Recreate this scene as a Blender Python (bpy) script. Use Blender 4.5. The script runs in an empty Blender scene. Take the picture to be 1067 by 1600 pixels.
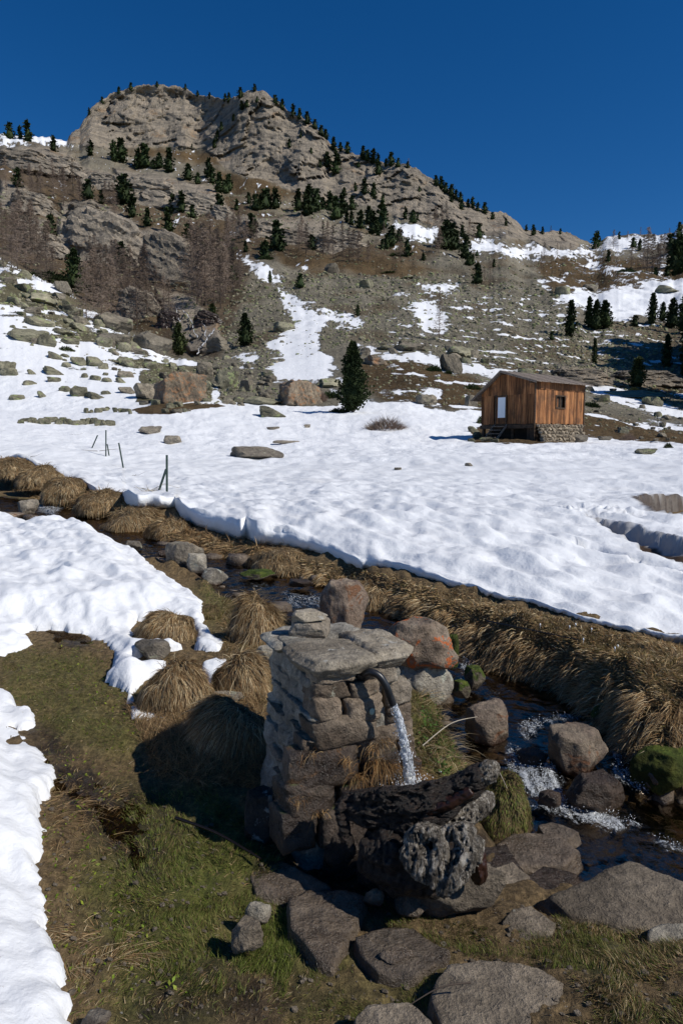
import bpy, math, random
import numpy as np
from mathutils import Vector, Matrix

random.seed(7)
rng = np.random.default_rng(7)
SC = bpy.context.scene
COL = SC.collection

# ------------------------------------------------------------------ camera, sky, sun, exposure
PITCH = math.radians(6.0)
CAMZ = 1.7
FPX = 1066.7
cam_d = bpy.data.cameras.new("camera")
cam = bpy.data.objects.new("camera", cam_d)
COL.objects.link(cam)
cam.location = (0, 0, CAMZ)
cam.rotation_euler = (math.radians(90) - PITCH, 0, 0)
cam_d.sensor_fit = 'VERTICAL'
cam_d.sensor_height = 36.0
cam_d.lens = 24.0
cam_d.clip_start = 0.05
cam_d.clip_end = 6000
SC.camera = cam

SUN_AZ = math.atan2(0.90, -0.43)      # clockwise from +Y
SUN_EL = math.radians(42)
SUN_DIR = Vector((math.sin(SUN_AZ) * math.cos(SUN_EL), math.cos(SUN_AZ) * math.cos(SUN_EL), math.sin(SUN_EL)))
world = bpy.data.worlds.new("World")
SC.world = world
world.use_nodes = True
wn = world.node_tree
for n in list(wn.nodes):
    wn.nodes.remove(n)
sky = wn.nodes.new('ShaderNodeTexSky')
sky.sky_type = 'NISHITA'
sky.sun_disc = False
sky.sun_elevation = SUN_EL
sky.sun_rotation = SUN_AZ
sky.altitude = 2200
sky.air_density = 1.0
sky.dust_density = 0.35
sky.ozone_density = 5.0
bg = wn.nodes.new('ShaderNodeBackground')
bg.inputs['Strength'].default_value = 0.087
wo = wn.nodes.new('ShaderNodeOutputWorld')
gm = wn.nodes.new('ShaderNodeHueSaturation')
gm.inputs['Saturation'].default_value = 1.29
gm.inputs['Hue'].default_value = 0.5045
wn.links.new(sky.outputs[0], gm.inputs['Color'])
wn.links.new(gm.outputs[0], bg.inputs[0])
wn.links.new(bg.outputs[0], wo.inputs[0])

sun_d = bpy.data.lights.new("sun", 'SUN')
sun_d.energy = 4.1
sun_d.angle = math.radians(0.5)
sun_d.color = (1.0, 0.955, 0.88)
sun = bpy.data.objects.new("sun", sun_d)
COL.objects.link(sun)
sun.rotation_euler = SUN_DIR.to_track_quat('Z', 'Y').to_euler()
sun.location = (30, -15, 40)

SC.view_settings.view_transform = 'Standard'
SC.view_settings.look = 'None'
SC.view_settings.exposure = 0.0
SC.view_settings.gamma = 1.0
SC.view_settings.use_curve_mapping = False
SC.render.engine = 'CYCLES'
SC.cycles.max_bounces = 6
SC.cycles.transparent_max_bounces = 12
SC.cycles.use_denoising = True

# ------------------------------------------------------------------ projection helpers (pixels of the photograph, 1067 x 1600)
CP, SP = math.cos(PITCH), math.sin(PITCH)

def ray(px, py):
    u = (np.asarray(px, dtype=np.float64) - 533.5) / FPX
    v = (800.0 - np.asarray(py, dtype=np.float64)) / FPX
    return u, CP + v * SP, -SP + v * CP

def at_depth(px, py, Y):
    """world point seen at a pixel, Y metres in front of the camera"""
    a, b, c = ray(px, py)
    k = np.asarray(Y) / b
    return a * k, b * k, CAMZ + c * k

def at_z(px, py, zrel):
    """world point seen at a pixel, zrel metres below/above the lens"""
    a, b, c = ray(px, py)
    k = zrel / c
    return a * k, b * k, CAMZ + zrel + 0 * k

def py_of(px, Y, zrel):
    t = zrel / Y
    v = (t * CP + SP) / (CP - t * SP)
    return 800 - v * FPX

def project(x, y, z):
    zz = z - CAMZ
    f = y * CP - zz * SP
    up = y * SP + zz * CP
    return 533.5 + FPX * x / f, 800 - FPX * up / f

# ------------------------------------------------------------------ noise
_perm = np.random.default_rng(3).permutation(256).astype(np.int32)
_perm = np.concatenate([_perm, _perm])
_g = np.random.default_rng(5).normal(size=(256, 3)).astype(np.float32)
_g /= np.linalg.norm(_g, axis=1)[:, None]

def pnoise(x, y, z):
    shp = np.broadcast(x, y, z).shape
    x = np.broadcast_to(np.asarray(x, np.float32), shp).ravel()
    y = np.broadcast_to(np.asarray(y, np.float32), shp).ravel()
    z = np.broadcast_to(np.asarray(z, np.float32), shp).ravel()
    out = np.empty(x.size, np.float32)
    for a in range(0, x.size, 65536):
        b = a + 65536
        X, Y, Z = x[a:b], y[a:b], z[a:b]
        xi, yi, zi = np.floor(X), np.floor(Y), np.floor(Z)
        fx, fy, fz = X - xi, Y - yi, Z - zi
        xi = xi.astype(np.int32) & 255; yi = yi.astype(np.int32) & 255; zi = zi.astype(np.int32) & 255
        ux = fx * fx * fx * (fx * (fx * 6 - 15) + 10)
        uy = fy * fy * fy * (fy * (fy * 6 - 15) + 10)
        uz = fz * fz * fz * (fz * (fz * 6 - 15) + 10)
        r = 0
        for dx in (0, 1):
            wx = ux if dx else 1 - ux
            px_ = _perm[(xi + dx) & 255]
            for dy in (0, 1):
                wy = uy if dy else 1 - uy
                pxy = _perm[(px_ + yi + dy) & 255]
                for dz in (0, 1):
                    wz = uz if dz else 1 - uz
                    g = _g[_perm[(pxy + zi + dz) & 255]]
                    r = r + wx * wy * wz * (g[:, 0] * (fx - dx) + g[:, 1] * (fy - dy) + g[:, 2] * (fz - dz))
        out[a:b] = r
    return (out * 1.6).reshape(shp)

def fbm(x, y, z, octv=4, gain=0.5, lac=2.03):
    s, a = 0, 1.0
    for o in range(octv):
        s = s + a * pnoise(x * lac**o + 13.7 * o, y * lac**o + 5.1 * o, z * lac**o - 9.3 * o)
        a *= gain
    return s

def ridged(x, y, z, octv=4, gain=0.5):
    s, a = 0, 1.0
    for o in range(octv):
        s = s + a * (0.5 - np.abs(pnoise(x * 2.1**o + 3.7 * o, y * 2.1**o + 7.1 * o, z * 2.1**o)))
        a *= gain
    return s

def sstep(a, b, x):
    t = np.clip((x - a) / (b - a), 0, 1)
    return t * t * (3 - 2 * t)

def sd_poly(X, Y, poly):
    """signed distance to a polygon, positive inside"""
    shp = X.shape
    X = X.ravel(); Y = Y.ravel()
    P = np.asarray(poly, float)
    d = np.full(X.shape, 1e18)
    inside = np.zeros(X.shape, bool)
    n = len(P)
    for i in range(n):
        ax, ay = P[i]; bx, by = P[(i + 1) % n]
        ex, ey = bx - ax, by - ay
        wx, wy = X - ax, Y - ay
        t = np.clip((wx * ex + wy * ey) / (ex * ex + ey * ey + 1e-12), 0, 1)
        dx, dy = wx - ex * t, wy - ey * t
        d = np.minimum(d, dx * dx + dy * dy)
        c = (ay > Y) != (by > Y)
        if ey != 0:
            inside ^= c & (X < ax + (Y - ay) * ex / ey)
    d = np.sqrt(d)
    return np.where(inside, d, -d).reshape(shp)

# ------------------------------------------------------------------ object helpers
def tag(o, label=None, cat=None, group=None, kind=None):
    if label: o['label'] = label
    if cat: o['category'] = cat
    if group: o['group'] = group
    if kind: o['kind'] = kind
    return o

def link(o, parent=None):
    COL.objects.link(o)
    if parent is not None:
        o.parent = parent
    return o

def mesh_np(name, V, F, mat=None, smooth=True, attrs=None, mats=None, midx=None):
    V = np.ascontiguousarray(V, np.float32)
    F = np.asarray(F, np.int32)
    me = bpy.data.meshes.new(name)
    k = F.shape[1]
    me.vertices.add(len(V)); me.vertices.foreach_set('co', V.ravel())
    me.loops.add(F.size); me.loops.foreach_set('vertex_index', F.ravel())
    me.polygons.add(len(F))
    me.polygons.foreach_set('loop_start', np.arange(0, F.size, k, dtype=np.int32))
    me.polygons.foreach_set('loop_total', np.full(len(F), k, np.int32))
    if midx is not None:
        me.polygons.foreach_set('material_index', np.asarray(midx, np.int32))
    me.polygons.foreach_set('use_smooth', np.full(len(F), smooth, bool))
    me.update(calc_edges=True)
    for an, av in (attrs or {}).items():
        av = np.asarray(av, np.float32)
        if av.ndim == 2:
            if av.shape[1] == 3:
                av = np.concatenate([av, np.ones((len(av), 1), np.float32)], 1)
            a = me.attributes.new(an, 'FLOAT_COLOR', 'POINT'); a.data.foreach_set('color', av.ravel())
        else:
            a = me.attributes.new(an, 'FLOAT', 'POINT'); a.data.foreach_set('value', av)
    for m in (mats or ([mat] if mat else [])):
        me.materials.append(m)
    return me

def obj_np(name, V, F, mat=None, parent=None, loc=None, **kw):
    o = bpy.data.objects.new(name, mesh_np(name, V, F, mat, **kw))
    if loc is not None: o.location = loc
    return link(o, parent)

def grid_faces(nr, nc):
    i = np.arange(nr * nc).reshape(nr, nc)
    a, b, c, d = i[:-1, :-1], i[:-1, 1:], i[1:, 1:], i[1:, :-1]
    return np.stack([a, b, c, d], -1).reshape(-1, 4)

def empty(name, loc, rz=0):
    o = bpy.data.objects.new(name, None)
    o.location = loc; o.rotation_euler = (0, 0, rz)
    o.empty_display_size = 0.2
    return link(o)

# ------------------------------------------------------------------ material helpers
class NT:
    def __init__(s, name):
        s.m = bpy.data.materials.new(name); s.m.use_nodes = True
        s.t = s.m.node_tree
        for n in list(s.t.nodes): s.t.nodes.remove(n)
        s.out = s.t.nodes.new('ShaderNodeOutputMaterial')
    def n(s, kind, **kw):
        nd = s.t.nodes.new('ShaderNode' + kind)
        for k, v in kw.items(): setattr(nd, k, v)
        return nd
    def set(s, sock, v):
        if isinstance(v, bpy.types.NodeSocket): s.t.links.new(v, sock)
        elif isinstance(v, (tuple, list)) and len(v) == 3 and sock.type == 'RGBA': sock.default_value = (*v, 1)
        else: sock.default_value = v
    def noise(s, vec, scale, detail=4, rough=0.55, dist=0.0, col=False):
        nd = s.n('TexNoise'); s.set(nd.inputs['Vector'], vec)
        nd.inputs['Scale'].default_value = scale; nd.inputs['Detail'].default_value = detail
        nd.inputs['Roughness'].default_value = rough; nd.inputs['Distortion'].default_value = dist
        return nd.outputs[1 if col else 0]
    def voro(s, vec, scale, feature='F1', out=0):
        nd = s.n('TexVoronoi', feature=feature); s.set(nd.inputs['Vector'], vec)
        nd.inputs['Scale'].default_value = scale
        return nd.outputs[out]
    def math(s, op, a, b=0.0, c=0.0, clamp=False):
        nd = s.n('Math', operation=op, use_clamp=clamp)
        s.set(nd.inputs[0], a); s.set(nd.inputs[1], b); s.set(nd.inputs[2], c)
        return nd.outputs[0]
    def mix(s, f, a, b, mode='MIX'):
        nd = s.n('Mix', data_type='RGBA', blend_type=mode)
        s.set(nd.inputs[0], f); s.set(nd.inputs[6], a); s.set(nd.inputs[7], b)
        return nd.outputs[2]
    def ss(s, x, lo, hi, a=0.0, b=1.0):
        nd = s.n('MapRange', interpolation_type='SMOOTHSTEP')
        s.set(nd.inputs[0], x)
        for i, v in enumerate((lo, hi, a, b)): nd.inputs[i + 1].default_value = v
        return nd.outputs[0]
    def ramp(s, x, stops):
        nd = s.n('ValToRGB'); s.set(nd.inputs[0], x)
        cr = nd.color_ramp
        while len(cr.elements) < len(stops): cr.elements.new(0.5)
        for e, (p, c) in zip(cr.elements, stops): e.position = p; e.color = (*c, 1)
        return nd.outputs[0]
    def attr(s, name, out=0):
        nd = s.n('Attribute', attribute_name=name); return nd.outputs[out]
    def bump(s, h, strength, dist, normal=None):
        nd = s.n('Bump'); nd.inputs['Strength'].default_value = strength; nd.inputs['Distance'].default_value = dist
        s.set(nd.inputs['Height'], h)
        if normal is not None: s.t.links.new(normal, nd.inputs['Normal'])
        return nd.outputs[0]
    def pos(s): return s.n('NewGeometry').outputs['Position']
    def objc(s): return s.n('TexCoord').outputs['Object']
    def scale(s, vec, sc, rot=(0, 0, 0)):
        nd = s.n('Mapping'); s.set(nd.inputs[0], vec)
        nd.inputs['Scale'].default_value = sc; nd.inputs['Rotation'].default_value = rot
        return nd.outputs[0]
    def pbsdf(s, col, rough=0.8, normal=None, spec=0.3, **kw):
        b = s.n('BsdfPrincipled'); s.set(b.inputs['Base Color'], col); s.set(b.inputs['Roughness'], rough)
        s.set(b.inputs['Specular IOR Level'], spec)
        if normal is not None: s.t.links.new(normal, b.inputs['Normal'])
        for k, v in kw.items(): s.set(b.inputs[k], v)
        return b.outputs[0]
    def done(s, sh):
        s.t.links.new(sh, s.out.inputs[0]); return s.m

def mk_snow():
    t = NT('snow'); p = t.pos()
    n1 = t.noise(p, 1.6, 5, 0.6); n2 = t.noise(p, 14, 4, 0.6); n3 = t.noise(p, 90, 3, 0.6)
    dirt = t.ss(t.noise(p, 0.7, 6, 0.65), 0.56, 0.8, 0, 0.35)
    c = t.mix(n1, (0.76, 0.775, 0.79), (0.84, 0.845, 0.85))
    c = t.mix(dirt, c, (0.70, 0.66, 0.60))
    speck = t.ss(t.noise(p, 55, 3, 0.5), 0.70, 0.76, 0, 0.5)
    c = t.mix(speck, c, (0.45, 0.38, 0.28))
    soil_shade = t.attr('soil_shade', 2)
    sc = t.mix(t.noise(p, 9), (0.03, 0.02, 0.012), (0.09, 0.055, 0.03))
    c = t.mix(soil_shade, c, sc)  # bare earth on the floors, also the painted shade of pit and trench walls
    b = t.bump(n1, 0.5, 0.10); b = t.bump(n2, 0.4, 0.02, b); b = t.bump(n3, 0.4, 0.004, b)
    return t.done(t.pbsdf(c, 0.55, b, 0.25))
M_SNOW = mk_snow()

def mk_far():
    t = NT('mountain_ground'); p = t.pos()
    col = t.attr('col', 0); sn = t.attr('snowm', 2); rk = t.attr('rockm', 2)
    n1 = t.noise(p, 0.12, 6, 0.65); n2 = t.noise(p, 0.9, 5, 0.7); n3 = t.noise(p, 3.0, 4, 0.7)
    f = t.math('MULTIPLY_ADD', n2, 1.5, 0.25)
    f2 = t.math('MULTIPLY_ADD', n1, 1.1, 0.45)
    f = t.math('MULTIPLY', f, f2)
    c = t.mix(1.0, col, f, 'MULTIPLY')
    # rock: strata lines and joints
    st = t.noise(t.scale(p, (0.05, 0.04, 0.20), (0, math.radians(-35), 0)), 1.0, 8, 0.66, 0.8)
    jn = t.noise(t.scale(p, (0.30, 0.10, 0.05), (0, math.radians(-12), 0)), 1.0, 6, 0.7, 0.5)
    rc = t.ramp(st, [(0.30, (0.11, 0.097, 0.082)), (0.42, (0.25, 0.215, 0.17)), (0.55, (0.36, 0.305, 0.235)), (0.72, (0.46, 0.375, 0.28))])
    org = t.ss(t.noise(p, 0.05, 5, 0.7), 0.56, 0.70, 0, 0.55)
    rc = t.mix(org, rc, (0.42, 0.25, 0.12))
    dk = t.ss(jn, 0.44, 0.34, 0, 0.8)
    rc = t.mix(dk, rc, (0.07, 0.065, 0.06))
    c = t.mix(rk, c, rc)
    e = t.math('MULTIPLY_ADD', n3, 0.5, t.math('MULTIPLY_ADD', n2, 0.5, -0.5))
    s = t.ss(t.math('ADD', sn, e), 0.44, 0.56)
    c = t.mix(s, c, (0.80, 0.81, 0.825))
    h = t.math('MULTIPLY_ADD', n3, 0.35, n2)
    h = t.math('MULTIPLY_ADD', t.math('ADD', st, jn), t.math('MULTIPLY', rk, 3.0), h)
    inv = t.math('SUBTRACT', 1.0, t.math('MULTIPLY', s, 0.85))
    b = t.bump(t.math('MULTIPLY', h, inv), 0.9, 1.1)
    return t.done(t.pbsdf(c, 0.9, b, 0.1))
M_FAR = mk_far()

def mk_rock(name, c1, c2, c3, lichen=None, lic=(0.6, 0.7), orange=None, org=(0.66, 0.72), moss=0.0, wet=0.0, sc=1.0, rough=0.85, wline=None, dark=0.35):
    t = NT(name); p = t.scale(t.objc(), (sc, sc, sc)); 
    rnd = t.n('ObjectInfo').outputs['Random']
    va = t.n('VectorMath', operation='ADD'); t.set(va.inputs[0], p)
    cb = t.n('CombineXYZ'); t.set(cb.inputs[0], t.math('MULTIPLY', rnd, 37.0)); t.set(cb.inputs[1], t.math('MULTIPLY', rnd, 17.0))
    t.set(va.inputs[1], cb.outputs[0]); p = va.outputs[0]
    n1 = t.noise(p, 3.0, 6, 0.65, 0.4); n2 = t.noise(p, 16, 6, 0.7); n3 = t.noise(p, 90, 4, 0.7)
    c = t.ramp(n1, [(0.32, c1), (0.5, c2), (0.68, c3)])
    c = t.mix(1.0, c, t.math('MULTIPLY_ADD', rnd, 0.55, 0.72), 'MULTIPLY')
    f = t.math('MULTIPLY_ADD', n2, 2.2, -0.1)
    f = t.math('MULTIPLY', f, t.math('MULTIPLY_ADD', n3, 1.4, 0.3))
    c = t.mix(1.0, c, f, 'MULTIPLY')
    dk = t.ss(t.noise(p, 7, 5, 0.7, 0.8), 0.57, 0.72, 0, dark)
    c = t.mix(dk, c, (0.03, 0.027, 0.024))
    if lichen:
        l = t.ss(t.noise(p, 9, 4, 0.6, 0.3), lic[0], lic[1], 0, 0.85); c = t.mix(l, c, lichen)
    if orange:
        l = t.ss(t.noise(p, 6, 6, 0.7, 1.0), org[0], org[1], 0, 0.9); c = t.mix(l, c, orange)
    r = rough
    if moss > 0:
        nz = t.n('SeparateXYZ'); t.set(nz.inputs[0], t.n('NewGeometry').outputs['Normal'])
        mm = t.math('ADD', t.math('MULTIPLY', nz.outputs[2], 0.5), t.math('MULTIPLY', n1, 0.9))
        mk_ = t.ss(mm, 1.05 - moss, 1.2 - moss)
        mc = t.ramp(n2, [(0.3, (0.02, 0.03, 0.006)), (0.5, (0.055, 0.08, 0.012)), (0.7, (0.13, 0.15, 0.025))])
        c = t.mix(mk_, c, mc)
    if wline is not None:     # water-stained foot of the stone
        sz = t.n('SeparateXYZ'); t.set(sz.inputs[0], t.objc())
        w = t.ss(t.math('ADD', sz.outputs[2], t.math('MULTIPLY', n2, 0.05)), wline - 0.02, wline + 0.05, 1.0, 0.0)
        c = t.mix(w, c, t.mix(n2, (0.012, 0.009, 0.006), (0.085, 0.032, 0.012)))
        r = t.math('MULTIPLY_ADD', w, -0.55, rough)
    if wet:
        r = t.ss(n1, 0.35, 0.65, 0.18, 0.5)
    h = t.math('MULTIPLY_ADD', n3, 0.25, n2)
    b = t.bump(n1, 0.7, 0.08 / sc); b = t.bump(h, 1.0, 0.035 / sc, b)
    return t.done(t.pbsdf(c, r, b, 0.45 if wet or wline is not None else 0.25))

M_ROCK = mk_rock('grey_beige_rock', (0.12, 0.105, 0.085), (0.22, 0.19, 0.15), (0.32, 0.27, 0.20), lichen=(0.36, 0.36, 0.26), lic=(0.62, 0.68))
M_PALE = mk_rock('pale_lichen_rock', (0.15, 0.13, 0.10), (0.28, 0.25, 0.20), (0.36, 0.32, 0.24), lichen=(0.42, 0.42, 0.34), lic=(0.58, 0.64), wline=0.03)
M_ORNG = mk_rock('orange_lichen_rock', (0.10, 0.08, 0.065), (0.24, 0.18, 0.13), (0.34, 0.28, 0.21), lichen=(0.40, 0.38, 0.30), lic=(0.62, 0.68), orange=(0.55, 0.13, 0.028), org=(0.525, 0.575))
M_RUST = mk_rock('rusty_stream_rock', (0.10, 0.065, 0.045), (0.20, 0.15, 0.11), (0.30, 0.24, 0.17), orange=(0.20, 0.085, 0.035), org=(0.56, 0.64), wline=0.05)
M_WET = mk_rock('wet_dark_rock', (0.02, 0.014, 0.010), (0.05, 0.034, 0.024), (0.09, 0.06, 0.04), wet=1)
M_WETS = mk_rock('damp_slab_rock', (0.062, 0.045, 0.031), (0.115, 0.087, 0.062), (0.18, 0.142, 0.104), wet=1)
M_SLAB = mk_rock('grey_slab_rock', (0.11, 0.088, 0.063), (0.175, 0.142, 0.104), (0.25, 0.205, 0.152), lichen=(0.30, 0.29, 0.24), lic=(0.66, 0.70), dark=0.5)
M_MOSSR = mk_rock('mossy_rock', (0.05, 0.04, 0.03), (0.12, 0.10, 0.07), (0.18, 0.15, 0.10), moss=0.55)
M_MOSS = mk_rock('moss_cushion', (0.02, 0.026, 0.006), (0.05, 0.065, 0.012), (0.10, 0.10, 0.02), moss=0.2, rough=0.95)
M_TALUS = mk_rock('olive_talus_rock', (0.12, 0.11, 0.075), (0.215, 0.20, 0.135), (0.30, 0.275, 0.19), lichen=(0.30, 0.34, 0.15), lic=(0.56, 0.64), sc=0.25)
M_TALUSB = mk_rock('brown_talus_rock', (0.10, 0.085, 0.065), (0.19, 0.165, 0.125), (0.29, 0.245, 0.18), lichen=(0.28, 0.28, 0.17), lic=(0.6, 0.66), sc=0.25)
M_CUBE = mk_rock('rust_stained_block', (0.12, 0.10, 0.075), (0.24, 0.19, 0.135), (0.34, 0.27, 0.185), orange=(0.34, 0.18, 0.09), org=(0.50, 0.60), sc=0.35)
# ------------------------------------------------------------------ the snowfield surface (heights relative to the lens)
_fy = np.array([3, 4.8, 6.5, 9, 13, 20, 37, 60.0])
_fx = np.array([-260, 0, 200, 500, 830, 1067, 1330.0])
_ft = np.array([
    [-1.15, -1.05, -0.98, -0.85, -0.60, -0.20, 1.0, 2.9],
    [-1.20, -1.10, -1.05, -0.92, -0.72, -0.36, 0.85, 2.65],
    [-1.30, -1.22, -1.12, -1.00, -0.86, -0.60, 0.45, 2.65],
    [-1.30, -1.25, -1.14, -1.02, -0.90, -0.70, 0.12, 2.65],
    [-1.30, -1.25, -1.14, -1.03, -0.92, -0.72, 0.00, 1.75],
    [-1.31, -1.26, -1.16, -1.06, -0.95, -0.76, 0.00, 0.60],
    [-1.33, -1.28, -1.18, -1.08, -0.97, -0.78, 0.00, 0.30]])
_fs = (_fx - 533.5) / FPX

def field_rel(s, Y):
    s = np.clip(s, _fs[0], _fs[-1]); Yl = np.clip(Y, 3, 60)
    out = 0
    i = np.clip(np.searchsorted(_fs, s) - 1, 0, len(_fs) - 2)
    w = (s - _fs[i]) / (_fs[i + 1] - _fs[i]); w = w * w * (3 - 2 * w)
    j = np.clip(np.searchsorted(_fy, Yl) - 1, 0, len(_fy) - 2)
    v = (Yl - _fy[j]) / (_fy[j + 1] - _fy[j])
    return ((1 - w) * ((1 - v) * _ft[i, j] + v * _ft[i, j + 1]) + w * ((1 - v) * _ft[i + 1, j] + v * _ft[i + 1, j + 1]))

def field_z(X, Y):
    """snow surface height in the world, with sun cups and drifts"""
    X = np.asarray(X, float); Y = np.asarray(Y, float)
    z = CAMZ + field_rel(X / np.maximum(Y, 1e-3), Y)
    near = 1 - sstep(9, 22, Y)
    a = X * 0.80 + Y * 0.60; b = -X * 0.60 + Y * 0.80      # ridges of the sun cups run down to the edge
    z = z + near * 0.075 * fbm(a / 0.30, b / 0.62, 0 * X + 1, 3, 0.45)
    z = z + (0.05 + 0.05 * sstep(10, 30, Y)) * fbm(X / 1.1, Y / 1.6, 0 * X + 4, 3, 0.5)
    z = z + 0.14 * fbm(X / 6.0, Y / 6.0, 0 * X + 9, 2)
    return z

# pit and cracks in the snow at the right
def _wp(pts, d=None):
    r = []
    for q in pts:
        x, y, z = at_z(q[0], q[1], q[2]) if d is None else at_depth(q[0], q[1], d)
        r.append((float(x), float(y)))
    return r
PIT = _wp([(990, 784, -1.02), (1010, 776, -1.0), (1067, 773, -1.0), (1300, 775, -1.0), (1300, 806, -1.04), (1100, 804, -1.04), (1067, 802, -1.04), (1022, 799, -1.04)])
TRENCH = _wp([(903, 804, -1.06), (960, 813, -1.07), (1010, 822, -1.08), (1067, 833, -1.08), (1300, 855, -1.1), (1300, 905, -1.1), (1067, 857, -1.08), (1010, 843, -1.07), (960, 826, -1.06)])
CRACK = _wp([(800, 826, -1.08), (890, 837, -1.09), (960, 848, -1.1), (1067, 864, -1.1), (1300, 900, -1.1), (1300, 912, -1.1), (1067, 870, -1.1), (960, 852, -1.1), (890, 839.5, -1.1)])

# ------------------------------------------------------------------ the mountain: distance of the visible ground for every line of sight
XK = np.array([-260, 0, 50, 105, 130, 200, 270, 320, 345, 400, 470, 530, 600, 640, 700, 760, 800, 835, 870, 930, 1000, 1067, 1330.0])
def crv(pts):
    p = np.array(pts, float)
    return np.interp(XK, p[:, 0], p[:, 1]), np.interp(XK, p[:, 0], np.log(p[:, 2]))
_k = []
_k.append(crv([(-260, 655, 60), (0, 640, 60), (130, 640, 60), (300, 628, 60), (450, 640, 60), (640, 640, 60), (760, 655, 60), (835, 660, 60), (930, 674, 60), (1067, 690, 60), (1330, 696, 60)]))
_k.append(crv([(-260, 330, 130), (0, 405, 130), (105, 458, 125), (200, 520, 115), (270, 560, 105), (345, 572, 98), (450, 572, 96), (530, 565, 96), (640, 572, 92), (760, 588, 90), (930, 625, 82), (1067, 645, 78), (1330, 650, 78)]))
_k.append(crv([(-260, 326, 235), (0, 400, 235), (105, 452, 220), (200, 513, 185), (270, 552, 150), (345, 560, 120), (450, 545, 116), (530, 538, 118), (640, 545, 112), (760, 560, 112), (930, 585, 115), (1067, 600, 118), (1330, 600, 120)]))
_k.append(crv([(-260, 260, 380), (0, 330, 340), (105, 345, 335), (200, 380, 310), (270, 405, 290), (345, 410, 285), (400, 408, 285), (530, 405, 290), (640, 420, 275), (760, 440, 255), (870, 445, 255), (930, 445, 260), (1067, 440, 260), (1330, 430, 260)]))
_k.append(crv([(-260, 222, 480), (0, 232, 460), (50, 232, 470), (105, 228, 520), (200, 226, 565), (320, 232, 560), (345, 262, 500), (400, 280, 485), (470, 303, 465), (600, 332, 425), (700, 358, 400), (800, 374, 400), (870, 388, 420), (930, 392, 440), (1000, 392, 430), (1067, 385, 420), (1330, 380, 420)]))
_cl = np.array([_k[i][0] for i in range(5)])
SKY = np.array([(-260, 195), (0, 207), (50, 214), (104, 216), (112, 207), (125, 200), (132, 186), (142, 170), (160, 155), (172, 147), (200, 137), (232, 131), (262, 133), (290, 137), (306, 148), (330, 150), (358, 156), (372, 147), (392, 140), (410, 142), (430, 153), (450, 172), (470, 182), (490, 196), (505, 210), (520, 229), (545, 236), (570, 246), (600, 254), (628, 256), (648, 262), (670, 278), (690, 290), (720, 312), (742, 322), (760, 329), (785, 330), (800, 340), (812, 352), (825, 360), (850, 361), (880, 361), (905, 372), (920, 380), (934, 380), (948, 370), (970, 363), (990, 362), (1030, 365), (1050, 362), (1067, 350), (1330, 300)], float)
SKYD = np.array([(-260, 560), (0, 540), (104, 580), (130, 600), (325, 605), (350, 555), (520, 520), (640, 470), (760, 455), (835, 465), (930, 500), (1067, 460), (1330, 450)], float)

NC = 780
PXC = np.linspace(-258, 1328, NC)
NRB = 270
rr = np.linspace(0, 1, NRB)
skyp = np.interp(PXC, SKY[:, 0], SKY[:, 1]) + 2.2 * fbm(PXC / 14, 0 * PXC, 0 * PXC, 3)
skyd = np.log(np.interp(PXC, SKYD[:, 0], SKYD[:, 1]))
ky = [np.interp(PXC, XK, k[0]) for k in _k] + [skyp]
kd = [np.interp(PXC, XK, k[1]) for k in _k] + [skyd]
lw = sstep(360, 300, PXC)
wob = 6 * fbm(PXC / 40, 0 * PXC + 1, 0 * PXC, 3) * lw
ky[1] = ky[1] + wob; ky[2] = ky[2] + wob
KY = np.array(ky); KD = np.array(kd)
PYB = KY[0] + (KY[5] - KY[0]) * rr[:, None]
LD = np.empty_like(PYB)
for c in range(NC):
    LD[:, c] = np.interp(-PYB[:, c], -KY[:, c], KD[:, c])
PXB = np.broadcast_to(PXC, PYB.shape)
# smooth the breaks of slope (not the crest of the left talus, which hides the ground behind it)
def blur(A, n, ax):
    k = np.hanning(n + 2)[1:-1]; k /= k.sum()
    pad = [(0, 0), (0, 0)]; pad[ax] = (n // 2, n // 2)
    B = np.pad(A, pad, mode='edge')
    return sum(k[i] * (B[i:i + A.shape[0]] if ax == 0 else B[:, i:i + A.shape[1]]) for i in range(n))
LS = blur(blur(LD, 33, 0), 51, 1)
wl = sstep(400, 300, PXB) * sstep(60, 20, abs(PYB - (KY[1] + KY[2]) / 2)); wl = np.maximum(wl, sstep(25, 8, PYB - KY[4]) * 0.0)
wr = sstep(0.0, 0.08, rr)[:, None]
LD = LD + (LS - LD) * (1 - wl) * wr
DB = np.exp(LD)

def band(px, py, k):       # signed pixels above curve k
    return np.interp(px, PXC, KY[k]) - py

X0, Y0, Z0 = at_depth(PXB, PYB, DB)
# --- masks
def zpoly(px, py, poly, soft):
    return sstep(-soft, soft, sd_poly(px, py, poly))
wx = PXB + 5 * fbm(X0 / 14, Z0 / 14, Y0 / 40, 3); wy = PYB + 4 * fbm(X0 / 14 + 9, Z0 / 14, Y0 / 40, 3)
cliff = sstep(-3, 4, wy * 0 + band(wx, wy, 4)) * sstep(-2, 6, 905 - wx) * sstep(100, 120, wx)
cliff = np.maximum(cliff, zpoly(wx, wy, [(108, 205), (200, 206), (260, 226), (200, 232), (108, 228)], 2))
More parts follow.
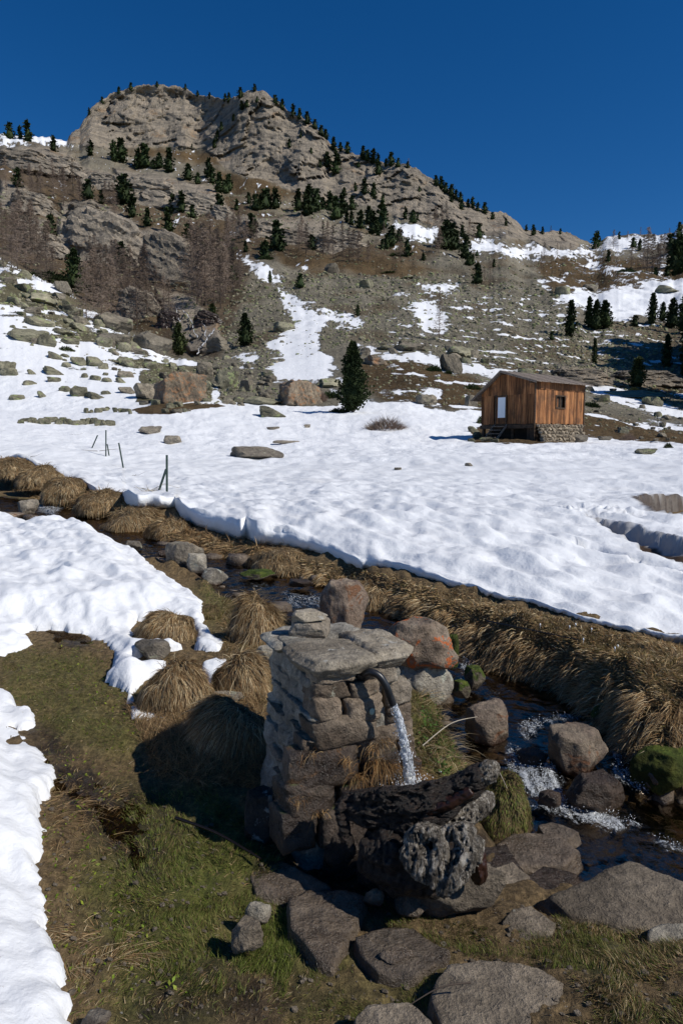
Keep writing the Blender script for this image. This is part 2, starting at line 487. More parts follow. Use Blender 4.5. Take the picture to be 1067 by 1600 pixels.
# grassy ledges under and between the two main faces
ledge = zpoly(wx, wy, [(228, 229), (330, 240), (345, 262), (330, 262), (270, 252), (222, 240)], 2)
cliff = cliff * (1 - 0.8 * ledge)
outs = [[(0, 236), (55, 226), (110, 240), (112, 262), (60, 262), (0, 262)], [(118, 262), (170, 268), (190, 290), (130, 292)],
        [(180, 262), (250, 272), (345, 300), (352, 326), (290, 322), (215, 310), (185, 295)],
        [(95, 318), (150, 312), (215, 352), (218, 400), (150, 402), (92, 384)], [(215, 358), (250, 360), (290, 395), (306, 432), (265, 430), (222, 400)],
        [(370, 338), (450, 340), (520, 352), (572, 366), (560, 388), (500, 384), (440, 372), (372, 362)],
        [(240, 450), (300, 462), (340, 500), (350, 545), (300, 550), (262, 500)], [(0, 280), (40, 290), (60, 330), (0, 330)], [(20, 340), (75, 345), (95, 400), (40, 395)]]
outc = np.zeros_like(wx)
for o in outs:
    outc = np.maximum(outc, zpoly(wx, wy, o, 4))
rock = np.maximum(cliff, outc)
knoll = zpoly(wx, wy, [(870, 572), (930, 566), (1000, 580), (1080, 572), (1340, 560), (1340, 606), (1000, 606), (900, 598)], 4)
# --- relief
def cells(x, y, z):
    xi, yi, zi = np.floor(x), np.floor(y), np.floor(z)
    bd = np.full(x.shape, 9e9); bv = np.zeros(x.shape)
    for dx in (-1, 0, 1):
        for dy in (-1, 0, 1):
            for dz in (-1, 0, 1):
                cx, cy, cz = (xi + dx).astype(np.int32) & 255, (yi + dy).astype(np.int32) & 255, (zi + dz).astype(np.int32) & 255
                h = _perm[(_perm[(_perm[cx] + cy) & 255] + cz) & 255]
                g_ = _g[h] * 0.5 + 0.5
                d = (xi + dx + g_[..., 0] - x) ** 2 + (yi + dy + g_[..., 1] - y) ** 2 + (zi + dz + g_[..., 2] - z) ** 2
                m = d < bd; bd = np.where(m, d, bd); bv = np.where(m, h / 255.0 + 0.35 * (g_[..., 0] - 0.5) , bv)
    return bv
q = Z0 * 0.85 + X0 * 0.52                                   # height across the tilted strata
big = ridged(X0 / 42 + 3, Y0 / 60, Z0 / 70, 3)
big2 = fbm(X0 / 34 + 3, Y0 / 60, Z0 / 60, 2)
mid = ridged(X0 / 15, Y0 / 24, Z0 / 22 + 7, 3)
qs = q / 7.5 + 0.7 * fbm(X0 / 30, Y0 / 40, Z0 / 30, 2)
stepf = (qs - np.floor(qs)); lay = sstep(0.0, 0.8, stepf) - stepf        # ledge at every bed
fine = fbm(X0 / 4.5, Y0 / 6, q / 2.2, 3, 0.6)
jag = np.abs(pnoise(X0 / 26 + Z0 / 60, Y0 / 50, Z0 / 80))                 # near vertical joints
wq = 0.14 * fbm(X0 / 9, Y0 / 12, Z0 / 9, 3)
tq = Z0 * 0.82 + X0 * 0.57; tp = X0 * 0.82 - Z0 * 0.57
cl1 = cells(tp / 30 + wq, Y0 / 70, tq / 44 + wq); cl2 = cells(tp / 10 + wq, Y0 / 40 + 9, tq / 13 + wq); cl3 = cells(tp / 5 + wq, Y0 / 15 + 9, tq / 3.5 + wq)
disp = cliff * (11 * (big2 - 0.1) + 1.5 * (mid - 0.62) + 0.6 * lay + 0.4 * fine + 8.0 * (cl1 - 0.5) + 3.6 * (cl2 - 0.5) + 1.6 * (cl3 - .5) + 1.1 * (cells(tp / 2.6 + wq, Y0 / 9, tq / 1.7 + wq) - .5) + 1.6 * lay)
disp = disp + outc * (1 - cliff) * (5.0 + 6 * (mid - 0.5) + 3.0 * lay + 1.0 * fine)
disp = disp + knoll * (2.0 + 1.5 * (ridged(X0 / 6, Y0 / 9, Z0 / 5, 3) - 0.5))
top = sstep(0, 14, PYB - skyp)                                           # ease off at the crest
disp = disp * (0.15 + 0.85 * top)
a_, b_, c_ = ray(PXB, PYB)
D2 = Y0 - disp
k_ = D2 / b_
XF, YF, ZF = a_ * k_, D2, CAMZ + c_ * k_
g_amp = sstep(62, 130, DB)
gl = g_amp * (1 - rock)
ZF = ZF + gl * (sstep(150, 300, DB) * 2.6 * fbm(X0 / 26, Y0 / 34, 0 * X0, 4) + 0.55 * fbm(X0 / 5, Y0 / 7, 0 * X0 + 3, 3) * (0.4 + 0.6 * sstep(100, 200, DB)))
crest = (1 - sstep(0, 10, PYB - skyp)) * cliff
ZF = ZF + crest * 2.2 * (ridged(X0 / 7, Y0 / 9, 0 * X0, 3) - 0.5)

# --- snow cover
snow_polys = [
    [(0, 205), (50, 212), (105, 214), (119, 229), (90, 233), (55, 227), (0, 224)],
    [(372, 398), (395, 405), (415, 418), (440, 436), (428, 446), (408, 440), (392, 418)],
    [(434, 452), (455, 462), (478, 478), (500, 486), (545, 491), (575, 503), (560, 512), (520, 508), (498, 520), (500, 545), (515, 560), (534, 596), (430, 596), (424, 572), (436, 552), (404, 546), (440, 522), (458, 506), (448, 490), (438, 468)],
    [(600, 346), (625, 345), (650, 352), (690, 362), (688, 370), (660, 376), (640, 372), (612, 358)],
    [(728, 382), (760, 372), (800, 386), (835, 380), (870, 386), (930, 388), (925, 400), (860, 403), (830, 400), (800, 404), (770, 398), (740, 392)],
    [(735, 355), (765, 350), (800, 362), (790, 370), (760, 366)],
    [(931, 390), (948, 372), (968, 364), (990, 364), (1010, 372), (1060, 360), (1075, 356), (1070, 372), (1010, 386), (960, 394)],
    [(866, 470), (878, 456), (905, 452), (935, 456), (960, 446), (1000, 444), (1080, 434), (1330, 430), (1330, 505), (1067, 508), (1000, 492), (975, 503), (945, 497), (915, 505), (925, 485), (900, 478)],
    [(840, 440), (870, 432), (885, 426), (880, 436), (850, 448)], [(900, 408), (930, 412), (960, 420), (1010, 426), (1030, 432), (985, 434), (930, 424)],
    [(655, 446), (700, 440), (720, 438), (712, 452), (680, 457), (662, 454)], [(640, 472), (675, 470), (690, 480), (700, 500), (690, 520), (660, 518), (648, 498)],
    [(560, 540), (620, 548), (690, 560), (740, 562), (790, 578), (850, 588), (870, 596), (820, 600), (760, 592), (700, 580), (640, 566), (580, 556)],
    [(910, 590), (985, 612), (1067, 640), (1200, 650), (1200, 664), (1067, 660), (1000, 640), (930, 618), (905, 604)],
    [(648, 620), (675, 608), (692, 612), (690, 622), (668, 632)],
    [(370, 560), (400, 552), (402, 566), (380, 572)], [(480, 415), (470, 418), (476, 422)], [(232, 466), (262, 470), (262, 478), (232, 476)]]
sn = np.full(XF.shape, -9.0)
for p_ in snow_polys:
    bx = np.array(p_)
    m = (PXB > bx[:, 0].min() - 30) & (PXB < bx[:, 0].max() + 30) & (PYB > bx[:, 1].min() - 30) & (PYB < bx[:, 1].max() + 30)
    sn[m] = np.maximum(sn[m], sd_poly(PXB[m], PYB[m], p_) / 9.0)
nz = fbm(X0 / 5, Y0 / 9, 0 * X0, 4, 0.6); nz2 = fbm(X0 / 1.6, Y0 / 3.5, 0 * X0 + 5, 3, 0.6)
snowm = 0.5 + 0.38 * np.clip(sn, -1.7, 2) + 0.34 * nz + 0.30 * nz2
# melting zone at the foot of the slopes and on the left talus
footh = band(PXB, PYB, 0)
c1 = band(PXB, PYB, 1)
strip = fbm((X0 * 0.8 + Z0 * 3.0) / 26, (Z0 * 3 - X0 * 0.5) / 6, 0 * X0, 3, 0.6)
lt = sstep(-8, 8, 330 - PXB) * sstep(8, -2, c1)
lsn = 1.22 - 0.62 * np.clip(footh / np.maximum(1, KY[0] - KY[1]), 0, 1) + 0.75 * strip + 0.25 * nz
lsn = lsn - 0.55 * zpoly(wx, wy, [(0, 420), (90, 470), (180, 530), (260, 575), (345, 620), (300, 632), (230, 580), (150, 540), (60, 500), (0, 480)], 18)
lsn = lsn - 1.6 * zpoly(wx, wy, [(225, 585), (345, 575), (350, 640), (330, 642), (215, 640)], 8)
snowm = np.maximum(snowm, lt * lsn)
rt = sstep(8, -8, 330 - PXB) * sstep(70, 10, footh)
rsn = 0.82 - 0.45 * footh / 50 + 0.5 * nz + 0.15 * strip + 0.6 * sstep(-10, -30, 300 + 0 * PXB) 
rsn = rsn - 1.2 * zpoly(wx, wy, [(345, 560), (430, 590), (500, 600), (530, 640), (440, 646), (350, 634)], 8)
rsn = rsn - 0.9 * zpoly(wx, wy, [(575, 560), (640, 575), (740, 590), (760, 640), (700, 640), (660, 600), (600, 600), (560, 590)], 8)
rsn = rsn - 0.9 * zpoly(wx, wy, [(900, 640), (1000, 655), (1067, 672), (1330, 680), (1330, 700), (1067, 694), (900, 676)], 6)
snowm = np.maximum(snowm, rt * rsn)
snowm = np.where(footh < 6, np.maximum(snowm, 1.0 - footh * 0.08 - 1.2 * zpoly(wx, wy, [(900, 640), (1067, 672), (1330, 680), (1330, 720), (1067, 700), (900, 684)], 5)), snowm)
strk = fbm(X0 / 7, Z0 / 1.5, Y0 / 14, 3, 0.6)
snowm = np.maximum(snowm, sstep(560, 640, PXB) * sstep(425, 470, PYB) * (0.16 + 0.62 * sstep(0.15, 0.8, strk + 0.5 * nz2)))
high = sstep(0, 30, band(PXB, PYB, 3))
snowm = np.maximum(snowm, high * (0.10 + 0.55 * sstep(0.25, 0.9, nz + 0.5 * nz2)) * (1 - 0.85 * cliff))
rightup = sstep(850, 900, PXB) * sstep(460, 440, PYB)
snowm = np.maximum(snowm, rightup * (0.36 + 0.35 * nz + 0.1 * nz2))
snowm = snowm * (1 - 0.9 * rock * (1 - sstep(0.9, 1.3, snowm))) - 0.6 * knoll

# --- ground cover colours
scree = np.array([0.21, 0.187, 0.14]); turf = np.array([0.115, 0.078, 0.040]); olive = np.array([0.15, 0.135, 0.075]); duff = np.array([0.12, 0.088, 0.056])
mt = np.zeros(XF.shape)
for p_ in ([(560, 565), (640, 568), (700, 575), (745, 590), (760, 640), (690, 640), (600, 632), (560, 600)], [(840, 405), (930, 402), (1067, 405), (1330, 400), (1330, 446), (960, 452), (900, 460), (850, 450)],
           [(330, 262), (400, 282), (480, 306), (440, 315), (350, 292)], [(900, 640), (1067, 672), (1330, 690), (1330, 704), (1067, 704), (900, 690)], [(200, 640), (330, 610), (350, 640), (210, 648)], [(430, 400), (600, 405), (700, 425), (600, 430), (450, 418)], [(222, 228), (340, 240), (345, 262), (225, 242)], [(780, 570), (1067, 590), (1330, 590), (1330, 620), (1067, 620), (880, 604)]):
    mt = np.maximum(mt, zpoly(wx, wy, p_, 7))
mt = np.clip(mt + 0.5 * sstep(0.1, 0.7, nz) * high + 0.6 * sstep(0.15, 0.5, fbm(X0 / 22, Y0 / 40, 0 * X0 + 8, 3)), 0, 1)
md = zpoly(wx, wy, [(-260, 250), (60, 262), (340, 300), (560, 380), (700, 390), (640, 420), (400, 400), (380, 470), (340, 560), (270, 552), (0, 398), (-260, 330)], 10)
colr = scree + 0 * XF[..., None]
colr = colr * (1 - md[..., None]) + duff * md[..., None]
colr = colr * (1 - mt[..., None]) + turf * mt[..., None]
ol = lt[..., None] * 0.8
colr = colr * (1 - ol) + olive * ol
colr = colr * (1 + 0.25 * fbm(X0 / 18, Y0 / 25, Z0 / 18, 3))[..., None]

# --- field part of the same sheet, nearest rows first
YA = np.geomspace(22, 60, 60)[:-1]
sA = np.broadcast_to(PXC, (len(YA), NC))
SF = (PXC - 533.5) / FPX
XA = SF * YA[:, None]; YAm = np.broadcast_to(YA[:, None], XA.shape)
# keep the seam with the slope: blend x so both parts meet at 60 m
wseam = ((YA - 22) / (60 - 22))[:, None]
XA = XA * (1 - wseam) + (X0[0] / Y0[0]) * YA[:, None] * wseam
ZA = field_z(XA, YAm)
fnz = lambda X, Y: field_z(X, Y) - (CAMZ + field_rel(X / Y, Y))
ZF = ZF + fnz(XF, YF) * np.exp(-np.clip(DB - 60, 0, 400) / 22)
zoff = (ZF[0] - field_z(XF[0], YF[0]))
ZA = ZA + zoff * sstep(30, 60, YA)[:, None]
rs = np.zeros(NRB); 
# relief of the snow carried on a little way up the slope
foot_b = np.exp(-(DB - 60) / 12) * (footh >= 0)
ZF = ZF + 0.0 * foot_b
pxA, pyA = project(XA, YAm, ZA)
brA = zpoly(pxA + 6 * fbm(XA / 1.5, YAm / 2, 0 * XA, 2), pyA + 3 * fbm(XA / 1.2, YAm / 2, 0 * XA + 3, 2), [(905, 660), (960, 668), (1067, 682), (1330, 690), (1330, 698), (1067, 693), (960, 686), (900, 680)], 3)
brA = np.maximum(brA, zpoly(pxA + 4 * fbm(XA / 1.5, YAm / 2, 0 * XA, 2), pyA + 2 * fbm(XA / 1.2, YAm / 2, 0 * XA + 3, 2), [(735, 676), (760, 660), (910, 660), (925, 676), (905, 690), (830, 693), (742, 692)], 2))
brA = np.maximum(brA, zpoly(pxA + 6 * fbm(XA / 2, YAm / 2, 0 * XA, 2), pyA + 2 * fbm(XA / 1.2, YAm / 2, 0 * XA + 3, 2), [(205, 640), (260, 628), (330, 626), (352, 634), (300, 640), (260, 648), (215, 646)], 3))
snowA = 1.0 - brA
# --- the far side, falling away behind the crest
NB = 10
kb = np.linspace(0, 1, NB + 1)[1:]
XBk = XF[-1] * (1 + 0.5 * kb[:, None]); YBk = YF[-1] + 260 * kb[:, None]; ZBk = ZF[-1] - 150 * kb[:, None] ** 1.1
VX = np.concatenate([XA, XF, XBk]); VY = np.concatenate([YAm, YF, YBk]); VZ = np.concatenate([ZA, ZF, ZBk])
cA = np.broadcast_to(turf, XA.shape + (3,)); cB = np.broadcast_to(scree, XBk.shape + (3,))
CC = np.concatenate([cA, colr, cB]); SS = np.concatenate([snowA, snowm, np.zeros_like(XBk)]); RK = np.concatenate([0 * XA, np.clip(np.maximum(rock, 0.85 * knoll), 0, 1), 0 * XBk + 0.5])
fo = obj_np('mountain_slope', np.stack([VX, VY, VZ], -1).reshape(-1, 3), grid_faces(*VX.shape), M_FAR,
            attrs={'col': CC.reshape(-1, 3), 'snowm': SS.ravel(), 'rockm': RK.ravel()})
tag(fo, kind='structure')

def far_at(px, py):
    """point of the slope seen at a pixel (field part below the foot curve included)"""
    c = np.clip((px - PXC[0]) / (PXC[1] - PXC[0]), 0, NC - 1.001)
    ky0 = np.interp(px, PXC, KY[0]); ky5 = np.interp(px, PXC, KY[5])
    if py <= ky0:
        r = np.clip((py - ky0) / (ky5 - ky0), 0, 1) * (NRB - 1.001)
        i, j = int(r), int(c); fr, fc = r - i, c - j
        def g(A): return (A[i, j] * (1 - fr) * (1 - fc) + A[i, j + 1] * (1 - fr) * fc + A[i + 1, j] * fr * (1 - fc) + A[i + 1, j + 1] * fr * fc)
        return float(g(XF)), float(g(YF)), float(g(ZF))
    j = int(round(float(c)))
    ppy = pyA[:, j]
    Yv = float(np.interp(-py, -ppy, YA)); 
    if py > ppy[0]:
        return field_at(px, py)
    i = int(np.argmin(abs(YA - Yv)))
    return float((px - 533.5) / FPX * Yv / (CP - 0.0)) , Yv, float(np.interp(Yv, YA, ZA[:, j]))

def field_at(px, py):
    Yv = np.geomspace(3.5, 60, 900)
    s = (px - 533.5) / FPX
    z = CAMZ + field_rel(s + 0 * Yv, Yv)
    p = project(s * Yv, Yv, z)[1]
    i = np.argmax(p <= py) if (p <= py).any() else len(Yv) - 1
    a, b, c = ray(px, py); k = Yv[i] / b
    return float(a * k), float(Yv[i]), float(field_z(np.array([a * k]), np.array([Yv[i]]))[0])

# land beyond the edges of the modelled valley
g = 1500
land = obj_np('valley_floor', np.array([(-g, -g, -2.6), (g, -g, -2.6), (g, g, -2.6), (-g, g, -2.6)]), np.array([[0, 1, 2, 3]]), M_FAR,
              attrs={'col': np.array([[0.12, 0.1, 0.06]] * 4), 'snowm': np.zeros(4), 'rockm': np.zeros(4)})
tag(land, kind='structure')
# ------------------------------------------------------------------ near ground
_ctl = [  # (px, py, zrel)  or (px, 'Y', zrel, Y)
    (0, 1600, -1.62), (250, 1600, -1.70), (533, 1600, -1.72), (800, 1590, -1.68), (1067, 1590, -1.60),
    (-200, 1500, -1.55), (100, 1400, -1.64), (300, 1400, -1.70), (450, 1400, -1.76), (600, 1420, -1.77), (750, 1450, -1.74), (950, 1500, -1.70), (1067, 1470, -1.72), (1250, 1500, -1.6),
    (640, 1330, -1.82), (720, 1350, -1.85), (540, 1300, -1.80), (460, 1330, -1.76), (420, 1340, -1.73), (780, 1260, -1.88), (860, 1330, -1.97), (1000, 1400, -1.93), (1200, 1420, -1.95),
    (250, 1250, -1.68), (400, 1200, -1.66), (200, 1150, -1.64), (60, 1150, -1.60), (80, 1050, -1.60), (0, 1250, -1.58),
    (400, 1120, -1.62), (400, 1000, -1.60), (330, 930, -1.58), (300, 1000, -1.58), (200, 1010, -1.58), (60, 1000, -1.58), (-150, 980, -1.5),
    (-150, 880, -1.42), (0, 900, -1.45), (150, 900, -1.45), (250, 890, -1.46), (120, 850, -1.36), (0, 830, -1.35), (-250, 820, -1.25), (40, 815, -1.35),
    (650, 1150, -1.66), (700, 1180, -1.70), (690, 1080, -1.62), (745, 1130, -1.72), (600, 1020, -1.62), (480, 960, -1.62),
    # right bank: lip, top, snow line
    (1330, 1160, -1.55), (1067, 1110, -1.54), (950, 1080, -1.55), (850, 1040, -1.53), (750, 990, -1.50), (650, 945, -1.48), (560, 925, -1.46), (450, 885, -1.42), (330, 850, -1.37), (240, 822, -1.30), (160, 795, -1.2),
    (1330, 1060, -1.38), (1067, 1000, -1.36), (900, 967, -1.36), (700, 916, -1.35), (600, 890, -1.35), (470, 862, -1.34), (380, 850, -1.34), (300, 828, -1.30), (215, 800, -1.16), (190, 772, -0.98), (118, 748, -0.82),
    (1067, 1060, -1.44), (950, 1020, -1.44), (800, 970, -1.42), (650, 915, -1.38),
    (60, 'Y', -0.62, 16.5), (0, 'Y', -0.58, 17.5), (-200, 'Y', -0.45, 18.5), (110, 760, -0.98), (60, 755, -1.0), (0, 745, -0.95), (-200, 735, -0.8),
    (-200, 'Y', -0.2, 26), (0, 'Y', -0.3, 26), (300, 'Y', -0.8, 22), (600, 'Y', -0.95, 20), (1000, 'Y', -1.0, 20), (600, 'Y', -1.3, 9), (900, 'Y', -1.3, 9), (1300, 'Y', -1.3, 9), (1300, 'Y', -1.1, 18),
    (-600, 'Y', -1.4, 2), (-600, 'Y', -1.2, 6), (-600, 'Y', -0.7, 14), (1700, 'Y', -1.5, 3), (1700, 'Y', -1.4, 7),
]
def _cp(c):
    if c[1] == 'Y':
        s = (c[0] - 533.5) / FPX
        return s * c[3], c[3], CAMZ + c[2]
    x, y, z = at_z(c[0], c[1], c[2]); return float(x), float(y), float(z)
_P = np.array([_cp(c) for c in _ctl] + [(0, 0.3, 0.0), (-3, 0, 0.05), (3, 0, 0.1)])
def _wrp(x, y): return x, y
def _K(r2): return 0.5 * r2 * np.log(r2 + 1e-6)
_n = len(_P)
_r2 = (_P[:, None, 0] - _P[None, :, 0]) ** 2 + (_P[:, None, 1] - _P[None, :, 1]) ** 2
_A = np.zeros((_n + 3, _n + 3)); _A[:_n, :_n] = _K(_r2) + 0.02 * np.eye(_n); _A[:_n, _n] = 1; _A[:_n, _n + 1:] = _P[:, :2]; _A[_n, :_n] = 1; _A[_n + 1:, :_n] = _P[:, :2].T
_W = np.linalg.solve(_A, np.concatenate([_P[:, 2], [0, 0, 0]]))
def tps(X, Y):
    shp = X.shape; X = X.ravel(); Y = Y.ravel(); out = np.empty(X.size)
    for a in range(0, X.size, 20000):
        x, y = X[a:a + 20000], Y[a:a + 20000]
        r2 = (x[:, None] - _P[None, :, 0]) ** 2 + (y[:, None] - _P[None, :, 1]) ** 2
        out[a:a + 20000] = _K(r2) @ _W[:_n] + _W[_n] + _W[_n + 1] * x + _W[_n + 2] * y
    return np.clip(out.reshape(shp), -0.5, 1.6)

# stream centre line: px, py of the water surface, zrel of the water, half width
_st = [(-200, 765, -1.02, 0.7), (-60, 780, -1.16, 0.65), (50, 797, -1.28, 0.6), (150, 825, -1.37, 0.45), (240, 858, -1.44, 0.30), (330, 883, -1.50, 0.30), (430, 918, -1.57, 0.46), (500, 945, -1.62, 0.44), (610, 995, -1.69, 0.30), (725, 1058, -1.78, 0.30),
       (800, 1110, -1.82, 0.46), (845, 1170, -1.86, 0.5), (880, 1240, -1.93, 0.48), (950, 1300, -1.98, 0.5), (1060, 1335, -2.0, 0.52), (1200, 1350, -2.03, 0.55), (1500, 1390, -2.08, 0.6)]
ST = np.array([(*[float(v) for v in at_z(a, b, c)], d) for a, b, c, d in _st])
# resample smoothly
def _cat(P, n):
    t = np.arange(len(P)); tt = np.linspace(0, len(P) - 1, n); out = []
    for q in tt:
        i = min(int(q), len(P) - 2); f = q - i
        p0, p1, p2, p3 = P[max(i - 1, 0)], P[i], P[i + 1], P[min(i + 2, len(P) - 1)]
        out.append(0.5 * ((2 * p1) + (-p0 + p2) * f + (2 * p0 - 5 * p1 + 4 * p2 - p3) * f * f + (-p0 + 3 * p1 - 3 * p2 + p3) * f ** 3))
    return np.array(out)
STR = _cat(ST, 160)
def stream(X, Y):
    """distance to the stream centre, water level and half width there, arc parameter"""
    shp = X.shape; X = X.ravel(); Y = Y.ravel()
    bd = np.full(X.shape, 1e9); bz = np.zeros(X.shape); bw = np.ones(X.shape); bt = np.zeros(X.shape)
    for i in range(len(STR) - 1):
        a, b = STR[i], STR[i + 1]; ex, ey = b[0] - a[0], b[1] - a[1]
        t = np.clip(((X - a[0]) * ex + (Y - a[1]) * ey) / (ex * ex + ey * ey), 0, 1)
        d = np.hypot(X - a[0] - ex * t, Y - a[1] - ey * t)
        m = d < bd
        bd = np.where(m, d, bd); bz = np.where(m, a[2] + (b[2] - a[2]) * t, bz); bw = np.where(m, a[3] + (b[3] - a[3]) * t, bw); bt = np.where(m, i + t, bt)
    return bd.reshape(shp), bz.reshape(shp), bw.reshape(shp), bt.reshape(shp)

# wet hollows in the meadow (rivulets), polygons in the picture dropped onto the ground
_riv = [[(40, 1180), (75, 1175), (140, 1215), (200, 1250), (260, 1330), (250, 1370), (190, 1330), (150, 1260), (90, 1225)]]
def ground_h(X, Y, detail=True):
    X = np.asarray(X, float); Y = np.asarray(Y, float)
    h = tps(X, Y)
    d, wz, w, t = stream(X, Y)
    wob = 0.10 * fbm(X / 0.5, Y / 0.5, 0 * X, 3)
    e = d - w - wob * np.clip(w * 2, 0.4, 1)
    lump = 0
    if detail:
        nb = sstep(0.9, 0.05, e) * sstep(-0.02, 0.1, e)          # hummocky turf along the banks
        lump = (0.030 * fbm(X / 0.35, Y / 0.35, 0 * X + 2, 3) + 0.012 * fbm(X / 0.07, Y / 0.07, 0 * X + 2, 3) * (Y < 9) + nb * 0.09 * np.maximum(0, fbm(X / 0.26, Y / 0.30, 0 * X + 7, 2) + .15))
    h = h + lump
    bed = wz - 0.13 * np.clip(1 - (d / np.maximum(w, 0.1)) ** 2, 0, 1) - 0.03 + (0.05 * ridged(X / 0.14, Y / 0.14, 0 * X, 2) - 0.03 if detail else 0)
    k = sstep(-0.03, 0.24, e)
    hh = np.maximum(h, wz + 0.02)
    return np.where(e < -0.03, bed, bed * (1 - k) + hh * k)

def ground_at(px, py, zlift=0.0):
    a, b, c = ray(px, py)
    Yv = np.geomspace(1.2, 30, 260); k = Yv / b
    X, Z = a * k, CAMZ + c * k
    h = ground_h(X, Yv, False) + zlift
    i = int(np.argmax(Z <= h)) if (Z <= h).any() else len(Yv) - 1
    return float(X[i]), float(Yv[i]), float(h[i])

sc_ = np.concatenate([np.linspace(-5, -0.72, 24)[:-1], np.linspace(-0.72, 0.72, 460), np.linspace(0.72, 5, 24)[1:]])
yr_ = np.geomspace(0.6, 27, 430)
GX = yr_[:, None] * sc_; GY = np.broadcast_to(yr_[:, None], GX.shape).copy()
GZ = ground_h(GX, GY)
# under the snowfield the soil stays below the snow
_ed0 = [(118, 748, -0.82), (150, 768, -0.95), (190, 772, -0.98), (197, 788, -1.08), (215, 800, -1.16), (250, 803, -1.19), (272, 802, -1.2), (282, 818, -1.27), (300, 827, -1.30), (340, 837, -1.32), (376, 848, -1.34), (384, 846, -1.34), (400, 855, -1.34), (430, 857, -1.34), (470, 862, -1.34), (520, 872, -1.34), (560, 884, -1.34), (600, 890, -1.35), (650, 903, -1.35), (700, 916, -1.35), (760, 930, -1.35), (800, 938, -1.35), (850, 952, -1.36), (900, 967, -1.36), (950, 979, -1.36), (1000, 989, -1.36), (1067, 1000, -1.36), (1330, 1060, -1.38)]
_ed = np.array([(-258, 20.5), (0, 17.5), (40, 16.9), (60, 16.5), (95, 15.2)] + [(q[0], float(at_z(*q)[1])) for q in _ed0])
_eYg = np.interp(GX / GY * FPX + 533.5, _ed[:, 0], _ed[:, 1])
GZ = np.where(GY > _eYg, np.minimum(GZ, GZ * (1 - sstep(0.1, 0.6, GY - _eYg)) + (field_z(GX, GY) - 0.30) * sstep(0.1, 0.6, GY - _eYg)), GZ)
GD, GWZ, GW, GT = stream(GX, GY)

GE = GD - GW
GPX, GPY = project(GX, GY, GZ)
w1 = fbm(GX / 0.35, GY / 0.35, 0 * GX + 20, 4, 0.6); w2 = fbm(GX / 0.9, GY / 0.9, 0 * GX + 30, 3, 0.6)
# green turf left of and around the fountain, straw elsewhere, mud along the seep
green = np.zeros(GX.shape)
for p_, s_, a_ in (([(180, 1230), (330, 1230), (450, 1330), (430, 1420), (330, 1600), (180, 1600), (170, 1480), (120, 1400)], 40, 0.8), ([(0, 1010), (130, 1020), (250, 1110), (200, 1190), (90, 1160), (0, 1080)], 25, 0.45), ([(640, 1080), (720, 1100), (760, 1200), (690, 1230), (640, 1180)], 15, 0.7), ([(380, 1440), (470, 1400), (560, 1500), (470, 1560)], 25, 0.7), ([(900, 1450), (1000, 1470), (960, 1540), (880, 1500)], 15, 0.7), ([(450, 1540), (700, 1500), (700, 1600), (450, 1600)], 25, 0.5), ([(300, 920), (350, 900), (380, 940), (330, 990)], 20, 0.4)):
    green = np.maximum(green, a_ * sstep(-s_, s_, sd_poly(GPX, GPY, p_)) * (GY < 12))
green = np.maximum(green, 0.75 * sstep(0.35, 0.05, GE) * (GX < -1.5) * sstep(9, 12, GY))      # mossy shore upstream
mud = 0 * GX
for p_, s_, a_ in (([(30, 1130), (80, 1140), (170, 1230), (260, 1330), (250, 1380), (160, 1330), (90, 1230)], 22, 1.0), ([(100, 1250), (200, 1220), (300, 1240), (290, 1330), (160, 1340)], 25, 0.7), ([(80, 985), (130, 985), (140, 1010), (90, 1012)], 8, 0.8), ([(240, 1480), (420, 1500), (560, 1560), (420, 1600), (200, 1600)], 30, 0.6), ([(400, 1300), (560, 1290), (760, 1300), (760, 1420), (540, 1430), (400, 1400)], 15, 1.0)):
    mud = np.maximum(mud, a_ * sstep(-s_, s_, sd_poly(GPX, GPY, p_)) * (GY < 12))
green = np.clip(green + 0.45 * w1 * green, 0, 1); mud = np.clip(mud + 0.8 * w1 * mud, 0, 1)
bedm = sstep(0.10, -0.02, GZ - GWZ) * (GE < 0.2)

def mk_ground():
    t = NT('meadow_ground'); p = t.pos()
    n1 = t.noise(p, 5, 6, 0.65); n2 = t.noise(p, 28, 5, 0.7); n3 = t.noise(p, 130, 4, 0.7)
    fib = t.noise(t.scale(p, (60, 18, 25), (0, 0, 0.5)), 1.0, 4, 0.6, 0.6)
    dry = t.ramp(n2, [(0.28, (0.05, 0.034, 0.016)), (0.5, (0.16, 0.108, 0.052)), (0.72, (0.30, 0.21, 0.105))])
    grn = t.ramp(n2, [(0.28, (0.035, 0.038, 0.009)), (0.5, (0.095, 0.105, 0.02)), (0.75, (0.19, 0.19, 0.045))])
    md = t.ramp(n2, [(0.3, (0.012, 0.008, 0.005)), (0.55, (0.040, 0.026, 0.016)), (0.75, (0.075, 0.050, 0.03))])
    peb = t.voro(p, 22, out=1)
    pc = t.mix(0.75, t.mix(n1, (0.018, 0.013, 0.008), (0.075, 0.055, 0.028)), peb, 'MULTIPLY')
    c = t.mix(t.attr('green', 2), dry, grn)
    c = t.mix(t.attr('mud', 2), c, md)
    c = t.mix(t.attr('bed', 2), c, t.mix(0.5, pc, md))
    f = t.math('MULTIPLY_ADD', fib, 1.6, 0.2)
    c = t.mix(1.0, c, f, 'MULTIPLY')
    wet = t.math('MAXIMUM', t.attr('mud', 2), t.attr('bed', 2))
    r = t.ss(t.math('MULTIPLY', wet, t.math('ADD', n1, 0.5)), 0.3, 0.9, 0.95, 0.38)
    b = t.bump(n2, 0.9, 0.03); b = t.bump(t.math('ADD', n3, fib), 0.9, 0.010, b)
    return t.done(t.pbsdf(c, r, b, 0.3))
M_GROUND = mk_ground()
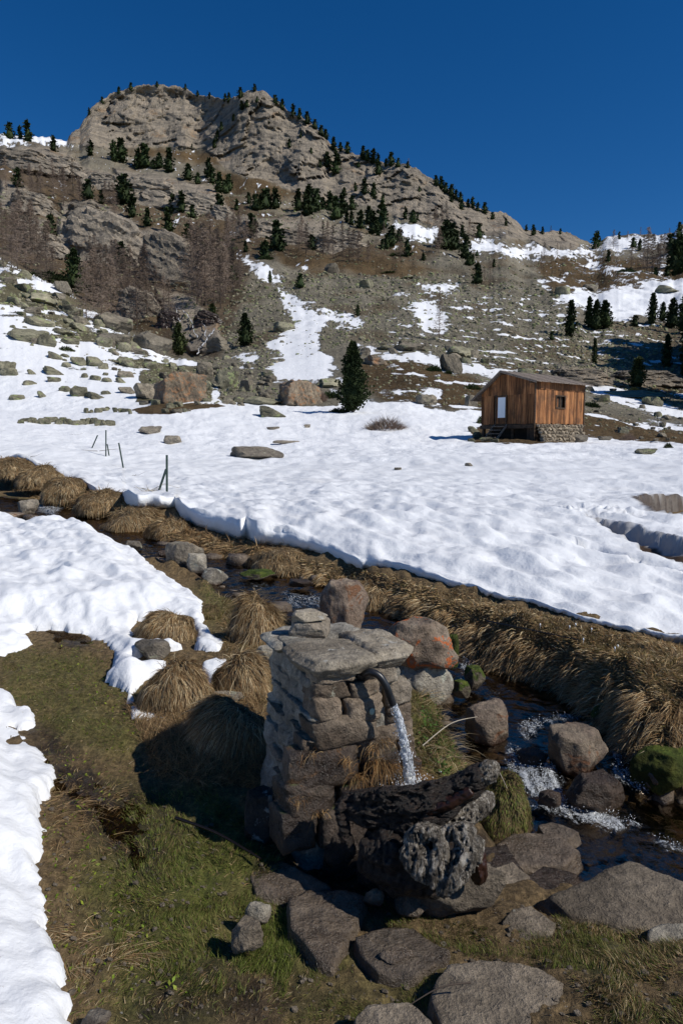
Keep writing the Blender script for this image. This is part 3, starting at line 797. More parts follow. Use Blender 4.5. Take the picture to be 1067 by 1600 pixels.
gobj = obj_np('ground', np.stack([GX, GY, GZ], -1).reshape(-1, 3), grid_faces(*GX.shape), M_GROUND, attrs={'green': green.ravel(), 'mud': mud.ravel(), 'bed': bedm.ravel()})
tag(gobj, kind='structure')
# the meadow behind the camera
bx = np.linspace(-14, 14, 40); by = np.linspace(-14, 0.55, 24); BX, BY = np.meshgrid(bx, by)
BZ = 0.0 - 0.05 + 0.05 * fbm(BX / 1.5, BY / 1.5, 0 * BX, 3)
o = obj_np('meadow', np.stack([BX, BY, BZ], -1).reshape(-1, 3), grid_faces(*BX.shape), M_GROUND, attrs={'green': np.full(BX.size, .3), 'mud': np.full(BX.size, .2), 'bed': np.zeros(BX.size)})
tag(o, kind='structure')

def gh(x, y):
    return float(ground_h(np.array([x]), np.array([y]), True)[0])

# ------------------------------------------------------------------ snowfield with its undercut front edge
NCF = 780
fpx = np.linspace(-256, 1326, NCF); fs = (fpx - 533.5) / FPX
eY = np.interp(fpx, _ed[:, 0], _ed[:, 1]); eY = eY * (1 + 0.010 * fbm(fpx / 45, 0 * fpx, 0 * fpx + 2, 3, 0.5))
def fix_s(s, Y, zrel):   # the tangent of a picture column at that elevation
    return s * (CP - (-zrel / Y * -1) * 0) / 1.0
thick = np.interp(fpx, [-256, 0, 190, 200, 380, 520, 800, 1326], [0.10, 0.10, 0.12, 0.26, 0.27, 0.15, 0.055, 0.05])
thick = thick * (1 + 0.3 * fbm(fpx / 60, 0 * fpx, 0 * fpx + 8, 3))
eX = fs * eY * 1.0
gE = ground_h(eX, eY, False)
gE = np.convolve(np.pad(gE, 20, mode='edge'), np.hanning(41) / np.hanning(41).sum(), 'valid')
lipz = gE + thick
rows_x, rows_y, rows_z = [], [], []
under = np.interp(fpx, [-256, 190, 230, 400, 560, 1326], [0.06, 0.08, 0.30, 0.22, 0.08, 0.04])
for f, zz in ((1.0, 0.02), (0.75, 0.10), (0.45, 0.20), (0.2, 0.32), (0.05, 0.5), (0.0, 0.66), (0.02, 0.80), (0.09, 0.92), (0.2, 0.985)):
    Yr = eY + under * (f if zz < 0.6 else 0) + (thick * 1.1 * f if zz > 0.7 else 0)
    rows_x.append(fs * Yr); rows_y.append(Yr); rows_z.append(gE + (lipz - gE) * zz + (0.02 * pnoise(fpx / 6, 0 * fpx + zz * 3, 0 * fpx) * (zz < 0.7)))
NRF = 240
e0 = eY + thick * 0.3
kk = np.linspace(0, 1, NRF) ** 1.0
YT = e0 * (31.0 / e0) ** kk[:, None]
XT = fs * YT
ZT = field_z(XT, YT)
bl = np.exp(-(YT - e0) / (0.25 + 0.8 * thick))
ZT = ZT * (1 - bl) + (lipz + 0.015 + (ZT - CAMZ - field_rel(fs + 0 * YT, YT)) * 0.6) * bl
soil_shade = np.zeros(YT.shape)
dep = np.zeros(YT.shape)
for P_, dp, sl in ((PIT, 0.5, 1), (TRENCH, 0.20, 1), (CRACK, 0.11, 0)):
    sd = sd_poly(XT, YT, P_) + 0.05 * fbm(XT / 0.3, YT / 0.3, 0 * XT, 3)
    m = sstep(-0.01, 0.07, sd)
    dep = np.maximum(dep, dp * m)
    if sl: soil_shade = np.maximum(soil_shade, (0.95 if dp > .3 else .55) * sstep(-0.13 if dp > .3 else -.05, -0.03 if dp > .3 else 0.0, sd) + (0.05 if dp > .3 else .45) * sstep(0.10, 0.16, sd))  # earth at the bottom; walls and rim coloured dark to stand in for shade
rim = np.zeros(YT.shape)
ZT = ZT - dep - 0.04 * sstep(28, 31, YT)
# footprints and crusty broken snow beside the pit
crx = sstep(0.55, 0.9, np.exp(-((XT - 3.7) ** 2 / 1.6 + (YT - 9.9) ** 2 / 0.5)))
ZT = ZT + crx * 0.05 * fbm(XT / 0.12, YT / 0.12, 0 * XT, 3) * (dep < 0.02)
SX = np.concatenate([np.array(rows_x), XT]); SY = np.concatenate([np.array(rows_y), YT]); SZ = np.concatenate([np.array(rows_z), ZT])
SO = np.concatenate([np.zeros((len(rows_x), NCF)), soil_shade])
so = obj_np('snowfield', np.stack([SX, SY, SZ], -1).reshape(-1, 3), grid_faces(*SX.shape), M_SNOW, attrs={'soil_shade': SO.ravel()})
tag(so, kind='structure')

# ------------------------------------------------------------------ snow banks on the near meadow
def snow_bank(name, poly_px, zlift, T, R, res, xlim=None, holes=(), nz=0.03):
    W = [ground_at(a, b, zlift)[:2] for a, b in poly_px]
    P = np.array(W)
    x0, x1, y0, y1 = P[:, 0].min() - 0.1, P[:, 0].max() + 0.1, P[:, 1].min() - 0.1, P[:, 1].max() + 0.1
    nx, ny = int((x1 - x0) / res), int((y1 - y0) / res)
    X, Y = np.meshgrid(np.linspace(x0, x1, nx), np.linspace(y0, y1, ny))
    d = sd_poly(X, Y, P)
    for h in holes:
        d = np.minimum(d, -sd_poly(X, Y, np.array([ground_at(a, b, 0)[:2] for a, b in h])))
    d = d + nz * fbm(X / 0.22, Y / 0.22, 0 * X + 3, 3) + nz * .5 * fbm(X / 0.05, Y / 0.05, 0 * X + 3, 3)
    q = np.clip(d / R, 0, 1)
    edge = np.sqrt(np.clip(1 - (1 - q) ** 2, 0, 1))
    g = ground_h(X, Y, False)
    body = 0.30 + 0.70 * sstep(0, 7 * R, d)
    th = T * edge * body
    cup = edge * (0.055 * fbm((X * 0.8 + Y * 0.6) / 0.26, (Y * 0.8 - X * 0.6) / 0.55, 0 * X + 6, 3) + 0.05 * fbm(X / 0.8, Y / 0.8, 0 * X + 2, 2)) * min(1, T / 0.12)
    Z = np.where(d > 0, g + th + cup + 0.004, g - 0.05)
    idx = grid_faces(ny, nx)
    keep = (d.ravel()[idx] > -0.03).any(1)
    idx = idx[keep]
    used = np.unique(idx); mp = np.zeros(nx * ny, np.int64); mp[used] = np.arange(len(used))
    V = np.stack([X, Y, Z], -1).reshape(-1, 3)[used]
    o = obj_np(name, V, mp[idx], M_SNOW, attrs={'soil_shade': np.zeros(len(V))})
    return tag(o, kind='structure')
snow_bank('snow_bank', [(-240, 812), (-60, 806), (0, 808), (60, 820), (110, 826), (160, 838), (205, 858), (240, 880), (275, 906), (298, 916), (312, 930), (318, 950), (318, 972), (335, 986), (352, 996), (342, 1010), (320, 1008), (302, 1004),
          (312, 990), (300, 972), (262, 962), (215, 962), (204, 976), (212, 996), (240, 1000), (270, 1003), (284, 1008), (255, 1012), (222, 1010), (208, 1022), (220, 1034), (262, 1036), (250, 1050), (225, 1055), (207, 1072), (206, 1084), (196, 1068), (166, 1054), (176, 1040), (180, 1010), (160, 998), (140, 984), (95, 978), (45, 978), (30, 990), (48, 1000), (24, 1012), (0, 1018), (-240, 1040)], 0.06, 0.20, 0.07, 0.019)
snow_bank('snow_patch', [(318, 1030), (340, 1022), (354, 1028), (350, 1050), (340, 1072), (328, 1086), (320, 1082), (326, 1060), (316, 1048)], 0.03, 0.06, 0.04, 0.008, nz=0.01)
snow_bank('snow_patch', [(205, 1100), (240, 1094), (270, 1096), (286, 1106), (268, 1122), (256, 1138), (238, 1136), (250, 1120), (225, 1118), (204, 1118)], 0.03, 0.06, 0.04, 0.008, nz=0.008)
snow_bank('snow_bank', [(-260, 1050), (-30, 1056), (8, 1066), (26, 1084), (44, 1092), (58, 1108), (40, 1116), (18, 1114), (40, 1130), (64, 1150), (76, 1172), (90, 1186), (86, 1202), (66, 1215), (58, 1236), (66, 1262), (66, 1290), (60, 1320), (66, 1362), (72, 1400), (84, 1440), (94, 1470), (97, 1500), (92, 1520), (104, 1560), (116, 1590), (124, 1640), (130, 1700), (-260, 1700), (-700, 1500), (-700, 1100)], 0.10, 0.17, 0.07, 0.015)

# ------------------------------------------------------------------ water
def mk_water():
    t = NT('stream_water'); p = t.pos()
    foam = t.attr('foam', 2)
    fw = t.attr('flow', 1); st_ = t.noise(t.scale(fw, (5, 26, 1)), 1.0, 5, 0.7, 0.8)
    n1 = t.noise(p, 9, 4, 0.6, 0.8); n2 = t.noise(p, 34, 4, 0.65, 0.6); n3 = t.noise(p, 120, 3, 0.6)
    b = t.bump(n1, 0.4, 0.02); b = t.bump(n2, 0.5, 0.006, b); b = t.bump(n3, 0.4, 0.0012, b)
    gl = t.n('BsdfGlossy'); t.set(gl.inputs[0], (0.30, 0.25, 0.20)); gl.inputs['Roughness'].default_value = 0.06; t.set(gl.inputs['Normal'], b)
    tr = t.n('BsdfTransparent'); t.set(tr.inputs[0], (0.50, 0.44, 0.33))
    fr = t.n('Fresnel'); fr.inputs[0].default_value = 1.22; t.set(fr.inputs['Normal'], b)
    mx = t.n('MixShader'); t.set(mx.inputs[0], fr.outputs[0]); t.set(mx.inputs[1], tr.outputs[0]); t.set(mx.inputs[2], gl.outputs[0])
    fn = t.math('MULTIPLY', t.math('MULTIPLY_ADD', st_, 0.65, t.math('MULTIPLY', n2, 0.35)), t.math('MULTIPLY_ADD', n3, 1.2, 0.4))
    fa = t.ss(t.math('ADD', fn, t.math('MULTIPLY', foam, 0.24)), 0.60, 0.90, 0, 0.85)
    fa = t.math('MULTIPLY', fa, t.ss(foam, 0.05, 0.3))
    fo = t.pbsdf((0.50, 0.53, 0.56), 0.35, b, 0.5)
    m2 = t.n('MixShader'); t.set(m2.inputs[0], fa); t.set(m2.inputs[1], mx.outputs[0]); t.set(m2.inputs[2], fo)
    return t.done(m2.outputs[0])
M_WATER = mk_water()
na = 1100
ta = np.linspace(0, len(STR) - 1.001, na)
i_ = ta.astype(int); f_ = (ta - i_)[:, None]
C_ = STR[i_] * (1 - f_) + STR[i_ + 1] * f_
tg = np.gradient(C_[:, :2], axis=0); 
for _ in range(12): tg = (np.roll(tg, 1, 0) + tg + np.roll(tg, -1, 0)) / 3
tg /= np.linalg.norm(tg, axis=1)[:, None]
nr_ = np.stack([-tg[:, 1], tg[:, 0]], 1)
nw = 54
cr = np.linspace(-1, 1, nw)
wid = C_[:, 3] + 0.22
WX = C_[:, None, 0] + nr_[:, None, 0] * cr * wid[:, None]; WY = C_[:, None, 1] + nr_[:, None, 1] * cr * wid[:, None]
WPX, WPY = project(WX, WY, C_[:, None, 2] + 0 * WX)
foam = np.zeros(WX.shape)
for p_, s_, a_ in (([(720, 1020), (745, 1020), (748, 1055), (722, 1060)], 8, 0.8), ([(810, 1128), (860, 1118), (925, 1112), (905, 1126), (850, 1134), (828, 1160), (812, 1150)], 7, 0.75), ([(795, 1165), (830, 1180), (870, 1190), (880, 1250), (900, 1262), (900, 1275), (850, 1262), (815, 1235), (790, 1200)], 12, 1.0),
                   ([(840, 1240), (890, 1240), (930, 1262), (1000, 1290), (960, 1300), (890, 1278), (830, 1262)], 8, 1.0), ([(955, 1150), (985, 1160), (975, 1195), (1030, 1235), (1000, 1240), (955, 1210)], 8, 0.9), ([(1005, 1300), (1067, 1320), (1100, 1335), (1040, 1330)], 6, 0.7),
                   ([(440, 925), (520, 930), (520, 950), (450, 950)], 10, 0.6), ([(380, 905), (450, 915), (400, 925)], 8, 0.35), ([(60, 780), (105, 788), (85, 806), (60, 800)], 5, 0.95), ([(0, 758), (60, 772), (60, 782), (0, 768)], 5, 0.6), ([(700, 1060), (800, 1080), (780, 1100), (700, 1080)], 10, 0.25)):
    foam = np.maximum(foam, a_ * sstep(-s_, s_, sd_poly(WPX, WPY, p_)))
WZ = C_[:, None, 2] + 0.010 * fbm(WX / 0.10, WY / 0.10, 0 * WX, 3) + foam * (0.02 * fbm(WX / 0.05, WY / 0.05, 0 * WX + 3, 3) + 0.04 * np.maximum(0, fbm(WX / 0.16, WY / 0.16, 0 * WX + 5, 2)))
wo_ = obj_np('stream_water', np.stack([WX, WY, WZ], -1).reshape(-1, 3), grid_faces(*WX.shape), M_WATER, attrs={'foam': foam.ravel(), 'flow': np.stack([np.broadcast_to(np.concatenate([[0], np.cumsum(np.hypot(*np.diff(C_[:, :2], axis=0).T))])[:, None], WX.shape), cr * wid[:, None], 0 * WX], -1).reshape(-1, 3)})
tag(wo_, kind='structure')
def film(poly, seed):
    P = np.array([ground_at(a, b)[:2] for a, b in poly]); x0, y0 = P.min(0); x1, y1 = P.max(0)
    X, Y = np.meshgrid(np.linspace(x0, x1, int((x1 - x0) / .02)), np.linspace(y0, y1, int((y1 - y0) / .02)))
    d = sd_poly(X, Y, P) + .08 * fbm(X / .2, Y / .2, 0 * X + seed, 3)
    Z = ground_h(X, Y, False) + 0.006 + 0.003 * fbm(X / .06, Y / .04, 0 * X, 2) - 0.05 * sstep(0.05, -0.05, d)
    o = obj_np('seep_water', np.stack([X, Y, Z], -1).reshape(-1, 3), grid_faces(*X.shape), M_WATER, attrs={'foam': np.zeros(X.size), 'flow': np.zeros((X.size, 3))})
    tag(o, kind='structure')
film([(40, 1183), (85, 1180), (150, 1215), (215, 1250), (268, 1330), (262, 1385), (190, 1350), (120, 1280), (70, 1230)], 1)
film([(70, 985), (135, 985), (150, 1008), (85, 1018)], 2)
# droplets thrown up by the rapids
def ico(sub):
    import bmesh
    bm = bmesh.new(); bmesh.ops.create_icosphere(bm, subdivisions=sub, radius=1.0)
    bm.verts.ensure_lookup_table()
    V = np.array([v.co[:] for v in bm.verts]); F = np.array([[v.index for v in f.verts] for f in bm.faces]); bm.free()
    return V, F
ICO = {s: ico(s) for s in (1, 2, 3, 4, 5, 6)}
def scatter(protos, P, S, R=None):
    """merge many small copies; protos list of (V,F); P positions, S per-copy scale (n,3) , random rotation"""
    VV, FF, off = [], [], 0
    for j in range(len(P)):
        V, F = protos[j % len(protos)]
        v = V * S[j]
        if R is not None: v = v @ R[j].T
        VV.append(v + P[j]); FF.append(F + off); off += len(V)
    return np.concatenate(VV), np.concatenate(FF)
fm = np.argwhere(foam > 0.55); sel = fm[rng.choice(len(fm), 1300)]
P = np.stack([WX[sel[:, 0], sel[:, 1]], WY[sel[:, 0], sel[:, 1]], WZ[sel[:, 0], sel[:, 1]] + np.abs(rng.normal(0.01, 0.02, len(sel)))], 1)
oct_ = (np.array([[1, 0, 0], [-1, 0, 0], [0, 1, 0], [0, -1, 0], [0, 0, 1], [0, 0, -1.0]]), np.array([[0, 2, 4], [2, 1, 4], [1, 3, 4], [3, 0, 4], [2, 0, 5], [1, 2, 5], [3, 1, 5], [0, 3, 5]]))
V, F = scatter([oct_], P, rng.uniform(0.0012, 0.0036, (len(P), 1)) * np.ones((1, 3)))
t = NT('spray'); M_SPRAY = t.done(t.pbsdf((0.85, 0.88, 0.9), 0.15, None, 0.6))
tag(obj_np('water_spray', V, F, M_SPRAY), kind='stuff', label='white droplets thrown up where the stream tumbles over its stones')
# ------------------------------------------------------------------ rocks
def hull(dirs, normals, dist, soft=0.0):
    dp = dirs @ normals.T
    r = np.where(dp > 1e-3, dist[None] / np.maximum(dp, 1e-3), 1e9)
    if soft > 0:
        m = r.min(1, keepdims=True)
        return (m[:, 0] - soft * np.log(np.exp(-(r - m) / soft * (r < 1e8)).clip(0, 1).sum(1) * 1.0).clip(0, 3) * m[:, 0])
    return r.min(1)

def rock_vf(sub, seed, npl=14, rough=0.05, soft=0.0, lo=0.5, strata=0.0):
    g = np.random.default_rng(seed)
    V, F = ICO[sub]
    N = g.normal(size=(npl, 3)); N /= np.linalg.norm(N, axis=1)[:, None]
    N = np.concatenate([N, [[0, 0, 1], [0, 0, -1]]]); D = np.concatenate([g.uniform(lo, 1.0, npl), [g.uniform(0.6, 0.9), 0.8]])
    r = hull(V, N, D, soft)
    r = np.minimum(r, 1.25)
    P = V * r[:, None]
    o = g.uniform(0, 50, 3)
    n = fbm(P[:, 0] * 1.8 + o[0], P[:, 1] * 1.8 + o[1], P[:, 2] * 1.8 + o[2], 4, 0.55)
    if strata: n = n + strata * fbm(P[:, 0] * .8 + o[0], P[:, 1] * .8, P[:, 2] * 9 + o[2], 2)
    P = P * (1 + rough * n)[:, None]
    ext = P.max(0) - P.min(0)
    P = (P - P.min(0)) / ext          # unit box, foot at z 0
    P[:, :2] -= 0.5
    return P, F
RM2 = [mesh_np('small_rock', *rock_vf(2, 40 + i, 8, 0.1, lo=.42), M_TALUS, smooth=False) for i in range(8)]
RM3 = [mesh_np('rock', *rock_vf(3, 60 + i, 8, 0.09, lo=.42), M_TALUS, smooth=False) for i in range(8)]
RM4 = [mesh_np('big_rock', *rock_vf(4, 80 + i, 8, 0.11, lo=.42, strata=0.3), M_TALUS, smooth=False) for i in range(6)]
RMB = {}
def with_mat(me, mat):
    k = (me.name, mat.name)
    if k not in RMB:
        m = me.copy(); m.materials.clear(); m.materials.append(mat); RMB[k] = m
    return RMB[k]

def far_rock(px, py, w, h, label, name='boulder', group=None, mat=None, seed=0, big=False, cat='boulder', rz=None, deep=0.8, tilt=0.0, at=far_at):
    """a boulder whose foot is seen at (px, py), w x h pixels of the photograph"""
    x, y, z = at(px, py)
    d = y
    W, H = w * d / FPX * 1.05, h * d / FPX * 1.05
    pool = RM4 if (w > 24 or big) else (RM3 if w > 10 else RM2)
    me = with_mat(pool[seed % len(pool)], mat or M_TALUS)
    o = bpy.data.objects.new(name, me)
    ex = H * 0.25
    o.location = (x, y + W * deep * 0.30, z - ex)
    a = rz if rz is not None else random.uniform(-0.5, 0.5)
    o.rotation_euler = (random.uniform(-.06, .06), tilt + random.uniform(-.06, .06), a)
    o.scale = (W, W * deep, H + ex)
    link(o)
    return tag(o, label, cat, group)

L_TAL = [
 (169, 512, 56, 25, 'large brown angular boulder jutting from the upper left boulder field'), (107, 489, 38, 20, 'pale flat-topped boulder high on the left boulder field'),
 (98, 458, 26, 18, 'brown pointed boulder at the top edge of the left boulder field'), (60, 474, 40, 18, 'broad tan boulder near the left edge of the boulder field'),
 (38, 533, 58, 20, 'long olive boulder lying along the snow at far left'), (72, 541, 26, 18, 'pointed olive boulder beside the long one at far left'),
 (107, 538, 26, 11, 'low slab boulder in the snow above the juniper patch'), (84, 560, 28, 12, 'olive boulder half buried in snow at left'),
 (122, 571, 26, 13, 'rounded boulder left of a pair on the left snow slope'), (146, 573, 26, 16, 'taller boulder right of a pair on the left snow slope'), (8, 580, 26, 16, 'rounded boulder cut by the left edge of the picture'),
 (12, 588, 26, 12, 'flat grey boulder just below the one at the left edge'), (49, 585, 12, 8, 'small cone shaped boulder on the left snow'), (79, 584, 38, 12, 'low jagged boulder pile shape on the left snow'),
 (103, 574, 14, 8, 'small dark boulder beside the jagged one on left snow'), (83, 598, 18, 8, 'small wedge boulder low on the left snow'), (45, 602, 20, 7, 'thin dark boulder low on the left snow'),
 (100, 613, 17, 9, 'squat boulder left of the bright green one'), (121, 621, 26, 17, 'bright yellow-green lichen boulder on the lower left snow'), (147, 623, 36, 10, 'low boulder touching the bright green one'),
 (65, 621, 14, 10, 'lone squarish boulder on the lower left snow'), (24, 625, 22, 8, 'low olive boulder near the left edge above the stone row'), (166, 597, 15, 7, 'small boulder upslope of the stone row'),
 (194, 590, 25, 10, 'two-humped boulder left of the big brown block'), (233, 546, 56, 26, 'long tilted slab boulder above the big brown block'), (164, 616, 13, 6, 'tiny boulder between the green one and the big block'),
 (197, 614, 26, 10, 'low boulder just left of the big brown block'), (149, 594, 20, 7, 'thin boulder on the middle of the left snow'), (172, 536, 50, 16, 'long olive boulder below the large brown one'),
 (98, 523, 32, 8, 'narrow boulder under the pale flat-topped one'), (56, 509, 42, 14, 'long low boulder on the upper left snow'), (132, 590, 10, 7, 'tiny pointed boulder on the left snow')]
for i, (px, py, w, h, l) in enumerate(L_TAL):
    far_rock(px, py, w, h, l, seed=i, tilt=0.12 if w > 30 else 0.0, mat=M_TALUSB if 'brown' in l else (M_TALUS))

# the two great blocks and the other single rocks of the field
def planes_rock(sub, normals, dists, rough, seed, soft=0.02, strata=0.0, sdir=(0, 0, 1), sf=8):
    V, F = ICO[sub]
    N = np.array(normals, float); N /= np.linalg.norm(N, axis=1)[:, None]
    P = V * hull(V, N, np.array(dists, float), soft)[:, None]
    g = np.random.default_rng(seed); o = g.uniform(0, 50, 3)
    s = np.mean(dists)
    Q = P / s
    n = fbm(Q[:, 0] * 1.6 + o[0], Q[:, 1] * 1.6 + o[1], Q[:, 2] * 1.6 + o[2], 4, 0.55)
    if strata:
        sd = np.array(sdir, float); sd /= np.linalg.norm(sd); q = Q @ sd
        n = n + strata * fbm(Q[:, 0] * .7 + o[0], Q[:, 1] * .7, q * sf + o[2], 3)
    return P * (1 + rough * n)[:, None], F
def block(px, py, W, D, H, rz, label, mat, seed, name='boulder', extra=(), sdir=(0, 0, 1), at=far_at, rough=0.06, strata=0.5):
    x, y, z = at(px, py)
    N = [(1, 0, .1), (-1, 0.05, .12), (0.05, 1, 0), (-.05, -1, .06), (0.06, 0, 1), (0, 0, -1)] + [e[:3] for e in extra]
    Ds = [W / 2, W / 2, D / 2, D / 2, H / 2, H / 2] + [e[3] for e in extra]
    V, F = planes_rock(5, N, Ds, rough, seed, 0.015, strata, sdir)
    o = obj_np(name, V, F, mat, loc=(x, y + D * 0.35, z + H * 0.42))
    o.rotation_euler = (0, 0, rz)
    return tag(o, label, 'boulder')
block(279, 629, 3.9, 2.9, 2.9, math.radians(36), 'huge rust-brown cube shaped boulder at the foot of the left slope', M_CUBE, 5, sdir=(1, 0.1, 0.35), rough=.10, strata=.9, extra=[(1, 0, 1, 2.1), (-.5, .2, 1, 1.5)])
block(466, 632, 3.3, 2.6, 2.3, math.radians(31), 'big square brown block beside the grey bush mid-picture', M_CUBE, 8, sdir=(1, 0.1, 0.3), rough=.10, strata=.9, extra=[(-1, 0, 1, 1.6), (.6, .1, 1, 1.25)])
far_rock(228, 622, 40, 24, 'rounded grey boulder tucked behind the huge brown cube', mat=M_TALUSB, seed=2)
far_rock(423, 651, 50, 17, 'flat-topped green-grey boulder in snow left of the lone pine', seed=1, mat=M_TALUS)
far_rock(401, 718, 82, 20, 'long low lichen-covered rock in the middle of the snowfield', seed=3, mat=M_ROCK, deep=0.55, rz=0.1, big=True)
far_rock(237, 678, 34, 12, 'low grey rock on the snow above the fence stakes', seed=4, mat=M_ROCK)
far_rock(271, 694, 27, 13, 'small pointed grey rock on the snow above the fence stakes', seed=5, mat=M_ROCK)
far_rock(448, 693, 46, 5, 'thin dark sliver of rock just showing through the snow', seed=6, mat=M_ROCK, deep=0.4)
far_rock(428, 672, 20, 5, 'small flat rock in snow below the flat-topped boulder', seed=7, mat=M_ROCK)
far_rock(480, 668, 12, 5, 'tiny rock in the snow left of the lone pine', seed=1, mat=M_ROCK)
far_rock(622, 736, 12, 4, 'small dark stone lying on the open snowfield', seed=2, mat=M_ROCK)
far_rock(733, 726, 12, 5, 'small dark stone in the snow below the hut', seed=3, mat=M_ROCK)
far_rock(1008, 710, 32, 9, 'mossy rock at the right edge of the snowfield', seed=4, mat=M_TALUS)
far_rock(903, 692, 30, 14, 'grey boulder in front of the hut stone footing', seed=6, mat=M_ROCK)
far_rock(942, 688, 22, 6, 'low stone right of the hut boulder', seed=7, mat=M_ROCK)
far_rock(706, 582, 34, 28, 'steep dark-faced boulder on the brown slope above the hut', seed=2, mat=M_TALUSB)
far_rock(640, 548, 46, 15, 'wide grey boulder on the brown slope left of the bare larch', seed=0, mat=M_TALUSB)
far_rock(588, 570, 40, 15, 'tan boulder with a bright face behind the lone pine', seed=1, mat=M_CUBE)
far_rock(722, 558, 44, 18, 'pale boulder behind the steep dark-faced one', seed=4)
far_rock(820, 588, 24, 12, 'olive boulder directly above the hut roof', seed=5)
far_rock(1000, 624, 96, 15, 'very long flat boulder on the snow right of the hut', seed=3, big=True)
far_rock(1022, 634, 30, 14, 'rounded boulder in front of the long flat one', seed=2)
far_rock(942, 628, 24, 11, 'rounded boulder close behind the hut roof end', seed=1)
far_rock(736, 635, 20, 17, 'grey boulder beside the left wall of the hut', seed=0, mat=M_TALUSB)
far_rock(668, 634, 34, 16, 'round tan boulder in the snow hollow left of the hut', seed=5, mat=M_TALUSB)
far_rock(880, 458, 22, 12, 'round boulder on the snow of the upper right slope', seed=2)
far_rock(925, 456, 26, 12, 'grey boulder in the middle of the upper right snow', seed=4, mat=M_TALUSB)
far_rock(1050, 462, 36, 12, 'broad boulder at the right edge of the upper snow', seed=3)
far_rock(444, 517, 34, 14, 'olive flat boulder at the left rim of the central snow tongue', seed=5)
far_rock(518, 426, 20, 16, 'grey boulder at the top of the scree in mid slope', seed=1, mat=M_TALUSB)
far_rock(572, 450, 22, 12, 'pale boulder in the middle of the high scree', seed=2)
far_rock(352, 608, 34, 30, 'square olive boulder in the stream debris', seed=4)
far_rock(318, 590, 26, 24, 'upright slab boulder by the foot of the waterfall', seed=5, mat=M_TALUSB)
far_rock(345, 545, 40, 18, 'reddish boulder right below the waterfall', seed=1, mat=M_TALUSB)
far_rock(515, 606, 30, 16, 'pale rounded boulder behind the big square block', seed=3)
far_rock(410, 632, 60, 12, 'long low boulder left of the big square block', seed=0)
far_rock(385, 612, 20, 18, 'grey boulder at the end of the stream debris', seed=2, mat=M_TALUSB)

# fields of boulders, biggest ones single
def in_poly(poly, n, seed, jit=0):
    g = np.random.default_rng(seed); P = np.array(poly, float); out = []
    while len(out) < n:
        q = g.uniform(P.min(0), P.max(0), (n * 3, 2)); q = q[sd_poly(q[:, 0], q[:, 1], poly) > 0]; out += q.tolist()
    return np.array(out[:n])
fields = [
 ([(0, 412), (90, 462), (180, 527), (262, 566), (345, 612), (300, 606), (230, 590), (150, 550), (60, 508), (0, 485)], 72, 9, 26, 'weathered boulder of the left boulder field', 'boulders of the left boulder field', M_TALUS, 0.14),
 ([(0, 490), (100, 535), (240, 600), (235, 612), (60, 560), (0, 530)], 16, 6, 16, 'olive boulder in the snow of the left slope', 'boulders in the snow of the left slope', M_TALUS, 0.1),
 ([(300, 556), (345, 548), (425, 590), (440, 634), (340, 634), (322, 600)], 44, 7, 18, 'dark damp boulder of the stream debris fan', 'boulders of the stream debris fan', M_TALUSB, 0.0),
 ([(440, 596), (530, 596), (535, 606), (440, 600)], 7, 8, 16, 'olive boulder at the foot of the central snow tongue', 'boulders at the foot of the snow tongue', M_TALUS, 0.0),
 ([(560, 530), (740, 545), (870, 590), (960, 612), (940, 622), (850, 600), (740, 570), (640, 560), (560, 556)], 48, 7, 20, 'grey boulder at the scree foot above the hut', 'boulders at the foot of the scree', M_TALUSB, 0.0),
 ([(920, 622), (1067, 634), (1067, 690), (1000, 690), (925, 655)], 22, 6, 16, 'grey boulder on brown ground right of the hut', 'boulders right of the hut', M_TALUSB, 0.0),
 ([(205, 634), (330, 622), (345, 634), (300, 646), (210, 648)], 16, 7, 18, 'flat stone round the base of the brown cube', 'stones round the brown cube', M_TALUS, 0.0)]
for k, (poly, n, s0, s1, lab, grp, mat, tl) in enumerate(fields):
    P = in_poly(poly, n, 500 + k)
    g = np.random.default_rng(600 + k)
    for j, (px, py) in enumerate(P):
        w = s0 + (s1 - s0) * g.random() ** 1.6
        far_rock(px, py, w, w * g.uniform(0.38, 0.62), lab, group=grp, mat=mat if g.random() < 0.75 else (M_TALUSB if mat is M_TALUS else M_TALUS), seed=int(g.integers(50)), tilt=tl * g.uniform(0, 2))
# ruined stone row in the snow at the left
g = np.random.default_rng(12)
for j in range(22):
    f = j / 21
    far_rock(40 + 136 * f + g.uniform(-2, 2), 660 + 4 * f + g.uniform(-2, 2), g.uniform(9, 20), g.uniform(5, 10), 'lichen-grown stone of the ruined row in the snow', name='stone', group='stones of the ruined row', cat='stone', seed=j)
for j in range(9):
    f = j / 8
    far_rock(140 + 70 * f + g.uniform(-2, 2), 641 + 9 * abs(f - .5) + g.uniform(-2, 2), g.uniform(8, 16), g.uniform(4, 8), 'stone of the short second row behind the ruined row', name='stone', group='stones of the second row', cat='stone', seed=j + 3)

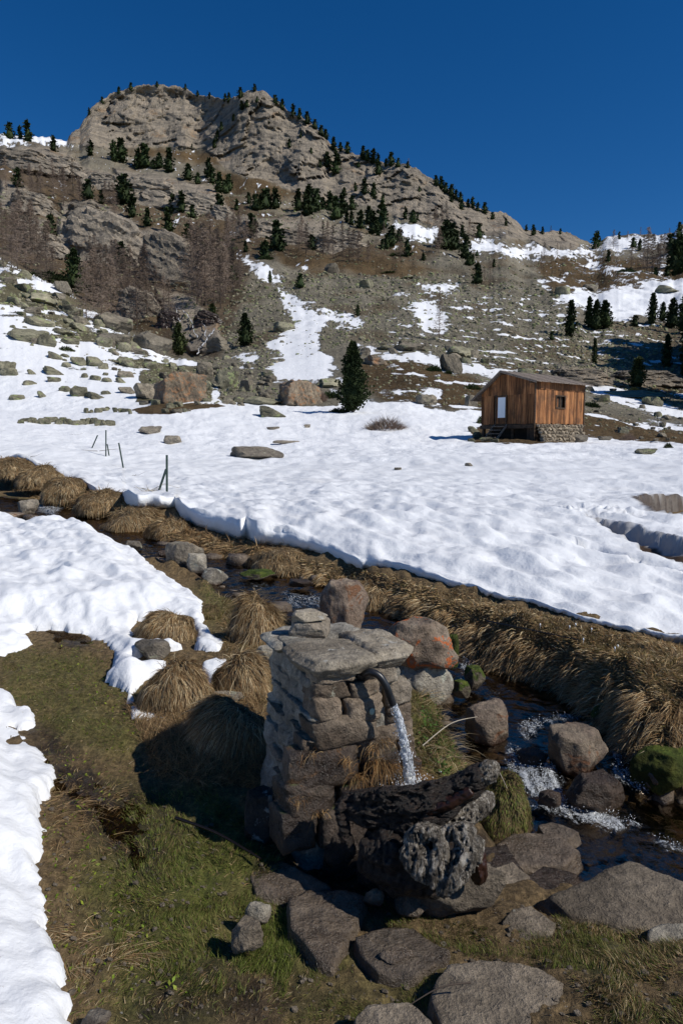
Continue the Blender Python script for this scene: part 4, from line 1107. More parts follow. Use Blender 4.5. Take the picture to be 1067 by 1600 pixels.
# scree: uncountable small blocks, one object
def scree_pts(poly, n, seed, s0, s1):
    P = in_poly(poly, n, seed); g = np.random.default_rng(seed + 1)
    keep, out = [], []
    for (px, py) in P:
        ky0 = np.interp(px, PXC, KY[0]); ky5 = np.interp(px, PXC, KY[5])
        r = np.clip((py - ky0) / (ky5 - ky0), 0, 1) * (NRB - 1.001); c = np.clip((px - PXC[0]) / (PXC[1] - PXC[0]), 0, NC - 1.001)
        i, j = int(r), int(c)
        if snowm[i, j] > 0.55 and g.random() < 0.93: continue
        s = (s0 + (s1 - s0) * g.random() ** 3) * YF[i, j] / FPX
        out.append((XF[i, j], YF[i, j], ZF[i, j] - s * 0.1, s))
    return np.array(out)
small = [rock_vf(1, 200 + i, 8, 0.10) for i in range(8)]
small = [(v - [0, 0, 0.35], f) for v, f in small]
PTS = [scree_pts([(385, 425), (560, 425), (700, 425), (870, 450), (930, 560), (1067, 590), (1067, 640), (900, 610), (760, 575), (640, 545), (560, 530), (480, 560), (430, 590), (370, 560), (340, 545), (345, 500)], 10500, 21, 2.2, 8.5),
       scree_pts([(0, 408), (90, 460), (180, 525), (265, 563), (345, 605), (430, 640), (300, 640), (150, 560), (0, 500)], 1900, 22, 3, 10),
       scree_pts([(560, 530), (740, 545), (960, 600), (1100, 630), (1100, 690), (920, 670), (760, 640), (560, 620)], 2200, 23, 2, 7),
       scree_pts([(860, 500), (1100, 505), (1100, 600), (940, 600), (880, 560)], 2600, 26, 2.5, 9), scree_pts([(0, 300), (340, 330), (370, 470), (270, 550), (130, 460), (0, 390)], 2200, 27, 2.5, 8),
       scree_pts([(300, 550), (430, 580), (440, 634), (300, 634)], 900, 24, 2, 8),
       scree_pts([(345, 280), (500, 318), (600, 335), (720, 365), (860, 400), (1100, 400), (1100, 450), (700, 430), (400, 400), (345, 340)], 2600, 25, 1.8, 6)]
PT = np.concatenate([p for p in PTS if len(p)])
g = np.random.default_rng(31)
S = PT[:, 3:4] * g.uniform(0.6, 1.1, (len(PT), 3)); S[:, 2] *= 0.75
ang = g.uniform(0, 6.28, len(PT)); tl = g.uniform(-.5, .5, len(PT))
ca, sa, ct, st_ = np.cos(ang), np.sin(ang), np.cos(tl), np.sin(tl)
R = np.zeros((len(PT), 3, 3)); R[:, 0, 0] = ca; R[:, 0, 1] = -sa * ct; R[:, 0, 2] = sa * st_; R[:, 1, 0] = sa; R[:, 1, 1] = ca * ct; R[:, 1, 2] = -ca * st_; R[:, 2, 1] = st_; R[:, 2, 2] = ct
V, F = scatter(small, PT[:, :3], S, R)
tn = np.repeat(g.uniform(0.55, 1.35, len(PT)), len(small[0][0]))
gr = np.repeat(g.random(len(PT)) ** 2, len(small[0][0]))
base = np.array([0.24, 0.212, 0.158])[None] * tn[:, None] * (1 + np.stack([-0.15 * gr, 0.06 * gr, -0.35 * gr], 1))
t = NT('scree_stone'); p = t.pos()
M_SCREE = t.done(t.pbsdf(t.mix(1.0, t.attr('col', 0), t.math('MULTIPLY_ADD', t.noise(p, 4, 4, .7), 1.2, 0.4), 'MULTIPLY'), 0.9, None, 0.15))
tag(obj_np('scree', V, F, M_SCREE, smooth=False, attrs={'col': base}), 'grey-green scree of small broken blocks covering the slope', kind='stuff')

# ------------------------------------------------------------------ trees
def mk_leaf(name, c1, c2, rough=0.75):
    t = NT(name); p = t.objc(); rnd = t.n('ObjectInfo').outputs['Random']
    c = t.mix(t.ss(t.noise(p, 2.0, 3, .6), .35, .65), c1, c2)
    c = t.mix(1.0, c, t.math('MULTIPLY_ADD', rnd, 0.6, 0.7), 'MULTIPLY')
    return t.done(t.pbsdf(c, rough, None, 0.15))
M_PINE = mk_leaf('pine_needles', (0.020, 0.034, 0.012), (0.045, 0.064, 0.020))
M_PINE2 = mk_leaf('pine_needles_light', (0.040, 0.055, 0.018), (0.085, 0.100, 0.035))
M_BARK = mk_leaf('bark', (0.07, 0.05, 0.038), (0.14, 0.11, 0.085))
M_LARCH = mk_leaf('larch_twigs', (0.16, 0.118, 0.090), (0.25, 0.192, 0.148))
M_TWIG = mk_leaf('bush_twigs', (0.16, 0.12, 0.09), (0.24, 0.17, 0.13))

def tube(pts, rad, ns=6):
    pts = np.array(pts, float); n = len(pts); V = []
    for i in range(n):
        d = pts[min(i + 1, n - 1)] - pts[max(i - 1, 0)]; d /= np.linalg.norm(d) + 1e-9
        a = np.cross(d, [0.13, 0.9, 0.2]); a /= np.linalg.norm(a); b = np.cross(d, a)
        th = np.linspace(0, 2 * np.pi, ns, endpoint=False)
        V.append(pts[i] + rad[i] * (np.cos(th)[:, None] * a + np.sin(th)[:, None] * b))
    V = np.concatenate(V); F = []
    for i in range(n - 1):
        for j in range(ns):
            k = (j + 1) % ns; F.append([i * ns + j, i * ns + k, (i + 1) * ns + k, (i + 1) * ns + j])
    return V, np.array(F)

def tri(F):
    F = np.asarray(F)
    return F if F.shape[1] == 3 else np.concatenate([F[:, [0, 1, 2]], F[:, [0, 2, 3]]])

def pine_crown(nbr, ntuft, size, seed, asp=0.34, base=0.06):
    """unit-height crown: branches in rough whorls carrying needle tufts; width asp * height"""
    g = np.random.default_rng(seed); V, F = [], []
    lump = g.uniform(0, 20)
    for i in range(nbr):
        h = base + (1 - base) * ((i + g.random()) / nbr)
        prof = asp / 2 * (np.clip((1 - h) * 1.25, 0, 1) ** 0.75) * (0.55 + 0.45 * np.clip((h - base) * 6, 0, 1)) * 1.12 + 0.008
        az = g.uniform(0, 6.283)
        L = prof * g.uniform(0.6, 1.15) * (1 + 0.35 * float(pnoise(math.cos(az) * 1.3 + lump, math.sin(az) * 1.3, h * 6)))
        for k in range(ntuft):
            f = (k + 0.6) / ntuft
            c = np.array([math.cos(az) * L * f, math.sin(az) * L * f, h + L * (0.35 * f * f - 0.12)]) + g.normal(0, size * 0.35, 3)
            for q in range(3):
                d = np.array([math.cos(az), math.sin(az), 0.5]) + g.normal(0, 0.75, 3); d /= np.linalg.norm(d)
                s = np.cross(d, g.normal(size=3)); s /= np.linalg.norm(s) + 1e-9
                sz = size * g.uniform(0.7, 1.3)
                o = len(V); V += [c - s * sz * 0.45, c + s * sz * 0.45, c + d * sz + s * sz * 0.12, c + d * sz * 0.9 - s * sz * 0.2]; F.append([o, o + 1, o + 2, o + 3])
    # shaded inner mass
    v, f = ICO[2]; hh = (v[:, 2] + 1) / 2
    w = asp / 2 * 0.62 * (np.clip((1 - hh) * 1.3, 0, 1) ** 0.75)
    rr_ = np.hypot(v[:, 0], v[:, 1]) + 1e-6
    cv = np.stack([v[:, 0] / rr_ * w * (rr_ > .05), v[:, 1] / rr_ * w * (rr_ > .05), base + 0.04 + hh * (0.9 - base)], 1)
    V = np.array(V); F = tri(np.array(F)); 
    return np.concatenate([V, cv]), np.concatenate([F, f + len(V)])

def join2(A, B):
    (v1, f1), (v2, f2) = A, B
    f1, f2 = tri(f1), tri(f2)
    return np.concatenate([v1, v2]), np.concatenate([f1, f2 + len(v1)]), np.concatenate([np.zeros(len(f1), int), np.ones(len(f2), int)])
PINES = []
for i in range(8):
    asp = (0.42, 0.5, 0.6, 0.46, 0.36, 0.55, 0.7, 0.44)[i]
    v, f, mi = join2(pine_crown(54, 3, 0.085, 300 + i, asp, 0.03), tube([(0, 0, -0.08), (0, 0, 0.3), (0, 0, 0.9)], [0.02, 0.016, 0.005], 5))
    PINES.append(mesh_np('stone_pine', v, f, smooth=False, mats=[M_PINE, M_BARK], midx=mi))
PINEC = [mesh_np('crown', *pine_crown(150, 5, 0.05, 330 + i, (0.46, 0.6, 0.4)[i], 0.06), M_PINE, smooth=False) for i in range(3)]
PINECL = [mesh_np('crown', *pine_crown(150, 5, 0.05, 340 + i, (0.46, 0.6, 0.4)[i], 0.06), M_PINE2, smooth=False) for i in range(3)]
vt, ft = tube([(0, 0, -0.05), (0.003, 0, 0.1), (0, 0.003, 0.5), (0, 0, 0.95)], [0.026, 0.018, 0.012, 0.003], 7)
TRUNK = mesh_np('trunk', vt, tri(ft), M_BARK)

def pine(px, py, h, label, group=None, full=False, light=False, wide=1.0, at=far_at, seed=None, name='stone_pine'):
    x, y, z = at(px, py)
    H = h * y / FPX * 1.12
    if not full: wide = wide * 1.2
    seed = seed if seed is not None else int(px * 7 + py)
    if full:
        r = empty(name, (x, y + 0.3, z - 0.02 * H), random.uniform(0, 6.28)); r.scale = (H * wide, H * wide, H)
        link(bpy.data.objects.new('crown', (PINECL if light else PINEC)[seed % 3]), r); link(bpy.data.objects.new('trunk', TRUNK), r)
        return tag(r, label, 'pine tree', group)
    o = bpy.data.objects.new(name, PINES[seed % 8]); o.location = (x, y + 0.3, z - 0.03 * H); o.scale = (H * wide, H * wide, H)
    o.rotation_euler = (0, 0, random.uniform(0, 6.28)); link(o)
    return tag(o, label, 'pine tree', group)

# skyline pines
SKYP = [(16, 214, 18), (32, 216, 14), (44, 220, 24), (205, 138, 8), (246, 133, 5), (290, 137, 5), (309, 147, 5), (328, 151, 6), (352, 155, 7), (358, 157, 10), (376, 150, 11), (398, 140, 7), (430, 160, 10), (441, 168, 11), (458, 178, 14), (468, 183, 11), (480, 190, 13), (492, 198, 10), (502, 208, 11), (509, 214, 10), (521, 232, 15), (532, 233, 9), (543, 236, 12), (567, 246, 15), (574, 248, 12), (583, 251, 16), (590, 254, 12), (603, 256, 8), (611, 256, 15), (622, 256, 9), (637, 259, 6), (681, 287, 11), (689, 292, 14), (696, 298, 11), (705, 303, 13), (712, 308, 10), (719, 312, 11), (731, 320, 8), (738, 322, 12), (746, 326, 9), (757, 330, 12), (822, 358, 6), (833, 364, 11), (847, 362, 7), (875, 362, 5), (931, 384, 20), (967, 367, 7), (1061, 358, 10), (186, 143, 7), (160, 158, 6), (140, 175, 6)]
for (px, py, h) in SKYP:
    lb = 'dark skyline pine on the left shoulder of the mountain' if px < 120 else ('small dark pine on the crest of the left rock summit' if px < 345 else ('dark pine on the skyline of the right-hand rock summit' if px < 520 else ('dark pine on the skyline ridge right of the summits' if px < 800 else 'dark pine on the low skyline at the right')))
    if px == 931: lb = 'single tall dark pine rising from the low saddle of the skyline'
    x = pine(px, py + 4, h + 3, lb, None if px == 931 else 'skyline: ' + lb)
SLOPE = [(84, 236, 20), (142, 242, 20), (178, 254, 26), (190, 255, 30), (216, 260, 26), (226, 260, 32), (240, 262, 12), (249, 263, 20), (264, 271, 31), (294, 280, 22), (28, 292, 25), (138, 312, 26), (159, 318, 18), (194, 320, 40), (207, 343, 30), (212, 308, 20), (233, 315, 13), (270, 325, 24), (284, 328, 28), (268, 336, 10), (230, 357, 24), (263, 366, 33), (79, 374, 33), (188, 394, 20), (190, 419, 35), (294, 374, 24), (326, 274, 25), (332, 284, 22), (342, 301, 26), (357, 295, 22), (352, 302, 18), (309, 287, 16), (370, 326, 15), (389, 320, 16), (400, 326, 22), (408, 324, 20), (413, 323, 26), (419, 322, 25), (430, 325, 27), (466, 330, 28), (478, 342, 30), (484, 340, 38), (494, 331, 30), (301, 343, 18), (362, 396, 20), (394, 372, 30), (403, 365, 15), (410, 398, 20), (415, 400, 24), (433, 390, 38), (438, 394, 22), (384, 395, 15), (363, 441, 24), (469, 451, 20), (343, 337, 30),
         (525, 273, 30), (511, 262, 20), (591, 273, 18), (555, 299, 12), (569, 304, 20), (583, 310, 20), (538, 307, 12), (550, 328, 19), (515, 327, 25), (536, 332, 30), (525, 346, 30), (505, 322, 14), (597, 358, 35), (583, 366, 30), (576, 349, 24), (590, 370, 18), (563, 355, 24), (549, 352, 18), (542, 350, 15), (611, 389, 28), (604, 391, 20), (624, 382, 18), (636, 400, 24), (597, 394, 14), (559, 494, 15), (487, 389, 20), (661, 405, 10), (645, 347, 18), (652, 344, 8), (633, 341, 16), (598, 316, 10), (452, 231, 12), (486, 240, 8), (420, 200, 9),
         (721, 328, 14), (705, 316, 12), (790, 353, 10), (769, 343, 10), (690, 392, 30), (697, 392, 38), (705, 390, 36), (712, 387, 26), (722, 373, 16), (748, 374, 18), (727, 406, 32), (732, 418, 18), (738, 415, 14), (746, 443, 28), (662, 406, 10), (771, 418, 11), (745, 399, 8), (989, 387, 14), (999, 391, 15), (1060, 427, 55), (1066, 425, 48), (1052, 420, 36), (1047, 397, 25), (1042, 427, 16), (1024, 430, 12), (950, 410, 16), (992, 510, 16), (862, 532, 12), (386, 168, 10), (402, 160, 8), (378, 172, 12), (365, 190, 10), (346, 205, 12), (340, 220, 14), (335, 232, 12), (470, 215, 8), (300, 232, 6), (206, 178, 0), (500, 262, 10), (655, 300, 8), (560, 262, 8)]
for (px, py, h) in SLOPE:
    if h == 0: continue
    if py < 215 + max(0, (px - 420) * .55) and px > 300: lb = 'small dark pine clinging to the cliff ledges'
    elif px < 320: lb = ('dark pine among the rock outcrops of the left slope' if py < 300 else 'dark pine between bare larches on the left slope')
    elif px < 450: lb = ('dark pine on the grassy slope under the cliffs' if py < 330 else 'dark pine beside the larch stand at mid slope')
    elif px < 620: lb = ('dark pine in the band below the right cliff' if py < 360 else 'dark pine near the top of the central scree')
    elif px < 800: lb = 'dark pine in the clumps right of the scree'
    else: lb = 'dark pine on the snowy upper right slope'
    pine(px, py, h, lb + (', tall' if h >= 28 else ', small' if h < 14 else ''), lb + str(h >= 28) + str(h < 14), wide=1.0 if h < 45 else 0.75)
FULL = [(117, 454, 58, 'large dark green pine at the foot of the left larch forest', 0.95, 0), (383, 541, 44, 'solitary bushy dark pine beside the stream gully', 1.15, 0), (280, 556, 44, 'yellowish green pine at the foot of the waterfall', 1.1, 1),
        (891, 527, 50, 'broad dark pine left of the shaded group above the hut', 0.85, 0), (920, 513, 42, 'left pine of the dark triple group above the hut', 0.8, 0), (931, 516, 40, 'middle pine of the dark triple group above the hut', 0.9, 0), (945, 513, 38, 'wide right pine of the dark triple group above the hut', 1.3, 0),
        (1019, 507, 42, 'tall pine left of three by the snow at the right edge', 0.85, 0), (1035, 502, 26, 'short middle pine of three by the snow at the right edge', 0.9, 0), (1050, 514, 40, 'right pine of three by the snow at the right edge', 1.0, 0), (929, 568, 36, 'slim young light green pine in front of the shaded ledge', 0.55, 1), (996, 606, 42, 'bushy light green pine on the boulders right of the hut', 1.3, 1),
        (1042, 574, 46, 'dim pine in the shade at the right edge', 0.8, 0), (1068, 520, 50, 'dark pine half cut by the right edge above the shaded pine', 0.8, 0), (1074, 590, 80, 'very large dark pine cut by the right edge of the picture', 0.7, 0), (422, 442, 16, 'thin young pine on the upper snow couloir', 0.9, 1), (332, 500, 22, 'low bushy pine under the larches by the waterfall', 1.5, 1)]
for (px, py, h, lb, w_, li) in FULL:
    pine(px, py, h, lb, full=True, light=bool(li), wide=w_)
for (px, py, h) in ((1150, 575, 150), (1160, 590, 180), (1200, 640, 230), (1180, 600, 210), (1240, 600, 240), (1165, 625, 190), (1140, 575, 150), (1165, 570, 210), (1210, 580, 230), (1265, 590, 240), (1300, 580, 250), (1190, 560, 200)):
    pine(px, py, h, 'large dark pine beyond the right edge shading the slope', 'pines beyond the right edge', full=True, wide=1.25)
# the lone pine of the snowfield, built finer
x, y, z = far_at(551, 644)
H = 106 * y / FPX
r = empty('stone_pine', (x, y, z - 0.05)); r.scale = (H, H, H)
g = np.random.default_rng(2)
obj_np('crown', *pine_crown(420, 7, 0.032, 77, 0.46, 0.05), M_PINE, r, smooth=False)
v, f = tube([(0, 0, -0.03), (0.004, 0, 0.06), (-0.003, 0, 0.3), (0, 0, 0.7), (0, 0, 0.98)], [0.024, 0.018, 0.013, 0.008, 0.002], 8)
obj_np('trunk', v, f, M_BARK, r)
tag(r, 'lone dark green pine rising from the snow near the picture centre', 'pine tree')

# larches, bare in spring
def larch_mesh(seed, nb=130, wid=0.30):
    g = np.random.default_rng(seed); V, F = [], []
    for i in range(nb):
        h = 0.10 + 0.88 * (i + g.random()) / nb
        L = wid * (1 - h) ** 0.8 * (0.5 + 0.6 * g.random()) + 0.012; az = g.uniform(0, 6.283)
        d = np.array([math.cos(az), math.sin(az), g.uniform(-0.15, 0.35)]); p0 = np.array([0, 0, h]); p1 = p0 + d * L
        n = np.array([0, 0, 1.0]) * 0.0022
        o = len(V); V += [p0 - n, p0 + n, p1]; F.append([o, o + 1, o + 2])
        for k in range(13):
            f = g.uniform(0.2, 1.0); c = p0 + d * L * f
            e = np.array([g.normal(), g.normal(), g.normal() * 0.9 - 0.1]); e /= np.linalg.norm(e)
            l = 0.038 * g.uniform(0.5, 1.3); s = np.cross(e, [0.3, 0.8, 0.1]); s /= np.linalg.norm(s); s *= 0.0030
            o = len(V); V += [c - s, c + s, c + e * l]; F.append([o, o + 1, o + 2])
    tv, tf = tube([(0, 0, -0.06), (0, 0, 0.5), (0, 0, 1.0)], [0.009, 0.006, 0.001], 5)
    v, f, mi = join2((np.array(V), np.array(F)), (tv, tf))
    return mesh_np('larch', v, f, smooth=False, mats=[M_LARCH, M_BARK], midx=mi)
LARCH = [larch_mesh(400 + i, 130, (0.26, 0.32, 0.22, 0.3, 0.36)[i]) for i in range(5)]
def larch(px, py, h, label, group=None, k=None, wide=1.0):
    x, y, z = far_at(px, py); H = h * y / FPX
    o = bpy.data.objects.new('larch', LARCH[(k if k is not None else int(px + py)) % 5]); o.location = (x, y, z); o.scale = (H * wide, H * wide, H); o.rotation_euler = (0, 0, random.uniform(0, 6.28))
    link(o); return tag(o, label, 'larch tree', group)
LG = [('bare larch at the left edge of the forest', [(12, 398, 66), (28, 420, 98), (42, 424, 90), (60, 415, 74), (20, 432, 60), (74, 428, 80), (50, 398, 70), (6, 420, 60), (34, 396, 76), (84, 440, 55), (66, 440, 60)], ([(0, 350), (80, 370), (95, 430), (0, 415)], 12, 45, 80)),
      ('bare larch above the left rock slabs', [(60, 320, 45), (85, 312, 48), (100, 322, 55), (115, 305, 50), (48, 300, 40), (30, 330, 45), (125, 318, 40), (172, 318, 34), (165, 320, 36), (178, 330, 40), (180, 345, 34), (95, 300, 30)], ([(0, 290), (130, 295), (190, 330), (90, 325), (0, 335)], 14, 30, 50)),
      ('bare larch before the left rock slabs', [(136, 505, 95), (160, 480, 95), (175, 500, 100), (150, 470, 80), (215, 512, 105), (195, 482, 90), (230, 498, 70), (245, 478, 60), (265, 500, 62), (160, 505, 90), (205, 470, 85), (225, 470, 80), (184, 455, 80), (143, 440, 70)], ([(100, 430), (240, 420), (290, 470), (240, 500), (150, 480)], 18, 50, 90)),
      ('bare larch of the stand left of the scree', [(310, 470, 110), (322, 480, 118), (335, 475, 108), (350, 470, 90), (365, 462, 82), (300, 450, 100), (290, 432, 66), (340, 450, 90), (318, 440, 90), (356, 440, 70), (375, 452, 60), (330, 420, 70), (305, 425, 70), (345, 482, 80)], ([(285, 410), (360, 400), (385, 455), (350, 488), (300, 478)], 20, 55, 95)),
      ('bare larch on the mid slope rock band', [(365, 380, 50), (375, 375, 45), (385, 378, 35), (357, 372, 40), (472, 385, 46), (478, 398, 50), (505, 402, 55), (520, 405, 50), (545, 408, 50), (560, 410, 48), (535, 402, 50), (575, 410, 35), (512, 395, 50), (467, 392, 40), (552, 404, 40)], ([(350, 365), (560, 395), (580, 410), (480, 402), (360, 385)], 9, 28, 45)),
      ('bare larch among pines of the right-hand ridge', [(690, 352, 30), (680, 360, 34), (740, 376, 22), (765, 441, 36), (685, 398, 40), (625, 405, 44), (697, 345, 30), (733, 372, 26), (668, 350, 20), (756, 438, 26), (600, 372, 24), (638, 258, 10), (860, 362, 10), (820, 360, 8)], None),
      ('bare larch on the snowy upper right slope', [(958, 386, 28), (1010, 425, 68), (1018, 425, 60), (1026, 426, 48), (985, 418, 32), (850, 404, 24), (845, 418, 28), (870, 402, 20), (1036, 402, 40), (905, 398, 14), (980, 372, 14), (1000, 366, 14), (1045, 372, 16), (890, 396, 16), (1030, 420, 50), (1004, 420, 50), (930, 400, 14), (912, 430, 14)], None)]
k = 0
for lb, lst, rnd_ in LG:
    lst = list(lst)
    if rnd_:
        g = np.random.default_rng(900 + k)
        for (a, b) in in_poly(rnd_[0], rnd_[1] // 2, 910 + k): lst.append((a, b, g.uniform(rnd_[2], rnd_[3])))
    for (px, py, h) in lst: larch(px, py, h, lb, lb, wide=1.15)
    k += 1
larch(686, 534, 76, 'single bare larch standing in the scree above the hut', k=2, wide=0.9)

# shrubs
def shrub_mesh(name, seed, n, mat, ln, wd, dome=0.6, fan=1.0):
    g = np.random.default_rng(seed); V, F = [], []
    for i in range(n):
        a = g.uniform(0, 6.283); r = math.sqrt(g.random()) * 0.5
        c = np.array([math.cos(a) * r, math.sin(a) * r, dome * (1 - (2 * r) ** 2) * g.uniform(0.2, 1)])
        d = np.array([math.cos(a) * r * 2 * fan, math.sin(a) * r * 2 * fan, 0.7]) + g.normal(0, 0.35, 3); d /= np.linalg.norm(d)
        s = np.cross(d, g.normal(size=3)); s /= np.linalg.norm(s); l = ln * g.uniform(0.5, 1.4)
        o = len(V); V += [c - s * wd, c + s * wd, c + d * l]; F.append([o, o + 1, o + 2])
    return mesh_np(name, np.array(V), np.array(F), mat, smooth=False)
SHB = shrub_mesh('bare_bush', 1, 1500, M_TWIG, 0.22, 0.006, 0.34); SHG = [shrub_mesh('juniper_shrub', 3 + i, 900, m, 0.13, 0.028, 0.4) for i, m in enumerate((M_PINE, M_PINE2))]
def shrub(px, py, w, h, label, me, name, group=None):
    x, y, z = far_at(px, py); W = w * y / FPX; H = h * y / FPX / 0.52
    o = bpy.data.objects.new(name, me); o.location = (x, y + W * .3, z - 0.05); o.scale = (W, W * .8, H); link(o); return tag(o, label, 'shrub', group)
shrub(603, 672, 58, 27, 'leafless grey-brown bush on the snow right of the lone pine', SHB, 'bare_bush')
shrub(496, 628, 26, 26, 'leafless bush growing against the big square block', SHB, 'bare_bush')
shrub(978, 690, 22, 18, 'small bare bush on the brown ground right of the hut', SHB, 'bare_bush')
for (px, py, w, h, lb, li) in [(516, 622, 34, 16, 'flat dark juniper beside the big square block', 0), (530, 645, 34, 12, 'low dark juniper left of the lone pine trunk', 0), (678, 580, 24, 14, 'dark juniper against the steep dark-faced boulder', 0), (700, 584, 14, 8, 'small juniper in front of the steep boulder', 0), (738, 608, 28, 12, 'green juniper cushion upslope of the hut', 1), (748, 662, 12, 16, 'young green conifer by the left wall of the hut', 1),
                            (924, 636, 32, 12, 'dark juniper behind the right end of the hut', 0), (992, 612, 20, 10, 'green juniper under the bushy pine at right', 1), (1040, 700, 14, 12, 'tiny green conifer at the lower right snow edge', 1), (100, 548, 26, 10, 'olive juniper between boulders on the left snow', 1), (415, 402, 26, 10, 'dark juniper mat at mid slope', 0), (610, 424, 36, 7, 'green juniper mat above the central scree', 1), (640, 432, 30, 6, 'long juniper mat right of the central scree top', 1), (148, 452, 60, 18, 'dark alder and juniper thicket under the left forest', 0), (60, 432, 70, 16, 'dark juniper thicket along the left forest edge', 0), (620, 400, 30, 10, 'dark juniper mat below the mid slope pines', 0), (980, 430, 30, 9, 'dark juniper mat on the upper right slope', 0)]:
    shrub(px, py, w, h, lb, SHG[li], 'juniper_shrub')

# ------------------------------------------------------------------ waterfall
t = NT('white_water'); p = t.pos()
M_FALL = t.done(t.pbsdf(t.mix(t.noise(p, 1.5, 5, .7), (0.20, 0.20, 0.21), (0.75, 0.77, 0.8)), 0.5, None, 0.3))
root = empty('waterfall', far_at(290, 505))
base_ = np.array(root.location)
for pts, w in (([(277, 483), (279, 493), (283, 505)], 3.2), ([(277, 482), (287, 488), (297, 498), (303, 510), (305, 520), (312, 532)], 3.6), ([(318, 508), (324, 516), (322, 526), (326, 532), (320, 542), (313, 548), (310, 558)], 2.6), ([(338, 516), (333, 524), (326, 530)], 2.8)):
    pp = _cat(np.array([far_at(a, b) for a, b in pts]), 24); pp = pp - np.array([0, 1.2, -0.25]) - base_
    wd = w * 0.42 * 110 / FPX / 2 * (0.8 + 0.4 * np.random.default_rng(3).random(24))
    V = []
    for j in range(24):
        for q, yy in ((-1, 0.25), (-0.4, -0.08), (0.35, -0.1), (1, 0.25)): V.append(pp[j] + np.array([q * wd[j], yy, 0.1 * math.sin(j * 2.1 + q * 3)]))
    V = np.array(V) + np.repeat(np.random.default_rng(9).normal(0, .10, (24, 1, 3)), 4, 1).reshape(-1, 3); Fw = grid_faces(24, 4); Fw = Fw[(np.arange(len(Fw)) // 3) % 6 != 4]
    obj_np('stream_of_water', V, Fw, M_FALL, root)
tag(root, 'thin white waterfall dropping between dark rocks below the larch forest', 'waterfall')
# ------------------------------------------------------------------ rock outcrops of the left slope and mid slope
M_CLIFF = mk_rock('cliff_rock', (0.12, 0.105, 0.09), (0.24, 0.205, 0.16), (0.34, 0.28, 0.21), orange=(0.40, 0.25, 0.13), org=(0.60, 0.70), sc=0.10, dark=0.7)
def outcrop(px, py, wpx, hpx, label, seed, rz=0.0, dip=0.3, depth=0.7, sub=5, mat=None, rough=0.06, push=0.0):
    """bedded rock buttress; foot seen at px, py; beds dip to the right"""
    x, y, z = far_at(px, py)
    W, H = wpx * y / FPX, hpx * y / FPX
    g = np.random.default_rng(seed)
    N = [(1, 0, .5), (-1, 0, .25), (0, -1, .35), (.1, 1, .1), (dip, -0.15, 1), (0, 0, -1), (.8, -.7, .3), (-.7, -.8, .2), (-.5, -.2, 1)]
    Ds = [0.46, .44, .44, .5, .38, .6, .50, .48, .48]
    V, F = planes_rock(sub, N, Ds, rough, seed, 0.0, 0.55, (dip, 0.1, 1), 5)
    cq = V[:, 2] + dip * V[:, 0]; cc = cells(V[:, 0] * 3.2 + 5, V[:, 1] * 3.2 + 5, cq * 6 + seed % 7 + 5); cc2 = cells(V[:, 0] * 8 + 5, V[:, 1] * 8 + 5, cq * 14 + 5)
    V = V * (1 + 0.24 * (cc - 0.5) + 0.09 * (cc2 - .5))[:, None]
    V = V * np.array([W, W * depth, H])
    o = obj_np('rock_outcrop', V, F, mat or M_CLIFF, smooth=False, loc=(x, y + W * depth * (0.28 + push), z + H * 0.40))
    o.rotation_euler = (0, 0, rz)
    return tag(o, label, 'rock outcrop', None)
OUT = [(150, 408, 122, 96, 'largest tan bedded rock buttress standing among the larches on the left', 11, .45), (262, 440, 92, 86, 'rounded brown rock slab right of the largest buttress', 12, .5), (30, 262, 74, 36, 'dark rock step under the left skyline pines', 13, .2),
       (86, 270, 64, 34, 'brown rock step below the left snow cap', 14, .25), (160, 292, 50, 30, 'grey rock knob left of the upper rock band', 15, .2), (228, 318, 92, 48, 'left part of the upper rock band with an orange face', 16, .3), (305, 330, 84, 44, 'right part of the upper rock band dipping to the right', 17, .45),
       (400, 372, 66, 30, 'left block of the long low cliff at mid slope', 18, .15), (460, 380, 70, 30, 'middle block of the long low cliff at mid slope', 19, .15), (530, 392, 84, 34, 'right block of the long low cliff at mid slope', 20, .25),
       (210, 500, 60, 56, 'pale rock rib at the foot of the larch forest', 21, .4), (262, 512, 36, 30, 'dark wet rock left of the waterfall', 22, .4), (322, 508, 40, 26, 'dark wet rock face beside the waterfall', 23, .5),
       (40, 330, 60, 40, 'broken rock step at the far left edge of the forest', 24, .3), (60, 400, 60, 40, 'rock slab behind the leftmost larches', 25, .35), (345, 345, 34, 26, 'dark rock tooth right of the upper rock band', 26, .3), (130, 340, 50, 30, 'small grey outcrop above the largest buttress', 27, .3),
       (905, 596, 90, 26, 'dark rock ledge under the triple pine group', 28, .1), (1010, 600, 100, 26, 'dark rock ledge below the three right-hand pines', 29, .1), (845, 603, 60, 16, 'low dark rim at the left end of the shaded ledge', 30, .1)]
for (px, py, w, h, lb, sd, dp) in OUT:
    outcrop(px, py, w, h, lb, sd, dip=dp, depth=0.45 if w > 60 else 0.6, push=0.1, mat=M_WET if 'wet' in lb else None)

